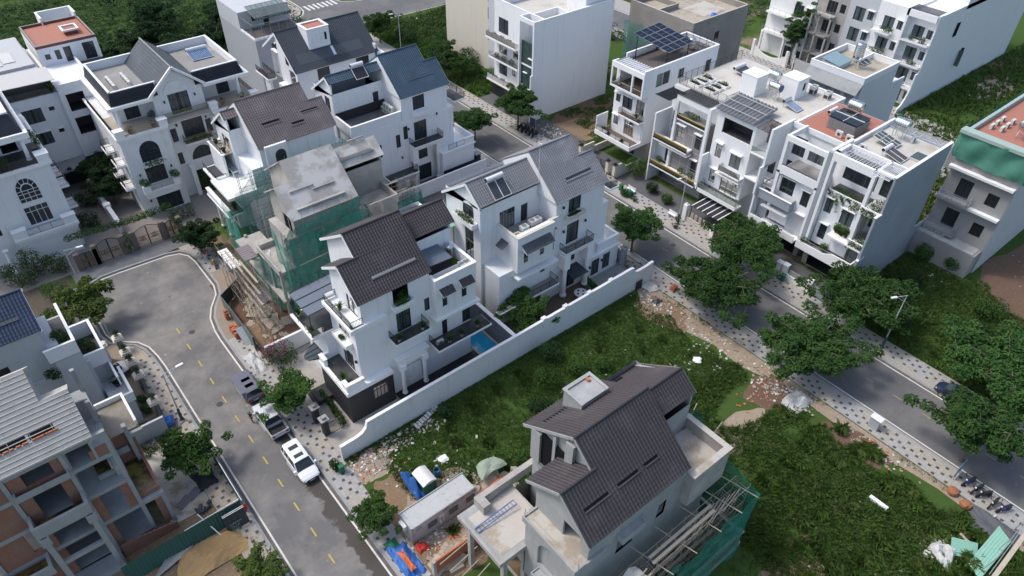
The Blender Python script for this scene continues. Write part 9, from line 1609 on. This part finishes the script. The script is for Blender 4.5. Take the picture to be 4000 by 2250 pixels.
bd=skin('body',V,E,SK,pe); skin('shirt',[(0,0,.95,.145),(0,0,1.15,.15),(.01,0,1.36,.155),(.015,0,1.45,.09),(0,.19,1.4,.08),(-.015,.23,1.22,.07),(0,-.19,1.4,.08),(-.015,-.23,1.22,.07)],[(0,1),(1,2),(2,3),(2,4),(4,5),(2,6),(6,7)],mat('dark shirt cloth',(.025,.025,.03),.9),pe); skin('shorts',[(0,0,.97,.13),(0,.09,.84,.115),(.01,.1,.55,.1),(0,-.09,.84,.115),(0,-.1,.55,.1)],[(0,1),(1,2),(0,3),(3,4)],mat('grey shorts cloth',(.12,.12,.13),.9),pe); MB().blob((.03,0,1.70),.115,12,.05,.85).build('hair',mat('black hair',(.012,.011,.011),.7),pe); f=MB(); [f.blob((.135,s*.035,1.655),.012,10,0) for s in(-1,1)]; f.box(.13,.137,-.025,.025,1.592,1.60); f.prism([(.135,-.012,1.64),(.135,.012,1.64),(.16,0,1.615)],(0,0,-.012)); f.build('face',mat('dark face features',(.06,.03,.025),.6),pe); [MB().box(-.08+.03*s,.22+.03*s,s*.11-.05,s*.11+.05,.0,.05).build('shoe',BLACKM,pe) for s in(-1,1)]; pe.rotation_euler=(0,0,.4)
def cloth(name,label,c,rx,ry,h,m,seed=0,n=12,cat='tarpaulin',rz=0.):
 g=np.random.default_rng(seed); V=[];F=[]; ph=g.uniform(0,6,6)
 for i in range(n+1):
  for j in range(n+1): u=i/n*2-1;v=j/n*2-1; r=1+.18*math.sin(3*u+ph[0])*math.sin(2*v+ph[1]); e=max(abs(u),abs(v)); z=h*(1-e**3)*(.6+.4*math.sin(4*u+ph[2])*math.cos(3*v+ph[3]))+.05+g.uniform(0,.14)*h; V.append((c[0]+rx*u*r*math.cos(rz)-ry*v*r*math.sin(rz),c[1]+rx*u*r*math.sin(rz)+ry*v*r*math.cos(rz),c[2]+max(.02,z)))
 for i in range(n):
  for j in range(n): a=i*(n+1)+j; F.append((a,a+1,a+n+2,a+n+1))
 b=MB(); b.v=V;b.f=F; return solo(b,name,m,label,cat)
TB=mat('blue tarpaulin',(.03,.13,.42));TO=mat('orange tarpaulin',(.55,.13,.035),.6,var=.15);TG=mat('green tarpaulin',(.02,.17,.09),.7,var=.2);SACK=mat('white woven sacks',(.52,.52,.50),.8,var=.2,vs=2,dirt=(.30,.31,.33),ds=1.2)
for a in (('tarpaulin','big crumpled blue tarpaulin beside the end of the site cabin',(14.4,30.8,0),.9,1.9,.8,TB,1),('tarpaulin','orange strip of tarpaulin lying across the blue one',(14.3,30.4,.72),.28,1.1,.3,TO,2),('tarpaulin','green net bundle beside the blue tarpaulin',(14.2,32.7,.1),.6,.6,.4,TG,3),('tarpaulin','small red cloth heap at the corner of the site cabin',(16.2,31.0,0),.5,.5,.5,mat('red cloth',(.45,.03,.025),.7),4),('tarpaulin','orange tarpaulin heap by the cement parapet',(25.0,31.6,.3),1.5,.5,.7,TO,5),('tarpaulin','blue sheet at the end of the orange tarpaulin heap',(23.6,31.2,.2),.6,.6,.5,TB,6),('tarpaulin','green tarpaulin lying at the far end of the site cabin',(22.6,34.4,0),1.2,.7,.4,TG,7),('tarpaulin','faded green sheet over timber by the grass lot',(25.6,33.3,1.3),1.3,.8,.4,mat('faded green sheet',(.27,.33,.26),.8),8),('striped_sacking','heap of white striped sacking on the earth bank',(57.0,19.9,0),1.5,1.1,.9,SACK,9),('striped_sacking','large white striped sack heap by the pale green sheets',(51.6,1.4,0),1.1,1.1,1.5,SACK,10),('rubbish_bags','heap of white and blue rubbish bags at the wall corner',(58.8,43.0,0),.9,1.2,.6,SACK,11),('tarpaulin','hanging blue tarpaulin beside the portable toilet',(18.9,36.6,.2),.35,1.7,1.9,TB,12),('rubble_sacks','heap of white and pale blue rubble sacks by the bougainvillea',(14.3,61.2,0),.8,1.9,.9,SACK,13),('sand_heap','pile of yellow building sand behind the green hoarding',(1.4,42.0,0),2.6,1.6,.9,SAND,14),('gravel_heap','dark gravel heap in the cement yard',(4.0,49.9,0),1.0,1.2,.6,mat('dark gravel',(.035,.037,.042),.9,var=.4,vs=6),15),('gravel_heap','wide grey gravel heap at the lower right kerb',(58.0,-.6,0),1.5,2.2,.7,mat('grey gravel',(.10,.105,.115),.9,var=.3,vs=6),16),('sand_heap','sandy earth mound in the netted building plot',(16.6,65.5,0),1.2,2.6,.5,MUD,17),('cement_bags','heap of white cement bags on the unfinished front slab',(20.9,68.4,7.55),.7,1.0,.5,SACK,18),('plastic_bag','dark bag and box of rubbish on the rubble strip',(57.4,40.3,0),.6,.4,.4,mat('dark plastic',(.05,.06,.07),.4),19),('tarpaulin','blue tarpaulin and pale sheet corner at the cement yard wall',(3.6,58.4,.5),.7,.6,1.0,TB,20)): cloth(a[0],a[1],a[2],a[3],a[4],a[5],a[6],a[7],cat=a[0].replace('_',' '))
ct=thing('site_cabin','dirty white corrugated site cabin with barred windows and faded lettering','site cabin',(19.2,32.6,0)); b=MB(); x0,x1,y0,y1=15.75,22.6,31.65,33.6
for i in range(46):
 xa=x0+(x1-x0)*i/46; xb=x0+(x1-x0)*(i+1)/46; e=.03*(i%2); b.box(xa,xb,y0+e,y1-e,.1,2.55-(.02*(i%2)))
b.build('corrugated_shell',mat('dirty white corrugated steel',(.43,.44,.44),.6,var=.1,dirt=(.15,.14,.13),ds=1.1,d0=.60,d1=.72,streak=(.22,.20,.18)),ct); b=MB(); [b.box(x,x+.12,y,y+.12,0,2.62) for x in(x0-.06,x1-.06) for y in (y0-.03,y1-.09)]; [b.box(x0,x1,y,y+.08,2.55,2.64) for y in (y0-.05,y1-.03)]; b.build('frame',GALV,ct); b=MB()
for i in range(14): b.box(x0-.05,x0-.02,y0+.05+i*.14,y0+.13+i*.14,.1,2.5)
b.build('end_ribs',mat('dirty white corrugated steel',(.43,.44,.44)),ct); MB().box(x0+.1,x1-.02,y0-.09,y0-.045,1.9,2.62).build('banner',mat('faded banner',(.46,.45,.44),.7,var=.1,dirt=(.30,.29,.28),ds=.8),ct)
for a in (17.4,19.7,21.6): b=MB(); [b.bar((a+.12*k,y0-.06,.95),(a+.12*k,y0-.06,1.75),.02) for k in range(9)]; [b.bar((a,y0-.06,z),(a+.96,y0-.06,z),.02) for z in (.95,1.35,1.75)]; g_=MB().box(a,a+.96,y0-.035,y0-.01,.95,1.75).build('window',mat('dusty green glass',(.07,.10,.095),.3),ct); b.build('window_bars',GREYM,g_)
def lettering(txt,loc,rot,size,m,parent,name='lettering'):
 c=bpy.data.curves.new(name,'FONT'); c.body=txt; c.size=size; c.extrude=.004; c.align_x='LEFT'; c.materials.append(m); u=bpy.data.objects.new(name,c); COL.objects.link(u); me=bpy.data.meshes.new_from_object(u.evaluated_get(bpy.context.evaluated_depsgraph_get())); bpy.data.objects.remove(u); o=link(bpy.data.objects.new(name,me),parent); o.location=Vector(loc)-(rootloc(parent) if parent else Vector()); o.rotation_euler=rot; return o
INK=mat('black lettering ink',(.02,.02,.02),.8); lettering('KI\u1ebeN TR\u00daC X\u00c2Y D\u1ef0NG',(19.0,y0-.1,2.12),(pi/2,0,0),.36,INK,ct); MB().box(18.62,19.15,y0-.05,y0-.02,.5,1.85).build('notice_board',WHITEM,ct); lettering('C\u00d4NG TR\u00ccNH\nNH\u00c0 \u1ede',(18.92,y0-.055,1.5),(pi/2,pi/2,0),.17,INK,ct); b=MB(); P3=[(16.1,2.0),(16.75,2.0),(16.42,2.5)]; [b.bar((P3[i][0],y0-.1,P3[i][1]),(P3[(i+1)%3][0],y0-.1,P3[(i+1)%3][1]),.05) for i in range(3)]; b.bar((16.3,y0-.1,2.15),(16.6,y0-.1,2.15),.04); b.build('triangle_logo',GREYM,ct); ac_outdoor(15.5,32.7,1.75,'-x','pale outdoor unit hung on the end of the site cabin',h=.6)
pl=thing('portable_toilet','portable toilet with a rounded white roof and green walls','portable toilet',(19.9,35.9,0)); MB().box(19.2,20.6,35.0,36.8,.1,1.9).build('green_wall',mat('green plastic',(.012,.10,.07),.5),pl); A=[(19.15+1.5*i/8,1.9+.35*math.sin(pi*i/8)) for i in range(9)]; MB().prism([(x,34.9,z) for x,z in A],(0,2.0,0)).build('round_roof',POTW,pl)
solo(MB().lathe((21.6,36.4,0),[(.3,0),(.32,.04),(.3,.3),(.33,.33),(.3,.36),(.33,.6),(.3,.63),(.32,.9),(.28,.9),(.27,.5)],k=16),'drum',mat('blue plastic drum',(.03,.12,.25),.4),'open blue plastic drum standing behind the site cabin','drum'); solo(MB().lathe((24.2,30.6,.35),[(.3,0),(.33,.05),(.33,.85),(.3,.9)],k=14,ax=(.8,-.6,0)),'drum',mat('bright blue drum',(.02,.10,.40),.4),'blue drum lying on its side by the cement parapet','drum')
bwl=thing('brick_wall','low orange brick wall with concrete posts before the charcoal-roofed villa','wall',(18,28.2,0)); b=MB(); b.box(15.7,24,28.1,28.25,0,2.0); b.build('brick_panel',ORANGEB,bwl); b=MB(); [b.box(x,x+.3,28.0,28.35,0,2.15) for x in (15.5,19.4,23.4)]; b.build('concrete_post',CONC,bwl); b=MB(); [b.tube((15.9+.5*k,27.6-.8*k,2.2-.5*k),(19.4,27.9-.9*k,2.2-.1*k),.05,k=5) for k in range(4)]; b.build('propped_poles',TIMBER,bwl)
b2=thing('brick_wall','orange brick boundary wall on a grey footing at the corner of the netted villa','wall',(35,13.5,0)); MB().box(30.4,38.3,13.4,13.6,.8,2.2).box(38.1,38.3,13.6,18,.8,2.2).build('brick_panel',ORANGEB,b2); MB().box(30.4,38.4,13.3,13.7,0,.8).box(30.4,38.4,13.36,13.64,2.2,2.3).box(38.05,38.35,13.65,18,2.2,2.3).box(37.9,38.4,13.3,13.75,2.3,2.5).build('footing',CONC,b2)
hd=thing('hoarding','dark green corrugated hoarding leaning along the brick shell yard','hoarding',(0,44,0)); b=MB(); N_=70
for i in range(N_+1): x=-5.0+10.4*i/N_; e=.04*(i%2); b.v+=[(x,43.6-.0*x+e,.2),(x,44.15+e,2.0)]
b.f=[(2*i,2*i+1,2*i+3,2*i+2) for i in range(N_)]; b.build('corrugated_sheet',mat('dark green hoarding sheet',(.022,.085,.068),.5,var=.12),hd); b=MB(); b.bar((.4,44.2,2.02),(5.4,44.3,2.05),.06); b.bar((5.55,44.1,1.9),(5.6,52,1.9),.06); b.bar((3.0,42.4,.1),(1.9,45.2,1.9),.09); b.build('rail',WHITEM,hd); MB().box(5.52,5.56,44.0,52,.1,1.88).build('side_sheet',mat('dark green hoarding sheet',(.022,.085,.068)),hd); sb=thing('name_board','dark board lettered in pale green at the hoarding gate','sign board',(4.4,42.9,0)); MB().prism([(3.45,42.75,.25),(5.4,42.75,.25),(5.4,43.3,2.0),(3.45,43.3,2.0)],(0,.05,0)).build('board',mat('dark slate board',(.028,.036,.045),.5),sb); b=MB(); [b.bar((3.45,43.28+e,2.05),(5.4,43.28+e,2.05),.05) for e in(0,.16)]; b.build('rail',WHITEM,sb); lettering('DREAM\nVILLA\n2023',(3.75,42.87,.95),(pi/2-.3,0,0),.33,mat('pale green paint',(.20,.34,.24),.7),sb); cloth('flag','red cloth tied at the end of the green hoarding',(5.5,43.6,1.2),.25,.3,.6,mat('red cloth',(.45,.03,.025)),31,6,'flag')
def bricks(label,x,y,nx,ny,nz,z=0,seed=0):
 rd=random.Random(seed); t=thing('brick_pile',label,'bricks',(x,y,z)); me=MB().box(-.2,.2,-.1,.1,0,.19).mesh('brick',ORANGEB)
 for k in range(nz):
  for i in range(nx):
   for j in range(ny):
    if k==nz-1 and rd.random()<.4: continue
    o=bpy.data.objects.new('brick',me); link(o,t); o.location=(.42*(i-nx/2)+rd.uniform(-.03,.03),.22*(j-ny/2)+rd.uniform(-.02,.02),.2*k); o.rotation_euler=(0,0,rd.uniform(-.12,.12))
bricks('long stack of orange hollow bricks along the kerb bend',14.75,67.0,2,9,5,0,1); bricks('small tall stack of orange bricks beyond the long stack',14.95,70.1,1,3,7,0,2); bricks('little heap of orange bricks on the far pavement',60.9,40.6,2,3,3,.12,3); solo(MB().prism([(14.5,64.2,.0),(15.6,64.2,0),(15.5,66.4,1.3),(14.4,66.4,1.3)],(.05,-.1,.02)),'metal_sheet',GALV,'grey metal sheet leaning on the brick stack','sheet')
solo(MB().box(15.2,15.25,63,72.2,.1,2).box(15.1,15.3,63,63.2,0,2.2),'hoarding',mat('grey green hoarding sheet',(.12,.15,.145),.6),'grey green site hoarding along the kerb bend','hoarding'); solo(MB().bar((15.25,72.2,1.05),(18.2,74.1,1.05),.05,1.9),'hoarding',mat('dark hoarding',(.03,.05,.05),.6),'dark angled hoarding at the bend of the turning circle','hoarding'); gp=thing('gate_post_roof','long white slab roof over the gate of the netted plot','gate roof',(18.7,76.8,0)); MB().box(18.0,19.2,74.7,79.2,2.9,3.05).build('slab',WHITE2,gp); MB().box(18.3,18.8,74.9,75.5,0,2.9).box(18.3,18.8,78.3,78.9,0,2.9).build('post',PALEG,gp)
def bin_(x,y,label,z=.12): t=thing('wheelie_bin',label,'bin',(x,y,z)); b=MB(); b.prism([(x-.22,y-.24,z+.05),(x+.22,y-.24,z+.05),(x+.22,y+.24,z+.05),(x-.22,y+.24,z+.05)],(0,0,.95)); b.build('bin_body',mat('green bin plastic',(.01,.13,.06),.45),t); MB().box(x-.28,x+.28,y-.3,y+.3,z+1.0,z+1.08).build('lid',mat('green bin plastic',(.01,.13,.06)),t); b=MB(); [b.lathe((x+s*.2,y+.26,z+.1),[(.1,0),(.1,.05)],k=10,ax=(1,0,0)) for s in(-1,1)]; b.build('wheel',BLACKM,t)
for x,y,l in ((14.6,42.4,'green wheelie bin at the end of the long white wall'),(71.9,60.6,'green wheelie bin behind the leafy pavement plants'),(71.6,58.6,'dark green wheelie bin in front of the pavement plants'),(73.0,33.0,'green wheelie bin beside the white mail pillar'),(126.5,46.2,'green wheelie bin at the curved wing wall of the far end house')): bin_(x,y,l)
for x,y,l in ((72.7,51.3,'white bench beside the dark green lamp base'),(72.7,59.4,'white bench by the gate lane of the solar house')): t=thing('bench',l,'bench',(x,y,.12)); MB().box(x-.2,x+.2,y-.75,y+.75,.5,.57).build('seat',WHITEM,t); MB().box(x+.18,x+.24,y-.75,y+.75,.57,1.0).build('backrest',WHITEM,t); [MB().box(x-.15,x+.15,y+s*.6-.05,y+s*.6+.05,.12,.5).build('leg',WHITEM,t) for s in(-1,1)]
for k,(x,y) in enumerate(((72.6,50.2),(71.0,49.2),(71.4,57.4))): potted(x,y,.12,['plant in a brown bowl by the tall white pillar','plant in a brown bowl beside the lamp base','plant in a brown bowl by the second bench'][k],'bush',TERRA,r=.28,h=.3,ph=.4)
for k,(x,y) in enumerate(((17.2,85.2),(17.3,83.2))): p=potted(x,y,.12,['red flowers in a white urn at the corner tree','red flowers in a white urn near the yellow motorbike'][k],'bush',POTW,r=.3,h=.6,ph=.35,lm=REDF)
tb=thing('round_table','round white garden table with black plates beside the low hedge','table',(50.4,46.7,.2)); MB().lathe((50.4,46.7,.2),[(.4,0),(.1,.1),(.1,.65),(.85,.68),(.85,.74)],k=10).build('table_top',POTW,tb); b=MB(); [b.lathe((50.4+.45*math.cos(a),46.7+.45*math.sin(a),.95),[(.14,0),(.15,.03)],k=10) for a in (0,1.6,3.1,4.7)]; b.build('plate',BLACKM,tb)
cb=thing('utility_cabinet','pale grey utility cabinet with a white lid on the far pavement','utility cabinet',(60.3,12.9,.12)); MB().box(60.0,60.6,12.4,13.4,.12,1.55).build('cabinet_body',mat('pale grey cabinet',(.38,.41,.42),.5),cb); MB().box(59.9,60.7,12.3,13.5,1.55,1.65).build('lid',WHITEM,cb)
solo(MB().box(58.55,59.05,48.9,49.3,.6,1.0).box(58.6,59.0,48.95,49.25,.0,.6),'cooler_box',mat('sky blue plastic',(.06,.30,.45),.5),'sky blue box on a stand by the villa gate pillar','box'); p=thing('gate_pillar','grey capped gate pillar of the silver-roofed villa','pillar',(59.2,48.0,0)); MB().box(58.9,59.5,47.7,48.3,0,2.9).build('pillar_shaft',MIDG,p); MB().box(58.75,59.65,47.55,48.45,2.9,3.05).box(59,59.4,47.8,48.2,3.05,3.4).build('cap',KERB,p); g=thing('gate','black barred gate open beside the grey capped pillar','gate',(59.3,46.5,0)); b=MB(); [b.bar((59.3,44.4+.16*k,.1),(59.3,44.4+.16*k,2.0),.03) for k in range(21)]; [b.bar((59.3,44.4,z),(59.3,47.6,z),.06) for z in(.1,2)]; b.build('gate_leaf',BLACKM,g); solo(MB().box(59.3,59.5,48.4,60,0,2.0),'garden_wall',MIDG,'grey street wall of the silver-roofed villa','wall')
for k,y in enumerate((79.6,82.2)): p=thing('gate_pillar',['dark stone gate pillar near the blue-roofed villa corner','dark stone gate pillar with a round plant, farther along the street'][k],'pillar',(59.3,y,0)); MB().box(58.9,59.7,y-.4,y+.4,0,2.2).build('pillar_shaft',CHAR,p); MB().box(58.75,59.85,y-.55,y+.55,2.2,2.35).build('cap',KERB,p)
bn=thing('banner','purple banner on a pole beside the parked motorbikes','banner',(73.2,82.6,0)); b=MB(); b.poly((73.2,81.9,1.0),(73.25,83.4,.9),(73.4,83.5,2.3),(73.3,82,2.5)); b.build('cloth',mat('purple grey cloth',(.12,.11,.17),.8),bn); MB().tube((73.2,81.8,0),(73.2,81.8,2.8),.04,k=6).build('pole',GALV,bn); sgn=thing('signboard','narrow blue signboard standing edge on by the motorbikes','sign',(61.1,4.6,.12)); MB().box(60.4,61.9,4.55,4.62,.5,2.1).build('board',mat('sky blue board',(.09,.22,.32),.5),sgn); MB().box(60.5,60.56,4.5,4.54,.12,2.1).box(61.7,61.76,4.5,4.54,.12,2.1).build('leg',GREYM,sgn)
for k,(x,y) in enumerate(((59.0,3.9),(58.5,2.4))): solo(MB().lathe((x,y,0),[(.35,0),(.55,.25),(.5,.5),(.2,.62)],k=12),'clay_jar',mat('orange clay jar',(.30,.12,.06),.8),['orange clay heap nearest the first blue motorbike','orange clay heap nearest the gravel'][k],'jar')
solo(MB().lathe((59.4,.2,0),[(.16,0),(.2,.38),(.18,.38),(.15,.1)],k=12),'bucket',POTW,'white bucket on the gravel beside the last blue motorbike','bucket'); solo(MB().bar((54.4,-1.4,.25),(54.9,1.3,.5),.25,.07),'timber_plank',TIMBER,'long timber plank leaning by the pale green sheets','plank')
def corr(name,label,p,q,r,n,m): # corrugated sheet between three corners
 b=MB(); p,q,r=Vector(p),Vector(q),Vector(r)
 for i in range(n+1): a=p.lerp(q,i/n)+Vector((0,0,.03*(i%2))); b.v+=[tuple(a),tuple(a+r-p)]
 b.f=[(2*i,2*i+1,2*i+3,2*i+2) for i in range(n)]; return solo(b,name,m,label,'sheet')
PG_=mat('pale green corrugated sheet',(.24,.46,.36)); corr('corrugated_sheet','smaller pale green corrugated sheet tilted beside the sack heap',(52.0,.9,.7),(53.6,1.6,.9),(53.6,-.9,.3),14,PG_); corr('corrugated_sheet','long pale green corrugated sheet lying along the shelter beam',(51.8,-1.9,.5),(52.5,-.5,.6),(57.4,-2.0,.8),12,PG_)
solo(MB().box(56.9,57.9,43.35,43.5,0,1.3),'panel',CHAR,'black panel leaning on the end of the white wall','panel'); solo(MB().box(52.0,52.4,6.8,8.6,.1,.45),'foam_block',WHITE2,'long white foam block lying in the tall grass','foam block'); solo(MB().blob((23.1,37.5,.2),.5,12,.3,.5),'foam_block',WHITE2,'white foam lump on the short grass behind the site cabin','foam block'); solo(MB().blob((53.4,30.6,.2),.5,12,.3,.5),'plastic_bag',WHITE2,'white plastic bag on the grass near the rubble strip','plastic bag')
t=thing('slab_heap','broken white slabs lying in the grass along the long wall','slabs',(24.7,42.8,.05)); [MB().box(23.2+.38*k,23.5+.38*k,42.2+.12*k,42.9+.1*k,.05,.12+.02*(k%3)).build('slab',POTW,t) for k in range(9)]
t=thing('rod_bundle','bundle of grey steel rods behind the green hoarding','steel rods',(-2,42.9,.1)); [MB().bar((-3.4+.13*k,42.6+.1*k,.2+.02*k),(-.6+.12*k,43.2+.05*k,.3),.06).build('steel_rod',GALV,t) for k in range(12)]
t=thing('tile_stack','scattered stacks of dark roof tiles on the cement yard','tile stack',(2.7,46.9,0)); b=MB(); rd=random.Random(4)
for k in range(16): x=2.7+rd.uniform(-.6,.6);y=46.9+rd.uniform(-.4,.5); b.bar((x,y,.05+.05*(k%3)),(x+rd.uniform(-.4,.4),y+rd.uniform(-.4,.4),.25),.3,.05)
stuff(b.build('loose_tiles',R_SLATE,t))
for k,(x,y) in enumerate(((1.5,48.6),(2.5,48.9),(4.3,58.0))): solo(MB().bar((x-.6,y-.3,.12),(x+.6,y+.3,.2),.8,.04),'scrap_sheet',mat('grey shuttering board',(.21,.18,.19)),['crumpled grey sheet on the cement yard, left one','crumpled grey sheet on the cement yard, right one','grey board beside the blue tarpaulin at the yard wall'][k],'sheet')
def litter(name,spots,n,size,m,seed):
 g=np.random.default_rng(seed); b=MB()
 for (x,y,rx,ry,q) in spots:
  for k in range(int(n*q)): c=(x+g.normal()*rx*.5,y+g.normal()*ry*.5,.03+.04*g.uniform()); s=size*g.uniform(.4,1.5); a=g.uniform(0,3.14); d=Vector((math.cos(a),math.sin(a),g.uniform(-.3,.5)))*s; b.bar(Vector(c)-d/2,Vector(c)+d/2,s*g.uniform(.4,.9),s*.25)
 return stuff(b.build(name,m))
LS=[(17.3,41.6,2.6,1.6,1.4),(20,42.3,3,1,.8),(24,42,3,1,.5),(57.3,40,2,4,1),(57.6,32,1.6,5,.8),(57.5,22,1.5,5,.9),(56,23,2,2,.5),(57.8,12,1.4,5,.7),(52.5,2.5,2,2,.7),(25,31.2,2.4,1.2,1.6),(22,37,4,3,.5),(45,33,8,6,.4),(75.5,80,2,3,1.2),(102,8.5,7,6,2.2),(152,42.5,5,2.4,2.2),(88,136,4,2,1.6),(90,21,4,5,.25),(17,31,2,1.5,.7),(54,30,5,5,.4),(46,8,9,10,.4)]
litter('white_litter',LS,55,.22,mat('white litter',(.58,.57,.54),.7,var=.15),1); litter('rubble',LS,70,.24,mat('grey brown rubble',(.30,.26,.215),.9,var=.3,vs=3),2); litter('brick_rubble',LS[:1]+LS[9:10]+[(17,66,2,3,1),(53.5,23,4,2,.6),(57.5,12,1.4,3,.4),(18.5,30,2,1,.8)],45,.2,ORANGEB,3); litter('rubble_heap',[(24.6,32.6,1.6,.9,1.5),(18.2,41.0,.8,.7,1)],110,.3,mat('grey brown rubble',(.30,.26,.215)),4)
litter('timber_scrap',[(25.2,31.6,2.4,1,1),(17.5,28.9,2.5,.8,.8),(18,66,2,5,1.2),(22.8,9.5,3,2,.5)],34,1.1,TIMBER,5)
